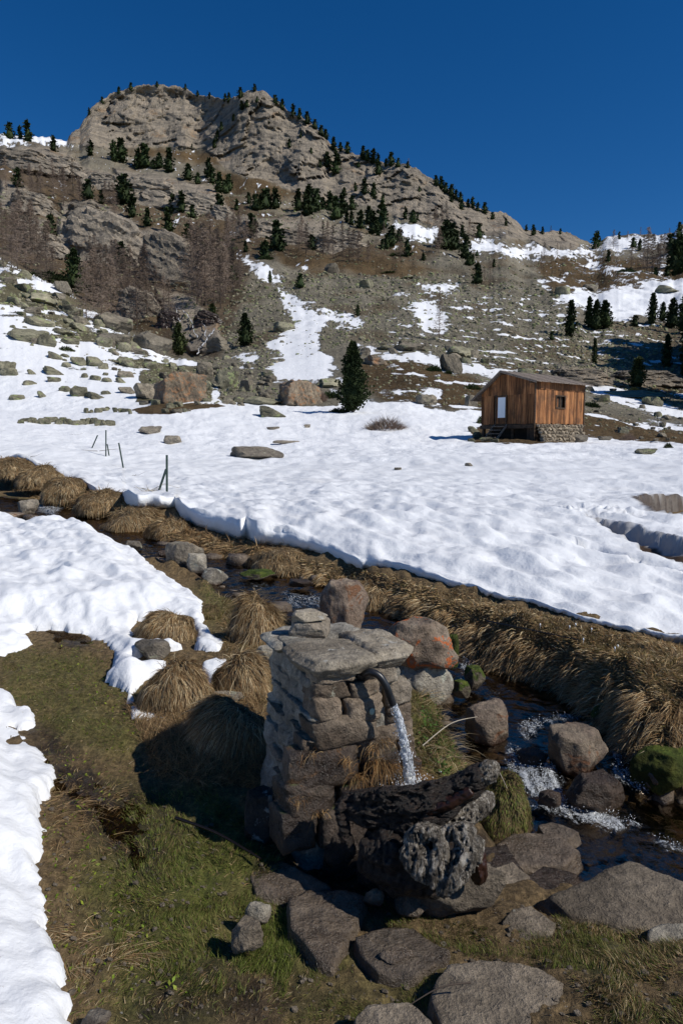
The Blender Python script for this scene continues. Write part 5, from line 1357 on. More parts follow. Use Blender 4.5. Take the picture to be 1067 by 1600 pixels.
# ------------------------------------------------------------------ the hut
t = NT('weathered_larch_board'); p = t.objc()
gr_ = t.noise(t.scale(p, (15, 15, 0.8)), 1.0, 6, 0.7, 0.3); n1 = t.noise(t.scale(p, (1.2, 1.2, 0.8)), 1.5, 4, 0.6)
rv = t.n('ObjectInfo').outputs['Random']
c = t.ramp(gr_, [(0.36, (0.07, 0.030, 0.015)), (0.47, (0.23, 0.098, 0.040)), (0.57, (0.37, 0.165, 0.062)), (0.70, (0.42, 0.25, 0.135))])
c = t.mix(t.ss(n1, 0.48, 0.66, 0, 0.65), c, (0.075, 0.040, 0.024))
c = t.mix(1.0, c, t.math('MULTIPLY_ADD', rv, 1.0, 0.42), 'MULTIPLY')
M_BOARD = t.done(t.pbsdf(c, 0.75, t.bump(gr_, 0.7, 0.01), 0.2))
def plainm(name, c1, c2, sc=4, rough=0.7, bump=0.01, spec=0.3, metal=0.0):
    t = NT(name); p = t.objc(); n = t.noise(p, sc, 5, 0.65)
    return t.done(t.pbsdf(t.mix(t.ss(n, .3, .7), c1, c2), rough, t.bump(n, 0.6, bump), spec, **({'Metallic': metal} if metal else {})))
M_GREYWD = plainm('grey_weathered_wood', (0.12, 0.095, 0.075), (0.27, 0.22, 0.175), 9)
M_DARKWD = plainm('dark_beam_wood', (0.035, 0.022, 0.014), (0.10, 0.062, 0.036), 7)
M_DARK = plainm('hut_dark_shade', (0.012, 0.010, 0.008), (0.03, 0.022, 0.016), 3)  # near-black colour standing in for the shade inside and under the hut
M_PANE = plainm('bluish_white_pane', (0.72, 0.77, 0.83), (0.80, 0.84, 0.88), 2, 0.25, 0.0005, 0.6)  # almost even bluish white
def box_vf(x0, x1, y0, y1, z0, z1):
    V = np.array([(x, y, z) for z in (z0, z1) for y in (y0, y1) for x in (x0, x1)], float)
    F = np.array([(0, 2, 3, 1), (4, 5, 7, 6), (0, 1, 5, 4), (2, 6, 7, 3), (0, 4, 6, 2), (1, 3, 7, 5)])
    return V, F
hut = empty('wooden_hut', (0.30, 35.0, 0), math.atan2(0.62, 0.783))
hx, hy, _ = at_depth(834, 660, 34.8)
hut.location = (float(hx), float(hy), CAMZ)
LS_, LG_ = 4.3, 3.4
FLR, EAVE, RID, EAVL, YR = 0.87, 3.02, 3.58, 2.46, 1.9
def roofz(y): return EAVE + (RID - EAVE) * y / YR if y < YR else RID + (EAVL - RID) * (y - YR) / (LG_ - YR)
def part(name, VF, mat, parent=hut, **kw):
    return obj_np(name, VF[0], VF[1], mat, parent, smooth=False, **kw)
g = np.random.default_rng(44)
# side wall boards (window opening 1.76-2.50, z 1.70-2.27)
n = 23; wb = LS_ / n
for i in range(n):
    a, b = i * wb + 0.004, (i + 1) * wb - 0.004; j = g.uniform(0, 0.018)
    zb = FLR - g.uniform(0, 0.05)
    if b > 1.76 and a < 2.50:
        a2, b2 = a, b
        part('board', box_vf(a2, b2, -0.03 - j, 0.0 - j, zb, 1.70), M_BOARD); part('board', box_vf(a2, b2, -0.03 - j, 0.0 - j, 2.27, 2.62), M_BOARD)
    else: part('board', box_vf(a, b, -0.03 - j, 0.0 - j, zb, 2.62), M_BOARD)
for i in range(11):
    a, b = i * LS_ / 11 + 0.004, (i + 1) * LS_ / 11 - 0.004
    part('board', box_vf(a, b, -0.065 - g.uniform(0, .006), -0.034, 2.58, EAVE - 0.03), M_BOARD)
# gable boards (door 1.70-2.45, up to z 2.36), upper courses lap over the lower
n = 20; wb = LG_ / n
def gboard(y0, y1, x0, x1, z0):
    V = np.array([(x0, y0, z0), (x1, y0, z0), (x0, y1, z0), (x1, y1, z0), (x0, y0, roofz(y0) - .02), (x1, y0, roofz(y0) - .02), (x0, y1, roofz(y1) - .02), (x1, y1, roofz(y1) - .02)])
    return V, np.array([(0, 2, 3, 1), (4, 5, 7, 6), (0, 1, 5, 4), (2, 6, 7, 3), (0, 4, 6, 2), (1, 3, 7, 5)])
for i in range(n):
    a, b = i * wb + 0.004, (i + 1) * wb - 0.004; j = g.uniform(0, 0.018); top = 2.46 if (a + b) / 2 < 1.72 else 2.38
    zb = (2.37 if (b > 1.72 and a < 2.44) else FLR - g.uniform(0, 0.06))
    if zb < 2.3: part('board', box_vf(-0.03 - j, -j, a, b, zb, min(top, roofz((a + b) / 2) - .06)), M_BOARD)
    part('board', gboard(a, b, -0.065 - j * .4, -0.034, 2.34), M_BOARD)
# door
dr = part('door', box_vf(-0.055, -0.02, 1.71, 2.45, FLR, 2.36), M_BOARD)
part('pane', box_vf(-0.068, -0.057, 1.78, 2.26, 1.18, 2.24), M_PANE, dr)
for q in (1.71, 2.40): part('door_frame', box_vf(-0.085, -0.05, q - 0.03, q + 0.04, FLR, 2.38), M_DARKWD, dr)
part('door_frame', box_vf(-0.085, -0.05, 1.76, 2.36, 2.27, 2.34), M_DARKWD, dr)
part('handle', box_vf(-0.11, -0.057, 2.285, 2.31, 1.62, 1.72), M_GREYWD, dr)
# window
wd = part('window', box_vf(1.70, 1.76, -0.085, -0.02, 1.64, 2.33), M_DARKWD); part('window_frame', box_vf(2.50, 2.56, -0.085, -0.02, 1.64, 2.33), M_DARKWD, wd); part('window_frame', box_vf(1.762, 2.498, -0.085, -0.02, 1.64, 1.70), M_DARKWD, wd); part('window_frame', box_vf(1.762, 2.498, -0.085, -0.02, 2.27, 2.33), M_DARKWD, wd)
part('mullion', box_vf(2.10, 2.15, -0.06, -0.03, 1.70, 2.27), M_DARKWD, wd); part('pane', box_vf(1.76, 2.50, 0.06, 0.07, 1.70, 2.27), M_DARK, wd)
part('curtain', box_vf(1.80, 2.06, 0.03, 0.05, 1.72, 2.2), M_BOARD, wd)
# hidden walls and interior box, floor beams
part('back_wall', box_vf(0.02, LS_, LG_ - 0.04, LG_, FLR, EAVL - .03), M_BOARD); part('end_wall', box_vf(LS_ - 0.04, LS_, 0.02, LG_ - .05, FLR, 2.44), M_BOARD)
V = np.array([(LS_ - .04, 0.02, 2.44), (LS_, .02, 2.44), (LS_ - .04, LG_ - .05, 2.44), (LS_, LG_ - .05, 2.44), (LS_ - .04, .02, EAVE - .03), (LS_, .02, EAVE - .03), (LS_ - .04, YR, RID - .03), (LS_, YR, RID - .03)])
part('end_gable', (V, np.array([(0, 2, 6, 4), (1, 5, 7, 3), (4, 6, 7, 5), (2, 3, 7, 6)])), M_BOARD)
part('floor', box_vf(0.0, LS_, 0.02, LG_, FLR - 0.06, FLR), M_DARKWD)
part('sill_beam', box_vf(-0.10, 0.06, -0.03, LG_ + .03, FLR - 0.26, FLR - 0.075), M_DARKWD); part('sill_beam', box_vf(0.07, LS_, 0.0, 0.14, FLR - 0.26, FLR - 0.065), M_DARKWD)
part('corner_post', box_vf(-0.075, -0.005, -0.085, -0.035, FLR - 0.75, 2.98), M_DARKWD); part('corner_post', box_vf(LS_ - 0.0, LS_ + 0.07, -0.07, 0.02, FLR - 0.6, 2.95), M_DARKWD)
for y_ in (0.35, 1.35, 2.75, 3.3): part('post', box_vf(0.1, 0.24, y_, y_ + 0.14, -0.3, FLR - 0.07), M_DARKWD)
part('underfloor_shade_sheet', box_vf(0.6, 0.7, 0.1, LG_ - .1, -0.4, FLR - .08), M_DARK)  # added dark sheet that paints the shade of the void below the floor
part('joist', box_vf(0.5, 0.62, 0.2, LG_, FLR - .24, FLR - .07), M_DARKWD)
# roof: grey boards laid up the slope
def roof_side(y0, y1, over, nb):
    z0, z1 = roofz(min(max(y0, 0), LG_)), roofz(min(max(y1, 0), LG_))
    sl = (RID - EAVE) / YR if y0 < YR and y1 <= YR else (EAVL - RID) / (LG_ - YR)
    for i in range(nb):
        a = -0.42 + (LS_ + 0.84) * i / nb; b = -0.42 + (LS_ + 0.84) * (i + 1) / nb - 0.012
        e = g.uniform(0, 0.05); hgt = 0.022 + g.uniform(0, 0.015)
        ya, yb = (y0 - over - e, y1) if y0 < YR and y1 <= YR else (y0, y1 + over + e)
        f = (lambda y: RID + (EAVE - RID) * (YR - y) / YR) if y1 <= YR else (lambda y: RID + (EAVL - RID) * (y - YR) / (LG_ - YR))
        V = np.array([(a, ya, f(ya)), (b, ya, f(ya)), (a, yb, f(yb)), (b, yb, f(yb)), (a, ya, f(ya) + hgt), (b, ya, f(ya) + hgt), (a, yb, f(yb) + hgt), (b, yb, f(yb) + hgt)])
        part('roof_board', (V, np.array([(0, 2, 3, 1), (4, 5, 7, 6), (0, 1, 5, 4), (2, 6, 7, 3), (0, 4, 6, 2), (1, 3, 7, 5)])), M_GREYWD)
roof_side(0.0, YR, 0.36, 22); roof_side(YR + 0.003, LG_, 0.42, 22)
for sgn in (0, 1):     # barge boards on the gable
    ya, yb = ((-0.34, YR) if sgn == 0 else (YR, LG_ + .38))
    f = (lambda y: RID + (EAVE - RID) * (YR - y) / YR) if sgn == 0 else (lambda y: RID + (EAVL - RID) * (y - YR) / (LG_ - YR))
    V = np.array([(x_, y_, f(y_) + dz) for dz in (-0.08, -0.003) for y_ in (ya, yb) for x_ in (-0.40, -0.37)])
    part('barge_board', (V, np.array([(0, 2, 3, 1), (4, 5, 7, 6), (0, 1, 5, 4), (2, 6, 7, 3), (0, 4, 6, 2), (1, 3, 7, 5)])), M_GREYWD)
part('rafter', box_vf(-0.36, -0.07, 0.03, 0.11, 2.86, 2.97), M_DARKWD); part('rafter', box_vf(-0.36, -0.07, YR - .05, YR + .05, 3.40, 3.52), M_DARKWD)
# steps up to the door
for y_ in (1.62, 2.42):
    V = np.array([(-0.08, y_, FLR - .16), (-0.08, y_, FLR - .04), (-0.98, y_, -0.12), (-0.98, y_, 0.02)]); V = np.concatenate([V, V + [0, 0.06, 0]])
    part('stringer', (V, np.array([(0, 1, 3, 2), (4, 6, 7, 5), (0, 4, 5, 1), (2, 3, 7, 6), (1, 5, 7, 3), (0, 2, 6, 4)])), M_GREYWD)
for i in range(4):
    xx, zz = -0.22 - i * 0.22, FLR - 0.17 - i * 0.19
    part('step', box_vf(xx - 0.13, xx + 0.07, 1.66, 2.44, zz, zz + 0.035), M_GREYWD)
# dry stone footing under the side wall
M_FOOT = mk_rock('footing_stone', (0.22, 0.18, 0.13), (0.34, 0.28, 0.20), (0.44, 0.37, 0.27), sc=1.2)
STM = [mesh_np('stone', *rock_vf(2, 700 + i, 10, 0.06), M_FOOT, smooth=False) for i in range(6)]
for lay_ in range(6):
    zc = -0.22 + lay_ * 0.17; xq = 0.04
    while xq < 3.95 - lay_ * .02:
        w_ = g.uniform(0.16, 0.34); o = bpy.data.objects.new('stone', STM[int(g.integers(6))])
        o.location = (xq + w_ / 2, -0.12 - (5 - lay_) * 0.075 + g.uniform(-.04, .04), zc + g.uniform(-.02, .02)); o.scale = (w_ * 1.08, 0.32, g.uniform(0.17, 0.23)); o.rotation_euler = (0, g.uniform(-.15, .15), g.uniform(-.3, .3)); link(o, hut); xq += w_
part('footing_core', box_vf(0.05, 4.0, -0.02, 0.3, -0.5, FLR - 0.27), M_DARKWD)
tag(hut, 'small brown wooden hut with a white-paned door on a dry stone footing', 'hut')
for i, (px, py, w, h, lb) in enumerate([(745, 684, 16, 9, 'dark stone left of the hut steps'), (757, 690, 20, 7, 'flat mossy stone in front of the hut steps'), (771, 691, 14, 5, 'small stone in front of the hut steps'), (735, 690, 12, 5, 'leftmost small stone of the hut mound'), (738, 676, 18, 10, 'stone heap piece under the left corner of the hut')]):
    far_rock(px, py, w, h, lb, name='stone', cat='stone', seed=i, mat=M_TALUS)

# ------------------------------------------------------------------ fence stakes in the snow
M_STAKE = plainm('green_painted_steel', (0.012, 0.030, 0.024), (0.03, 0.055, 0.042), 20, 0.45, 0.001, 0.4)
def stake(b, tpx, label, at=far_at, th=0.022):
    x, y, z = at(*b)
    X2, Y2, Z2 = at_depth(tpx[0], tpx[1], y)
    v, f = tube([(0, 0, -0.25), (0, 0, 0.0), ((float(X2) - x) * .5, 0, (float(Z2) - z) * .5), (float(X2) - x, float(Y2) - y, float(Z2) - z)], [th] * 4, 4)
    f = np.concatenate([tri(f), [[12, 13, 14], [12, 14, 15]]])
    o = obj_np('fence_stake', v, f, M_STAKE, loc=(x, y, z), smooth=False)
    return tag(o, label, 'stake')
stake((148, 700), (153, 680), 'short green stake leaning right, left of the tall upright one')
stake((166, 715), (166, 672), 'tall upright green stake in the group left on the snow')
stake((171, 714), (168, 694), 'short green stake leaning against the tall left stake')
stake((193, 731), (186, 692), 'green stake leaning to the left between the two stake groups')
stake((261, 763), (261, 711), 'tall upright green stake nearest to the stream')
stake((249, 762), (260, 733), 'green stake leaning on the one nearest to the stream')
stake((5, 672), (-3, 655), 'dark stake at the very left edge of the snow')
M_STRAWB = plainm('bleached_branch', (0.30, 0.26, 0.20), (0.50, 0.44, 0.34), 9)
def branchy(b, L, label, seed, mat, at=far_at, nm='fallen_branch', n=7, up=0.3):
    x, y, z = at(*b) if at else b
    g = np.random.default_rng(seed); VV, FF, o_ = [], [], 0
    for i in range(n):
        a = g.uniform(-3.1, 3.1) if i else 0.2; l = L * (1 if i == 0 else g.uniform(.3, .7)); s = np.array([g.uniform(-.3, .3) * L, 0, 0.02])
        pts = [s, s + np.array([math.cos(a) * l * .5, math.sin(a) * l * .4, up * l * .5 * g.random()]), s + np.array([math.cos(a) * l, math.sin(a) * l * .8, up * l * g.random() + 0.01])]
        v, f = tube(pts, [L * .012, L * .009, L * .004], 5); VV.append(v); FF.append(tri(f) + o_); o_ += len(v)
    return tag(obj_np(nm, np.concatenate(VV), np.concatenate(FF), mat, loc=(x, y, z)), label, 'branch')
branchy((233, 762), 0.55, 'pale dry branch on the snow left of the nearest stakes', 1, M_STRAWB, n=10, up=.5)
branchy((43, 712), 0.5, 'small forked twig on the snow above the brown tussocks', 2, M_BARK, n=5)
branchy((212, 744), 0.3, 'tiny dark twig on the snow between the stakes', 3, M_BARK, n=3)
branchy((121, 680), 0.35, 'tiny dark twig on the open snow at left', 4, M_BARK, n=3)
branchy((150, 711), 0.7, 'thin loose wire and twig beside the tall left stake', 5, M_BARK, n=3, up=.15)
# ------------------------------------------------------------------ foreground stones
def near_pt(px, py, zrel):
    x, y, z = at_z(px, py, zrel); return np.array([float(x), float(y), float(z)])
def boulder(px, py, wpx, hpx, zrel, label, mat, seed, deep=0.8, rz=0.0, sub=5, npl=20, lo=0.72, rough=0.09, sink=0.15, name='boulder', strata=0.15, cat='boulder', lean=(0, 0), soft=0.02):
    p = near_pt(px, py, zrel)
    W, H = wpx * p[1] / FPX, hpx * p[1] / FPX * 1.02
    V, F = rock_vf(sub, seed, npl, rough, soft, lo, strata)
    sx = V[:, 0].max() - V[:, 0].min()
    V = V * np.array([W * 1.02, W * deep, H * (1 + sink)]); V[:, 2] -= H * sink
    o = obj_np(name, V, F, mat, loc=(p[0], p[1] + W * deep * 0.42, p[2]))
    o.rotation_euler = (lean[0], lean[1], rz)
    return tag(o, label, cat)

def slab(poly, zrel, thick, label, mat, seed, rough=0.006, sub=5, name='flat_stone', tilt=(0.0, 0.0), cat='flat stone', bev=0.6, parent=None):
    """stone slab whose upper face, zrel below the lens, fills a (convex) outline of the picture"""
    zrel = zrel - 0.018; W = np.array([near_pt(a, b, zrel) for a, b in poly]); c = W.mean(0)
    P = W[:, :2] - c[:2]
    if (np.roll(P, -1, 0)[:, 1] * P[:, 0] - np.roll(P, -1, 0)[:, 0] * P[:, 1]).sum() < 0: P = P[::-1]
    N, D = [], []
    ext = np.abs(P).max(); k = ext / thick * 0.9           # work in a space where the slab is as thick as wide
    for i in range(len(P)):
        a, b = P[i], P[(i + 1) % len(P)]; e = b - a; L = np.hypot(*e)
        if L < 1e-4: continue
        n = np.array([e[1], -e[0]]) / L; d = float(n @ a)
        if d < 0.01: continue
        nn = np.array([n[0], n[1], 0.12]); m = np.linalg.norm(nn); N.append(nn / m); D.append((d + 0.12 * thick * k * 0.45) / m)
    h = thick * k / 2
    N += [(0, 0, 1), (0, 0, -1)]; D += [h, h]
    V, F = ICO[sub]
    r = hull(V, np.array(N), np.array(D), 0.012)
    Q = V * r[:, None]; Q[:, 2] /= k
    g = np.random.default_rng(seed); o = g.uniform(0, 40, 3)
    n1 = fbm(Q[:, 0] / 0.14 + o[0], Q[:, 1] / 0.14 + o[1], Q[:, 2] / 0.10 + o[2], 4, 0.55)
    n2 = fbm(Q[:, 0] / 0.4 + o[0], Q[:, 1] / 0.4, 0 * Q[:, 0], 2)
    fr = (Q[:, 2] / (thick / 2)).clip(-1, 1)
    Q[:, :2] *= (1 + 0.05 * n2 + 0.03 * n1)[:, None]
    Q[:, 2] += rough * n1 + rough * 1.3 * n2
    edge = sstep(0.80, 1.0, r / np.maximum(r.max(), 1e-6))
    # stepped broken edges
    Q[:, 2] += thick * 0.05 * np.floor(2.5 * fbm(Q[:, 0] / 0.2 + o[1], Q[:, 1] / 0.2, 0 * Q[:, 0] + o[2], 2)) * (fr > 0.4) * 0.5
    o_ = obj_np(name, Q, F, mat, loc=(c[0], c[1], c[2] - thick / 2), parent=parent)
    o_.rotation_euler = (tilt[0], tilt[1], 0)
    return tag(o_, label, cat) if parent is None else o_

# behind the fountain
boulder(538, 1000, 80, 92, -1.66, 'rounded boulder with an orange patch standing in the stream behind the fountain', M_RUST, 11, 0.8, 0.2, npl=34, lo=.8)
boulder(656, 1054, 128, 80, -1.50, 'big broad boulder with bright orange lichen behind the fountain', M_ORNG, 31, 0.7, 0.0, npl=46, lo=.86, sink=0.0)
boulder(664, 1108, 100, 78, -1.74, 'pale speckled block under the orange lichen boulder', M_PALE, 13, 0.7, 0.15, lo=0.75)
boulder(744, 1078, 36, 34, -1.76, 'dark mossy stone in the stream right of the orange lichen boulder', M_MOSSR, 14)
boulder(722, 1090, 32, 26, -1.76, 'smaller mossy stone left of the dark one in the stream', M_MOSSR, 15)
boulder(708, 1040, 20, 50, -1.70, 'mossy stone wedged at the right side of the orange lichen boulder', M_MOSS, 16, lo=.76)
boulder(415, 1035, 34, 24, -1.58, 'small round lichen-grey stone left of the fountain top', M_PALE, 17, lo=.8, sub=4)
# in the stream at the right
boulder(768, 1166, 74, 62, -1.86, 'grey-topped stone with a rusty wet foot at the left stream bank', M_RUST, 18, 0.8, 0.3, lo=.76)
boulder(908, 1214, 100, 76, -1.90, 'big brown and orange boulder in the middle of the stream', M_RUST, 19, 0.75, 0.2, lo=.76)
boulder(936, 1272, 100, 56, -1.96, 'dark wet boulder below the brown and orange one', M_WET, 20, 0.7, 0.0, lo=.76)
boulder(1045, 1240, 100, 62, -1.93, 'large bright green mossy boulder at the right bank', M_MOSS, 21, 0.8, 0.0, lo=.8)
boulder(1005, 1192, 50, 38, -1.90, 'small green mossy stone left of the large mossy boulder', M_MOSS, 22, lo=.8)
boulder(952, 1152, 52, 42, -1.88, 'mossy brown stone half under the hanging grass bank', M_MOSSR, 23, lo=.76)
boulder(862, 1262, 40, 20, -1.93, 'small wet stone in the white water', M_WET, 25, sub=4)
boulder(835, 1200, 52, 24, -1.90, 'round stone under the white water of the rapid', M_WET, 26, sub=4, lo=.8)
slab([(770, 1318), (800, 1300), (870, 1300), (905, 1330), (880, 1352), (790, 1350)], -1.88, 0.10, 'wet brown flat stone at the left edge of the pool', M_WETS, 27)
slab([(840, 1290), (862, 1282), (905, 1300), (880, 1318), (850, 1306)], -1.90, 0.07, 'small triangular wet stone at the edge of the pool', M_WETS, 28)
slab([(715, 1330), (790, 1320), (820, 1360), (760, 1385), (720, 1372)], -1.84, 0.10, 'dark wet flat stone right of the root wood', M_WET, 29)
slab([(790, 1395), (848, 1352), (905, 1362), (880, 1385), (815, 1418), (786, 1415)], -1.83, 0.05, 'dark narrow stone with water running over it', M_WET, 30)
slab([(768, 1358), (800, 1345), (828, 1370), (805, 1385), (780, 1380)], -1.82, 0.06, 'pale wet stone beside the narrow running-water stone', M_SLAB, 31)
# slabs in front
slab([(846, 1396), (985, 1342), (1080, 1376), (1140, 1400), (1130, 1450), (1040, 1452), (960, 1440), (890, 1425)], -1.72, 0.11, 'largest pale grey slab at the right edge of the pool', M_SLAB, 32, tilt=(0.03, 0))
slab([(680, 1530), (700, 1508), (760, 1500), (850, 1512), (888, 1528), (902, 1575), (905, 1625), (800, 1640), (690, 1605), (672, 1560)], -1.64, 0.10, 'large grey slab at the bottom edge of the picture', M_SLAB, 33)
slab([(553, 1462), (600, 1444), (650, 1446), (708, 1482), (700, 1500), (640, 1530), (590, 1520), (560, 1490)], -1.68, 0.10, 'brown-grey slab with a wet patch left of the bottom slab', M_WETS, 34)
slab([(450, 1400), (480, 1388), (545, 1390), (572, 1398), (556, 1440), (520, 1508), (495, 1500), (452, 1450)], -1.68, 0.12, 'dark wet slab in front of the fountain', M_WETS, 35, tilt=(0, 0.03))
slab([(388, 1366), (412, 1348), (440, 1342), (520, 1385), (470, 1402), (400, 1396)], -1.70, 0.08, 'thin brown slab at the shaded foot of the fountain', M_WETS, 36)
slab([(553, 1590), (575, 1570), (640, 1565), (672, 1592), (690, 1640), (560, 1650)], -1.62, 0.08, 'brown slab cut by the bottom edge of the picture', M_SLAB, 37)
slab([(782, 1440), (800, 1416), (830, 1410), (870, 1440), (862, 1462), (800, 1470)], -1.71, 0.09, 'small grey slab between the boulder and the largest slab', M_SLAB, 38)
slab([(1010, 1452), (1040, 1440), (1100, 1440), (1120, 1475), (1060, 1490), (1010, 1480)], -1.70, 0.10, 'pale stone under the corner of the largest slab', M_PALE, 39)
boulder(712, 1446, 180, 72, -1.76, 'light grey boulder lying in front of the root wood', M_SLAB, 40, 0.5, 0.05, lo=.76, sink=.1)
boulder(645, 1436, 60, 34, -1.74, 'small brown stone at the left end of the light grey boulder', M_WETS, 41, 0.7)
boulder(584, 1420, 36, 24, -1.72, 'small round stone between the slabs', M_RUST, 42, sub=4, lo=.8)
boulder(412, 1322, 72, 84, -1.74, 'upright dark boulder with white streaks left of the fountain foot', mk_rock('white_streaked_rock', (0.03, 0.025, 0.02), (0.07, 0.06, 0.05), (0.12, 0.10, 0.09), lichen=(0.45, 0.44, 0.41), lic=(0.56, 0.61)), 43, 0.7, 0.3, lo=.76)
boulder(385, 1490, 54, 42, -1.68, 'grey angular stone in the grass at the lower left', M_SLAB, 44, 0.8, lo=.76)
boulder(402, 1448, 44, 34, -1.69, 'white-flecked stone in the grass above the angular one', M_PALE, 45, 0.7, sub=4)
boulder(145, 1612, 50, 18, -1.62, 'sliver of pale stone at the bottom left beside the snow', M_PALE, 46, 0.8, sub=4)
boulder(620, 1510, 60, 12, -1.70, 'flat wet stone chip on the brown-grey slab', M_WETS, 47, sub=4)
boulder(235, 1030, 60, 26, -1.58, 'grey stone in the grass gap between two arms of snow', M_ROCK, 48, 0.6, sub=4)
boulder(350, 1102, 60, 18, -1.60, 'low grey stone beside the small snow patches', M_ROCK, 49, 0.6, sub=4)
boulder(380, 1046, 14, 10, -1.58, 'tiny grey stone in the straw left of the fountain', M_ROCK, 50, sub=3)
# upstream
boulder(284, 892, 62, 44, -1.50, 'grey lichened boulder in the stream beyond the snow lobe', M_ROCK, 51, 0.7, lo=.76)
boulder(306, 896, 34, 30, -1.50, 'smaller pale stone against the lichened stream boulder', M_PALE, 52, 0.7, sub=4)
boulder(335, 914, 42, 24, -1.54, 'pinkish pale stone in the stream between boulder and fountain', M_PALE, 53, 0.6, sub=4)
boulder(68, 832, 36, 22, -1.34, 'rounded brown stone at the upper edge of the left snow', M_ROCK, 54, 0.8, sub=4, lo=.8)
boulder(102, 838, 34, 12, -1.34, 'low stone right of the rounded brown one', M_ROCK, 55, sub=4)
boulder(143, 846, 36, 14, -1.36, 'low dark stone at the snow edge by the stream', M_ROCK, 56, sub=4)
boulder(207, 858, 28, 12, -1.42, 'small grey stone where stream and snow meet', M_ROCK, 57, sub=4)
boulder(40, 803, 34, 22, -1.27, 'grey stone amid green moss in the upper stream', M_ROCK, 58, sub=4)
boulder(12, 812, 44, 10, -1.24, 'flat brown stone at the left edge by the upper stream', M_RUST, 59, sub=4)
boulder(400, 905, 60, 12, -1.52, 'low mossy stone in the riffle left of the fountain', M_MOSSR, 60, sub=4)
boulder(255, 870, 20, 9, -1.46, 'tiny wet stone in the narrow part of the stream', M_WET, 61, sub=3)
boulder(470, 918, 40, 10, -1.54, 'dark flat stone in the riffle below the straw bank', M_WET, 62, sub=4)
# stones on the stream bed, too many to name one by one
g = np.random.default_rng(90); bp, bs = [], []
for _ in range(1500):
    i = g.integers(10, len(STR) - 6); a = STR[i]; t_ = STR[i + 1] - STR[i]; t_ = t_[:2] / np.hypot(*t_[:2]); nn = np.array([-t_[1], t_[0]])
    q = g.uniform(-1.1, 1.1); x_, y_ = a[:2] + nn * q * a[3] + t_ * g.uniform(-.05, .05)
    if y_ > 12: continue
    s = g.uniform(0.018, 0.06) * (1 + (g.random() < .08) * 1.2) * (0.7 + y_ / 9); bp.append((x_, y_, 0)); bs.append(s)
bp = np.array(bp); bs = np.array(bs); bp[:, 2] = ground_h(bp[:, 0], bp[:, 1]) - bs * 0.2
cob = [rock_vf(1, 800 + i, 14, 0.05, lo=.76) for i in range(6)]
V, F = scatter(cob, bp, bs[:, None] * g.uniform(0.7, 1.3, (len(bs), 3)) * np.array([[1.3, 1.1, .75]]))
tag(obj_np('stream_cobbles', V, F, M_WETS), 'dark brown cobbles and gravel on the bed and shores of the stream', kind='stuff')

# ------------------------------------------------------------------ the fountain pillar
YAWF = math.radians(25)
FR = np.array([math.cos(YAWF), math.sin(YAWF)]); FB = np.array([-math.sin(YAWF), math.cos(YAWF)])   # right along the front, and back along the left side
c0 = np.array([(491 - 533.5) / FPX * 2.70 / 0.975, 2.70]); FWID, FDEP = 0.44, 0.60
fount = empty('stone_fountain', (c0[0], c0[1], -0.08), YAWF)
def on_front(px, py, off=0.0):
    a, b, c = [float(v) for v in ray(px, py)]; n = np.array([math.sin(YAWF), -math.cos(YAWF)])
    o = c0 + n * off; k = (o @ n) / (a * n[0] + b * n[1])
    P = np.array([a * k, b * k]) - c0
    return float(P @ FR), float(P @ FB), CAMZ + c * k + 0.08
def on_left(px, py, off=0.0):
    a, b, c = [float(v) for v in ray(px, py)]; n = -FR
    o = c0 + n * off; k = (o @ n) / (a * n[0] + b * n[1]); P = np.array([a * k, b * k]) - c0
    return float(P @ FR), float(P @ FB), CAMZ + c * k + 0.08
M_MORT = mk_rock('old_lime_mortar', (0.13, 0.12, 0.10), (0.23, 0.21, 0.175), (0.33, 0.31, 0.26), lichen=(0.40, 0.39, 0.34), lic=(0.62, 0.70), sc=1.6, dark=0.5)
M_FST = mk_rock('fountain_stone_brown', (0.11, 0.080, 0.056), (0.205, 0.158, 0.115), (0.30, 0.24, 0.175), lichen=(0.32, 0.31, 0.24), lic=(0.66, 0.70), sc=1.6, dark=0.5)
M_FST2 = mk_rock('fountain_stone_pale', (0.16, 0.13, 0.095), (0.26, 0.22, 0.17), (0.34, 0.30, 0.24), orange=(0.34, 0.20, 0.11), org=(0.62, 0.68), sc=1.6, dark=0.4)
M_FCAP = mk_rock('fountain_cap_stone', (0.20, 0.165, 0.12), (0.31, 0.265, 0.20), (0.39, 0.34, 0.265), lichen=(0.50, 0.48, 0.42), lic=(0.62, 0.70), sc=1.4, dark=0.45)
M_FWETSHADE = mk_rock('fountain_stone_damp_shaded', (0.02, 0.014, 0.010), (0.05, 0.036, 0.027), (0.095, 0.072, 0.052), orange=(0.14, 0.07, 0.025), org=(0.55, 0.65), moss=0.15, sc=1.6, wet=1)  # damp stone, colour taken darker still for the shade on the lower courses
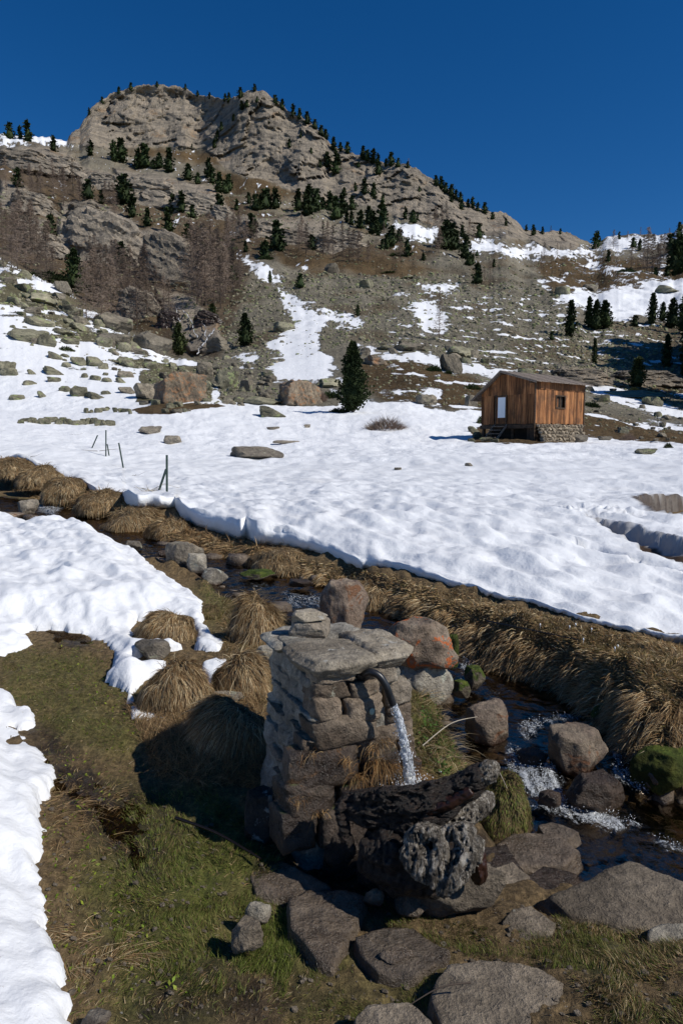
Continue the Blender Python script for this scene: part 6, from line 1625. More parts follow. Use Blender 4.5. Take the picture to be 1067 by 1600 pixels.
def mason(u0, u1, z0, z1, v0, v1, mat, seed, rough=0.035, name='stone', sub=4):
    W, D, H = u1 - u0, v1 - v0, z1 - z0; g = np.random.default_rng(seed); j = lambda: g.uniform(-.10, .10)
    N = [(1, j(), j()), (-1, j(), j()), (j(), -1, j() + .05), (0, 1, 0), (j(), j(), 1), (j(), -j(), -1), (1, -1, j() * 3), (-1, -1, j() * 3), (0, -1, 1), (0, -1, -.9), (g.uniform(-1, 1), -1, g.uniform(-1, 1))]
    s = np.array([W, D, H]) / 2
    Ds = [1, 1, 1, 1, 1, 1, 1.24, 1.24, 1.24, 1.24, 1.18]
    V, F = ICO[sub]; Nn = np.array(N, float); Nn /= np.linalg.norm(Nn, axis=1)[:, None]
    P = V * hull(V, Nn, np.array(Ds), 0.02)[:, None]
    P = P * s
    o = g.uniform(0, 40, 3)
    n = fbm(P[:, 0] / 0.05 + o[0], P[:, 1] / 0.05 + o[1], P[:, 2] / 0.035 + o[2], 4, 0.6)
    nv = V * np.array([1, 1, 1.0]); P = P + nv * (n * 0.0065 * rough / 0.035)[:, None]
    P += np.array([(u0 + u1) / 2, (v0 + v1) / 2, (z0 + z1) / 2])
    return obj_np(name, P, F, mat, fount)
# mortar and rubble core, wider towards the foot
def core():
    nz_, na_ = 80, 110; V = []
    zt = on_left(430, 1000)[2] - 0.012
    for i in range(nz_):
        z = -0.15 + (zt + 0.15) * i / (nz_ - 1)
        fl = 0.045 * (1 - sstep(-0.1, 0.45, z)); f2 = 0.05 * (1 - sstep(0.3, 0.75, z))
        x0, x1, y0, y1 = -fl - f2 * .6, FWID + fl * .5 + f2 * .4, -fl * .5 + 0.012, FDEP + fl
        cx, cy, hx, hy = (x0 + x1) / 2, (y0 + y1) / 2, (x1 - x0) / 2, (y1 - y0) / 2
        th = np.linspace(0, 2 * np.pi, na_, endpoint=False); c, s = np.cos(th), np.sin(th)
        r = 1 / (np.abs(c) ** 7 + np.abs(s) ** 7) ** (1 / 7)
        V.append(np.stack([cx + hx * r * c, cy + hy * r * s, z + 0 * th], 1))
    V = np.array(V); nrm = V - V.mean(1, keepdims=True); nrm[..., 2] = 0; nrm /= np.linalg.norm(nrm, axis=2)[..., None]
    n = fbm(V[..., 0] / 0.11, V[..., 1] / 0.11, V[..., 2] / 0.09, 5, 0.55); b_ = ridged(V[..., 0] / 0.16 + 4, V[..., 1] / 0.16, V[..., 2] / 0.12, 2)
    cr_ = cells(V[..., 0] / 0.13 + 9, V[..., 1] / 0.13 + 9, V[..., 2] / 0.09 + 9)
    V = V + nrm * (0.014 * n + 0.03 * (cr_ - 0.5) + 0.012 * (b_ - .5))[..., None]
    F = []
    i = np.arange(nz_ * na_).reshape(nz_, na_); j = np.roll(i, -1, 1)
    F = np.stack([i[:-1], j[:-1], j[1:], i[1:]], -1).reshape(-1, 4)
    V = V.reshape(-1, 3); top = np.array([[FWID / 2, FDEP / 2, zt + 0.005]]); k0 = len(V)
    F = tri(F); cap = np.array([[(nz_ - 1) * na_ + q, (nz_ - 1) * na_ + (q + 1) % na_, k0] for q in range(na_)])
    return np.concatenate([V, top]), np.concatenate([F, cap])
v, f = core(); obj_np('mortar_core', v, f, M_MORT, fount)
FS = [((489, 1037, 566, 1066), M_FST, .035), ((489, 1068, 548, 1091), M_FST, .03), ((550, 1068, 598, 1091), M_FST, .035), ((489, 1093, 540, 1127), M_FST, .042), ((542, 1093, 604, 1127), M_FST, .048), ((489, 1129, 592, 1160), M_FST, .05), ((470, 1158, 566, 1184), M_FST, .02), ((560, 1146, 622, 1184), M_FST, .03), ((452, 1186, 566, 1228), M_FWETSHADE, .055), ((568, 1186, 632, 1222), M_FWETSHADE, .045),
      ((446, 1230, 530, 1275), M_FWETSHADE, .06), ((532, 1226, 606, 1268), M_FWETSHADE, .055), ((440, 1278, 500, 1330), M_FWETSHADE, .07), ((502, 1272, 560, 1320), M_FWETSHADE, .075), ((575, 1030, 624, 1070), M_FST2, .02), ((604, 1072, 648, 1102), M_FST2, .025), ((606, 1104, 648, 1128), M_FST, .02), ((604, 1130, 650, 1156), M_FST, .02), ((624, 1158, 654, 1190), M_FST, .02), ((630, 1192, 662, 1226), M_FWETSHADE, .02), ((606, 1224, 660, 1262), M_FWETSHADE, .02)]
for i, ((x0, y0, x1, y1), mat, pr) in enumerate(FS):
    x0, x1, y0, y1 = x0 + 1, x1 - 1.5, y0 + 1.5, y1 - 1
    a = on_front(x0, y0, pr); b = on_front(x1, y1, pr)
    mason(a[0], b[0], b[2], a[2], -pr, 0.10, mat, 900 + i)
LSN = [((424, 1040, 452, 1058), M_FST2), ((422, 1062, 454, 1088), M_FST2), ((456, 1040, 486, 1082), M_MORT), ((414, 1092, 440, 1118), M_FST), ((444, 1090, 484, 1122), M_MORT), ((412, 1122, 446, 1156), M_MORT), ((450, 1126, 484, 1160), M_FST), ((416, 1160, 440, 1196), M_FST), ((444, 1164, 470, 1204), M_MORT), ((424, 1202, 456, 1240), M_FST), ((430, 1002, 486, 1036), M_MORT)]
for i, ((x0, y0, x1, y1), mat) in enumerate(LSN):
    pr = 0.012 + (y0 > 1085) * 0.022 + (y0 > 1150) * 0.03
    a = on_left(x0, y0, pr); b = on_left(x1, y1, pr)
    v0, v1 = sorted((a[1], b[1]))
    # thickness runs along x for stones of the side
    W, D, H = 0.11 + pr, v1 - v0, a[2] - b[2]
    V, F = ICO[4]; g = np.random.default_rng(950 + i)
    N = np.array([(1, 0, 0), (-1, .08, .1), (0, 1, .06), (0, -1, -.05), (.05, 0, 1), (0, .1, -1), (-1, 1, .3), (-1, -1, -.2), (-1, 0, 1), (-1, 0.2, -1)], float); N /= np.linalg.norm(N, axis=1)[:, None]
    P = V * hull(V, N, np.array([1, 1, 1, 1, 1, 1, 1.3, 1.3, 1.28, 1.28]), 0.02)[:, None] * np.array([W, D, H]) / 2
    o_ = g.uniform(0, 30, 3); P = P + V * (0.006 * fbm(P[:, 0] / .05 + o_[0], P[:, 1] / .05 + o_[1], P[:, 2] / .04, 4, .6))[:, None]
    P += np.array([-pr + W / 2, (v0 + v1) / 2, (a[2] + b[2]) / 2]); obj_np('stone', P, F, mat, fount)
# lichen disc on the front
lu = on_front(581, 1112, .052)
v, f = ICO[2]; obj_np('lichen_disc', v * [0.013, 0.002, 0.015] + np.array([lu[0], lu[1], lu[2]]), f, plainm('pale_green_lichen', (0.42, 0.46, 0.32), (0.55, 0.58, 0.44), 60, 0.9), fount)
# cap slabs
zt = on_left(430, 1000)[2]
def cap(pts, th, mat, seed, zo=0.0, nm='cap_slab'):
    P = np.array(pts, float); c = P.mean(0); P = P - c; N, D = [], []
    ext = np.abs(P).max(); k = ext / th * 0.9
    for i in range(len(P)):
        a, b = P[i], P[(i + 1) % len(P)]; e = b - a; n = np.array([e[1], -e[0]]) / np.hypot(*e)
        if n @ a < 0: n = -n
        nn = np.array([n[0], n[1], 0.5]); m = np.linalg.norm(nn); N.append(nn / m); D.append((n @ a + .5 * th * k * .4) / m)
        nn = np.array([n[0], n[1], -0.3]); m = np.linalg.norm(nn); N.append(nn / m); D.append((n @ a + .3 * th * k * .3) / m)
    N += [(0, 0, 1), (0, 0, -1)]; D += [th * k / 2] * 2
    V, F = ICO[5]; Q = V * hull(V, np.array(N), np.array(D), .015)[:, None]; Q[:, 2] /= k
    g = np.random.default_rng(seed); o = g.uniform(0, 40, 3)
    n1 = fbm(Q[:, 0] / .07 + o[0], Q[:, 1] / .07 + o[1], Q[:, 2] / .04 + o[2], 5, .55)
    Q[:, :2] *= (1 + .05 * n1)[:, None]; Q[:, 2] += .005 * n1 + 0.008 * fbm(Q[:, 0] / .2 + o[0], Q[:, 1] / .2, 0 * Q[:, 0], 2)
    obj_np(nm, Q + np.array([c[0], c[1], zt + zo]), F, mat, fount)
cap([(-0.012, -0.045), (0.13, -0.07), (0.265, -0.035), (0.255, 0.20), (0.10, 0.30), (-0.03, 0.26), (-0.04, 0.10)], 0.075, M_FCAP, 3, 0.012)
cap([(0.275, -0.03), (0.40, -0.035), (0.475, 0.05), (0.46, 0.28), (0.30, 0.36), (0.27, 0.15)], 0.085, M_FCAP, 4, 0.012)
cap([(-0.05, 0.29), (0.12, 0.32), (0.25, 0.36), (0.42, 0.38), (0.40, 0.58), (0.1, 0.62), (-0.04, 0.55)], 0.05, M_MORT, 5, 0.0)
# spout: bent black iron pipe with a collar
M_IRON = plainm('black_iron', (0.006, 0.007, 0.009), (0.02, 0.021, 0.024), 30, 0.38, 0.001, 0.5)
def loc(px, py, off): return np.array(on_front(px, py, off))
pw = loc(566, 1052, 0.0)
pth = _cat(np.array([pw + [0, 0.05, 0], loc(568, 1053, .03), loc(578, 1050, .065), loc(592, 1056, .09), loc(603, 1072, .108), loc(609, 1088, .115), loc(614, 1101, .118)]), 40)
v, f = tube(pth, [0.0155] * 40, 16); sp = obj_np('spout_pipe', v, f, M_IRON, fount)
v, f = tube([pw + [0, .02, 0], pw + [0, -.018, 0], pw + [0, -.019, 0], pw + [0, -.034, 0]], [.030, .030, .024, .022], 18)
v = np.concatenate([v, [pw + [0, -.034, 0]]]); k0 = len(v) - 1; f = np.concatenate([tri(f), [[54 + q, 54 + (q + 1) % 18, k0] for q in range(18)]]); obj_np('collar', v, f, M_IRON, sp)
v, f = tube([pw + [0.0, -.012, 0.02], pw + [-.02, -.02, .036], pw + [-.028, -.02, .02]], [.008] * 3, 8); obj_np('bolt', v, f, M_IRON, sp)
# cement smear round the spout
tag(fount, 'old mortared stone fountain pillar with a bent black water spout', 'fountain')

# falling jet
zl = None
M2 = fount.matrix_basis.copy()
def to_world(p): q = Matrix.Translation(fount.location) @ Matrix.Rotation(YAWF, 4, 'Z') @ Vector(p); return np.array(q[:])
p0 = to_world(loc(614, 1100, .118)); p1 = to_world(loc(642, 1232, .20))
nj = 90; ns = 22; V = []
for i in range(nj):
    s = i / (nj - 1); c = p0 + (p1 - p0) * np.array([0.35 * s + .65 * s * s * .4 + s * (1 - .35 - .26), s, 1]) ; c = p0 + (p1 - p0) * s; c[2] = p0[2] + (p1[2] - p0[2]) * (0.55 * s + .45 * s * s)
    c[:2] = p0[:2] + (p1[:2] - p0[:2]) * (s ** 0.8)
    th = np.linspace(0, 2 * np.pi, ns, endpoint=False)
    r = 0.0125 + 0.010 * s + (0.0035 + 0.004 * s) * fbm(np.cos(th) * 1.2 + 5, np.sin(th) * 1.2, s * 11 + 0 * th, 3, .7)
    V.append(c + np.stack([np.cos(th) * r, np.sin(th) * r, 0 * th], 1))
V = np.array(V); i = np.arange(nj * ns).reshape(nj, ns); j = np.roll(i, -1, 1)
F = np.stack([i[:-1], j[:-1], j[1:], i[1:]], -1).reshape(-1, 4)
t = NT('falling_water'); p = t.scale(t.objc(), (1, 1, 0.35)); fl = t.noise(p, 150, 4, 0.75); fl2 = t.noise(p, 60, 3, .6)
gls = t.n('BsdfGlossy'); gls.inputs['Roughness'].default_value = .12; t.set(gls.inputs['Normal'], t.bump(fl, 1.0, .01))
trn = t.n('BsdfTransparent'); t.set(trn.inputs[0], (.8, .85, .9)); mx = t.n('MixShader'); t.set(mx.inputs[0], .35); t.set(mx.inputs[1], trn.outputs[0]); t.set(mx.inputs[2], gls.outputs[0])
m2 = t.n('MixShader'); t.set(m2.inputs[0], t.ss(t.math('ADD', fl, t.math('MULTIPLY', fl2, .3)), .58, .78, 0.18, .95)); t.set(m2.inputs[1], mx.outputs[0]); t.set(m2.inputs[2], t.pbsdf((.75, .78, .82), .3, t.bump(fl, 1.0, .01), .5))
M_JET = t.done(m2.outputs[0])
tag(obj_np('water_jet', V.reshape(-1, 3) , F, M_JET), 'jet of clear water falling from the black spout', 'water jet')
g = np.random.default_rng(8); n = 420; s = g.random(n); C = p0 + (p1 - p0) * s[:, None]; C[:, 2] = p0[2] + (p1[2] - p0[2]) * (0.55 * s + .45 * s * s); C += g.normal(0, 1, (n, 3)) * (0.006 + 0.014 * s[:, None]) * [1, 1, 1]
S2 = p1 + g.normal(0, 1, (500, 3)) * [.05, .04, .02] + [0, 0, .01]
C = np.concatenate([C, S2]); V, F = scatter([oct_], C, g.uniform(.0009, .0028, (len(C), 1)) * np.array([[1, 1, 1.8]]))
tag(obj_np('water_drops', V, F, M_SPRAY), kind='stuff', label='fine drops around the jet and where it strikes the log')

# two stones stacked on the fountain
b0 = to_world((0.10, 0.42, zt + 0.02))
def top_stone(px, py, wpx, hpx, Y, label, seed, mat, deep=.7, ):
    x, y, z = [float(q) for q in at_depth(px, py, Y)]; W, H = wpx * Y / FPX, hpx * Y / FPX
    V, F = rock_vf(5, seed, 12, .05, .03, .72, .2); V = V * [W, W * deep, H]
    return tag(obj_np('stone', V, F, mat, loc=(x, y, z)), label, 'stone')
top_stone(484, 994, 66, 26, float(b0[1]), 'lower of the two stones stacked on the fountain top', 71, M_FST2)
top_stone(484, 972, 58, 19, float(b0[1]), 'upper flat pale stone of the two stacked on the fountain top', 72, M_FCAP)

# ------------------------------------------------------------------ driftwood log and root wood
def wood(name, c1, c2, c3, rough=.7, spec=.3):
    t = NT(name); p = t.objc(); u = t.attr('grain', 0)
    n = t.noise(t.scale(u, (13, 3.0, 5)), 1.0, 8, .72, 1.4); m = t.noise(p, 9, 4, .6)
    c = t.ramp(n, [(.30, c1), (.5, c2), (.68, c3)]); c = t.mix(t.ss(m, .5, .72, 0, .6), c, c1)
    return t.done(t.pbsdf(c, rough, t.bump(n, 1.0, .012), spec))
M_LOG = wood('wet_dark_log', (.004, .0025, .002), (.011, .007, .005), (.03, .019, .013), .36, .4)
M_LOGR = wood('reddish_wet_wood', (.012, .005, .003), (.035, .013, .007), (.07, .028, .016), .42, .4)
M_SILV = wood('silver_root_wood', (.025, .02, .016), (.17, .145, .115), (.46, .42, .36), .65)
def limb(pts, rads, mat, parent=None, ns=44, nl=90, ridge=.10, seed=0, name='root', squash=1.0, caps=True, knots=()):
    P = _cat(np.array(pts, float), nl); R_ = np.interp(np.linspace(0, 1, nl), np.linspace(0, 1, len(rads)), rads)
    V, G = [], []
    up = np.array([0, 0, 1.0]); L = 0; tw = 0
    for i in range(nl):
        d = P[min(i + 1, nl - 1)] - P[max(i - 1, 0)]; d /= np.linalg.norm(d) + 1e-9
        a = np.cross(d, [.2, .9, .15]); a /= np.linalg.norm(a); b = np.cross(d, a)
        th = np.linspace(0, 2 * np.pi, ns, endpoint=False) + 1.6 * i / nl + .35 * math.sin(i * .13 + seed)
        L += np.linalg.norm(P[i] - P[max(i - 1, 0)])
        r = R_[i] * (1 + ridge * ridged(np.cos(th) * 2.2 + seed, np.sin(th) * 2.2, L * 3.0 + 0 * th, 3, .6) - ridge * .5 + .05 * fbm(np.cos(th) * 5 + seed, np.sin(th) * 5, L * 22 + 0 * th, 3, .6) + .28 * fbm(np.cos(th) * .9 + seed, np.sin(th) * .9, L * 6 + 0 * th, 3))
        V.append(P[i] + r[:, None] * (np.cos(th)[:, None] * a + np.sin(th)[:, None] * b * squash)); G.append(np.stack([th / 6.283 * 1.0, L + 0 * th, 0 * th + seed], 1))
    V = np.concatenate(V); G = np.concatenate(G)
    i = np.arange(nl * ns).reshape(nl, ns); j = np.roll(i, -1, 1); F = tri(np.stack([i[:-1], j[:-1], j[1:], i[1:]], -1).reshape(-1, 4))
    V = np.concatenate([V, P[:1] - 0, P[-1:]]); G = np.concatenate([G, G[:1], G[-1:]]); k = nl * ns
    F = np.concatenate([F, [[(q + 1) % ns, q, k] for q in range(ns)], [[(nl - 1) * ns + q, (nl - 1) * ns + (q + 1) % ns, k + 1] for q in range(ns)]])
    return obj_np(name, V, F, mat, parent, attrs={'grain': G})
def wp(px, py, Y): return np.array([float(q) for q in at_depth(px, py, Y)])
def fuse(objs, name, parent, mat, vox, seed, amp=.006, sc=(60, 60, 9), kamp=.005):
    """weld overlapping limbs into one body and carve grain and checks into it"""
    VV, FF, o = [], [], 0
    for ob in objs:
        me = ob.data; v = np.empty(len(me.vertices) * 3); me.vertices.foreach_get('co', v); q = np.empty(len(me.polygons) * 3, np.int32); me.polygons.foreach_get('vertices', q)
        VV.append(v.reshape(-1, 3)); FF.append(q.reshape(-1, 3) + o); o += len(me.vertices); bpy.data.objects.remove(ob)
    tmp = obj_np('tmp', np.concatenate(VV), np.concatenate(FF))
    m = tmp.modifiers.new('r', 'REMESH'); m.mode = 'VOXEL'; m.voxel_size = vox
    ev = tmp.evaluated_get(bpy.context.evaluated_depsgraph_get()); me = bpy.data.meshes.new_from_object(ev)
    V = np.empty(len(me.vertices) * 3); me.vertices.foreach_get('co', V); V = V.reshape(-1, 3)
    N = np.empty(len(me.vertices) * 3); me.vertices.foreach_get('normal', N); N = N.reshape(-1, 3)
    w = .007 * fbm(V[:, 0] / .05 + seed, V[:, 1] / .05, V[:, 2] / .05, 2)
    ax, ay, az = [np.asarray(s_, float) for s_ in sc]
    u = np.stack([(V[:, 0] + w) * ax, (V[:, 1] + w) * ay, (V[:, 2] + w) * az], 1)
    r_ = ridged(u[:, 0] + seed, u[:, 1], u[:, 2], 3, .6); kn = fbm(V[:, 0] / .07 + seed, V[:, 1] / .07, V[:, 2] / .05, 4, .6)
    V = V + N * ((r_ - .5) * amp * .55 - amp * .5 * (r_ < .25) + kamp * kn)[:, None]
    me.vertices.foreach_set('co', V.ravel().astype(np.float32)); bpy.data.objects.remove(tmp)
    me.materials.clear(); me.materials.append(mat); me.polygons.foreach_set('use_smooth', np.ones(len(me.polygons), bool)); me.update()
    o = bpy.data.objects.new(name, me); me.name = name; return link(o, parent)
def woodo(name, c1, c2, c3, sc, rough=.7, spec=.3):
    t = NT(name); p = t.objc(); wv = t.noise(p, 14, 3, .6, col=True); va = t.n('VectorMath', operation='MULTIPLY_ADD'); t.set(va.inputs[0], wv); va.inputs[1].default_value = (.04, .04, .04); t.set(va.inputs[2], p)
    n = t.noise(t.scale(va.outputs[0], sc), 1.0, 8, .75, 1.0); m = t.noise(p, 16, 5, .7)
    c = t.ramp(n, [(.36, c1), (.5, c2), (.62, c3)]); c = t.mix(t.ss(m, .46, .62, 0, .75), c, c1)
    return t.done(t.pbsdf(c, rough, t.bump(n, 1.0, .012), spec))
M_LOGO = woodo('wet_dark_log_wood', (.006, .004, .003), (.020, .013, .009), (.060, .038, .026), (7, 90, 90), .40, .4)
M_SILVO = woodo('silver_root_wood', (.02, .015, .011), (.16, .135, .105), (.46, .42, .36), (75, 75, 16), .65)
log = empty('driftwood_log', wp(640, 1300, 2.4)); LO = np.array(log.location)
rr_ = lambda px: px * 2.4 / FPX
pcs = [limb([wp(534, 1252, 2.52) - LO, wp(570, 1262, 2.48) - LO, wp(620, 1264, 2.44) - LO, wp(672, 1254, 2.40) - LO, wp(716, 1232, 2.37) - LO, wp(745, 1214, 2.35) - LO, wp(758, 1207, 2.34) - LO], [rr_(16), rr_(28), rr_(34), rr_(32), rr_(25), rr_(21), rr_(16)], M_LOG, None, seed=2, ridge=.3),
       limb([wp(590, 1282, 2.42) - LO, wp(640, 1288, 2.38) - LO, wp(684, 1276, 2.35) - LO, wp(716, 1254, 2.34) - LO], [rr_(10), rr_(17), rr_(17), rr_(8)], M_LOG, None, seed=3, ridge=.3),
       limb([wp(556, 1246, 2.47) - LO, wp(600, 1240, 2.42) - LO, wp(650, 1236, 2.38) - LO, wp(690, 1222, 2.36) - LO], [rr_(9), rr_(12), rr_(10), rr_(7)], M_LOG, None, seed=4, ridge=.4),
       limb([wp(548, 1246, 2.50) - LO, wp(534, 1264, 2.48) - LO, wp(540, 1300, 2.45) - LO, wp(552, 1330, 2.42) - LO], [rr_(10), rr_(11), rr_(9), rr_(5)], M_LOG, None, seed=7, nl=50)]
fuse(pcs, 'trunk', log, M_LOGO, .0045, 3, .016, (4, 40, 40), .003)
fuse([limb([wp(740, 1220, 2.33) - LO, wp(756, 1212, 2.33) - LO, wp(768, 1204, 2.33) - LO, wp(774, 1206, 2.35) - LO], [rr_(8), rr_(15), rr_(15), rr_(7)], M_SILV, None, seed=5, nl=40, ridge=.4)], 'broken_end', log, M_SILVO, .004, 5, .006, (30, 60, 60))
fuse([limb([wp(664, 1268, 2.34) - LO, wp(700, 1256, 2.325) - LO, wp(736, 1234, 2.315) - LO], [rr_(7), rr_(11), rr_(7)], M_LOGR, None, seed=6, nl=50)], 'bare_wood_strip', log, M_LOGR, .0045, 6, .005, (10, 50, 50))
tag(log, 'dark wet driftwood log under the water jet, its broken end pale', 'log')
stump = empty('root_stump', wp(680, 1400, 2.25)); LO = np.array(stump.location); r2 = lambda px: px * 2.72 / FPX
pcs = [limb([wp(736, 1306, 2.26) - LO, wp(728, 1335, 2.22) - LO, wp(712, 1364, 2.19) - LO, wp(694, 1388, 2.18) - LO, wp(688, 1400, 2.18) - LO], [r2(16), r2(18), r2(14), r2(9), r2(5)], M_SILV, None, seed=11, ridge=.3),
       limb([wp(640, 1320, 2.28) - LO, wp(652, 1342, 2.24) - LO, wp(668, 1364, 2.21) - LO, wp(684, 1382, 2.19) - LO], [r2(13), r2(19), r2(13), r2(8)], M_SILV, None, seed=12, ridge=.3),
       limb([wp(638, 1314, 2.29) - LO, wp(655, 1302, 2.27) - LO, wp(690, 1302, 2.27) - LO, wp(722, 1300, 2.26) - LO, wp(738, 1298, 2.27) - LO], [r2(9), r2(13), r2(10), r2(15), r2(13)], M_SILV, None, seed=13, ridge=.3),
       limb([wp(684, 1306, 2.25) - LO, wp(690, 1330, 2.22) - LO, wp(682, 1350, 2.21) - LO, wp(690, 1372, 2.20) - LO], [r2(9), r2(11), r2(12), r2(10)], M_SILV, None, seed=14, ridge=.35, nl=50, ns=30),
       limb([wp(712, 1296, 2.25) - LO, wp(724, 1312, 2.23) - LO, wp(732, 1296, 2.24) - LO], [r2(8), r2(11), r2(7)], M_SILV, None, seed=19, ridge=.35, nl=40, ns=30),
       limb([wp(692, 1292, 2.36) - LO, wp(722, 1276, 2.38) - LO, wp(750, 1256, 2.42) - LO, wp(768, 1244, 2.46) - LO], [r2(12), r2(16), r2(15), r2(9)], M_SILV, None, seed=15, ridge=.3)]
fuse(pcs, 'root', stump, M_SILVO, .0042, 11, .017, (42, 42, 5), .0035)
fuse([limb([wp(740, 1312, 2.32) - LO, wp(744, 1338, 2.30) - LO, wp(748, 1364, 2.29) - LO, wp(744, 1380, 2.29) - LO], [r2(8), r2(13), r2(12), r2(4)], M_LOGR, None, seed=16, ridge=.35)], 'rusty_root', stump, M_LOGR, .0045, 12, .006, (60, 60, 10))
fuse([limb([wp(570, 1326, 2.44) - LO, wp(620, 1344, 2.38) - LO, wp(680, 1346, 2.35) - LO, wp(716, 1340, 2.35) - LO], [r2(26), r2(42), r2(38), r2(18)], M_LOG, None, seed=17, ridge=.35), limb([wp(600, 1290, 2.44) - LO, wp(620, 1330, 2.38) - LO, wp(640, 1380, 2.33) - LO], [r2(20), r2(30), r2(20)], M_LOG, None, seed=18, ridge=.35)], 'stump_core', stump, M_LOGO, .007, 13, .010, (40, 40, 14))
tag(stump, 'gnarled silver-grey root wood lying below the dark log', 'tree stump')
boulder(545, 1372, 88, 82, -1.78, 'dark dripping stone with rusty moss under the left end of the log', M_WET, 73, .8, lo=.76)
boulder(500, 1320, 44, 50, -1.76, 'dark stone in the shade at the fountain foot', M_WET, 74, .8, lo=.76)
boulder(522, 1300, 70, 64, -1.66, 'smooth wet brown stone left of the log with trickling water', M_WETS, 75, .5, lo=.8)
boulder(600, 1404, 90, 52, -1.78, 'black wet stone between the slabs and the root wood', M_WET, 76, .8, lo=.76)

# ------------------------------------------------------------------ grass
def mk_grass():
    t = NT('grass_blade'); c = t.attr('col', 0)
    b = t.pbsdf(c, 0.6, None, 0.2); tl = t.n('BsdfTranslucent'); t.set(tl.inputs[0], c)
    m = t.n('MixShader'); t.set(m.inputs[0], .22); t.set(m.inputs[1], b); t.set(m.inputs[2], tl.outputs[0])
    return t.done(m.outputs[0])
M_GRASS = mk_grass()
def blades(P, D, L, Wd, droop, C, seed=0, segs=3):
    """P roots, D unit start directions, L lengths, droop 0..1"""
    n = len(P); g = np.random.default_rng(seed)
    s = np.cross(D, g.normal(size=(n, 3)) * [1, 1, .3] + [0, 0, .6]); s /= np.linalg.norm(s, axis=1)[:, None] + 1e-9
    V = np.zeros((n, 2 * segs + 1, 3)); pos = P.copy(); d = D.copy()
    for k in range(segs):
        w = (Wd * (1 - 0.7 * k / segs))[:, None]
        V[:, 2 * k] = pos - s * w / 2; V[:, 2 * k + 1] = pos + s * w / 2
        pos = pos + d * (L / segs)[:, None]
        d = d + np.array([0, 0, -1]) * (droop * (1.5 / segs))[:, None]; d /= np.linalg.norm(d, axis=1)[:, None]
    V[:, 2 * segs] = pos
    base = (np.arange(n) * (2 * segs + 1))[:, None]
    fl = []
    for k in range(segs - 1): a = 2 * k; fl += [[a, a + 1, a + 3], [a, a + 3, a + 2]]
    a = 2 * (segs - 1); fl.append([a, a + 1, a + 2])
    F = (base[:, None, :] + np.array(fl)[None]).reshape(-1, 3)
    Cc = np.repeat(C, 2 * segs + 1, axis=0)
    return V.reshape(-1, 3), F, Cc
STRAW = np.array([(0.36, 0.25, 0.125), (0.27, 0.18, 0.09), (0.44, 0.33, 0.18), (0.18, 0.11, 0.053), (0.32, 0.195, 0.09), (0.52, 0.42, 0.26)])
GREEN = np.array([(0.08, 0.11, 0.016), (0.13, 0.165, 0.026), (0.17, 0.20, 0.045), (0.05, 0.06, 0.014), (0.19, 0.19, 0.06)])
OLIVE = np.array([(0.11, 0.095, 0.030), (0.16, 0.12, 0.045), (0.09, 0.075, 0.025), (0.20, 0.15, 0.065)])
def pick(pal, n, g): return pal[g.integers(len(pal), size=n)] * g.uniform(.75, 1.25, (n, 1))
def roots(poly, n, seed, ymax=14, water=0.015):
    """random ground points whose pixels fall inside a picture polygon"""
    g = np.random.default_rng(seed); pl = np.array(poly, float)
    m = (GPX > pl[:, 0].min()) & (GPX < pl[:, 0].max()) & (GPY > pl[:, 1].min()) & (GPY < pl[:, 1].max()) & (GY < ymax)
    ij = np.argwhere(m); ij = ij[(ij[:, 0] > 1) & (ij[:, 0] < GX.shape[0] - 2) & (ij[:, 1] > 1) & (ij[:, 1] < GX.shape[1] - 2)]
    if not len(ij): return np.zeros((0, 3)), np.zeros((0, 2))
    ins = sd_poly(GPX[ij[:, 0], ij[:, 1]], GPY[ij[:, 0], ij[:, 1]], pl) > 0; ij = ij[ins]
    s = ij[g.integers(len(ij), size=n)]; fi, fj = g.random(n), g.random(n); i, j = s[:, 0], s[:, 1]
    def L(A): return (A[i, j] * (1 - fi) * (1 - fj) + A[i + 1, j] * fi * (1 - fj) + A[i, j + 1] * (1 - fi) * fj + A[i + 1, j + 1] * fi * fj)
    P = np.stack([L(GX), L(GY), L(GZ)], 1)
    wz = L(GWZ); ok = (P[:, 2] > wz + water)
    dx = (GZ[i, j + 1] - GZ[i, j - 1]) / (GX[i, j + 1] - GX[i, j - 1] + 1e-9)
    # slope along y at fixed x
    dy = (GZ[i + 1, j] - GZ[i - 1, j] - dx * (GX[i + 1, j] - GX[i - 1, j])) / (GY[i + 1, j] - GY[i - 1, j] + 1e-9)
    G = np.stack([dx, dy], 1)
    return P[ok], G[ok]
GR = []
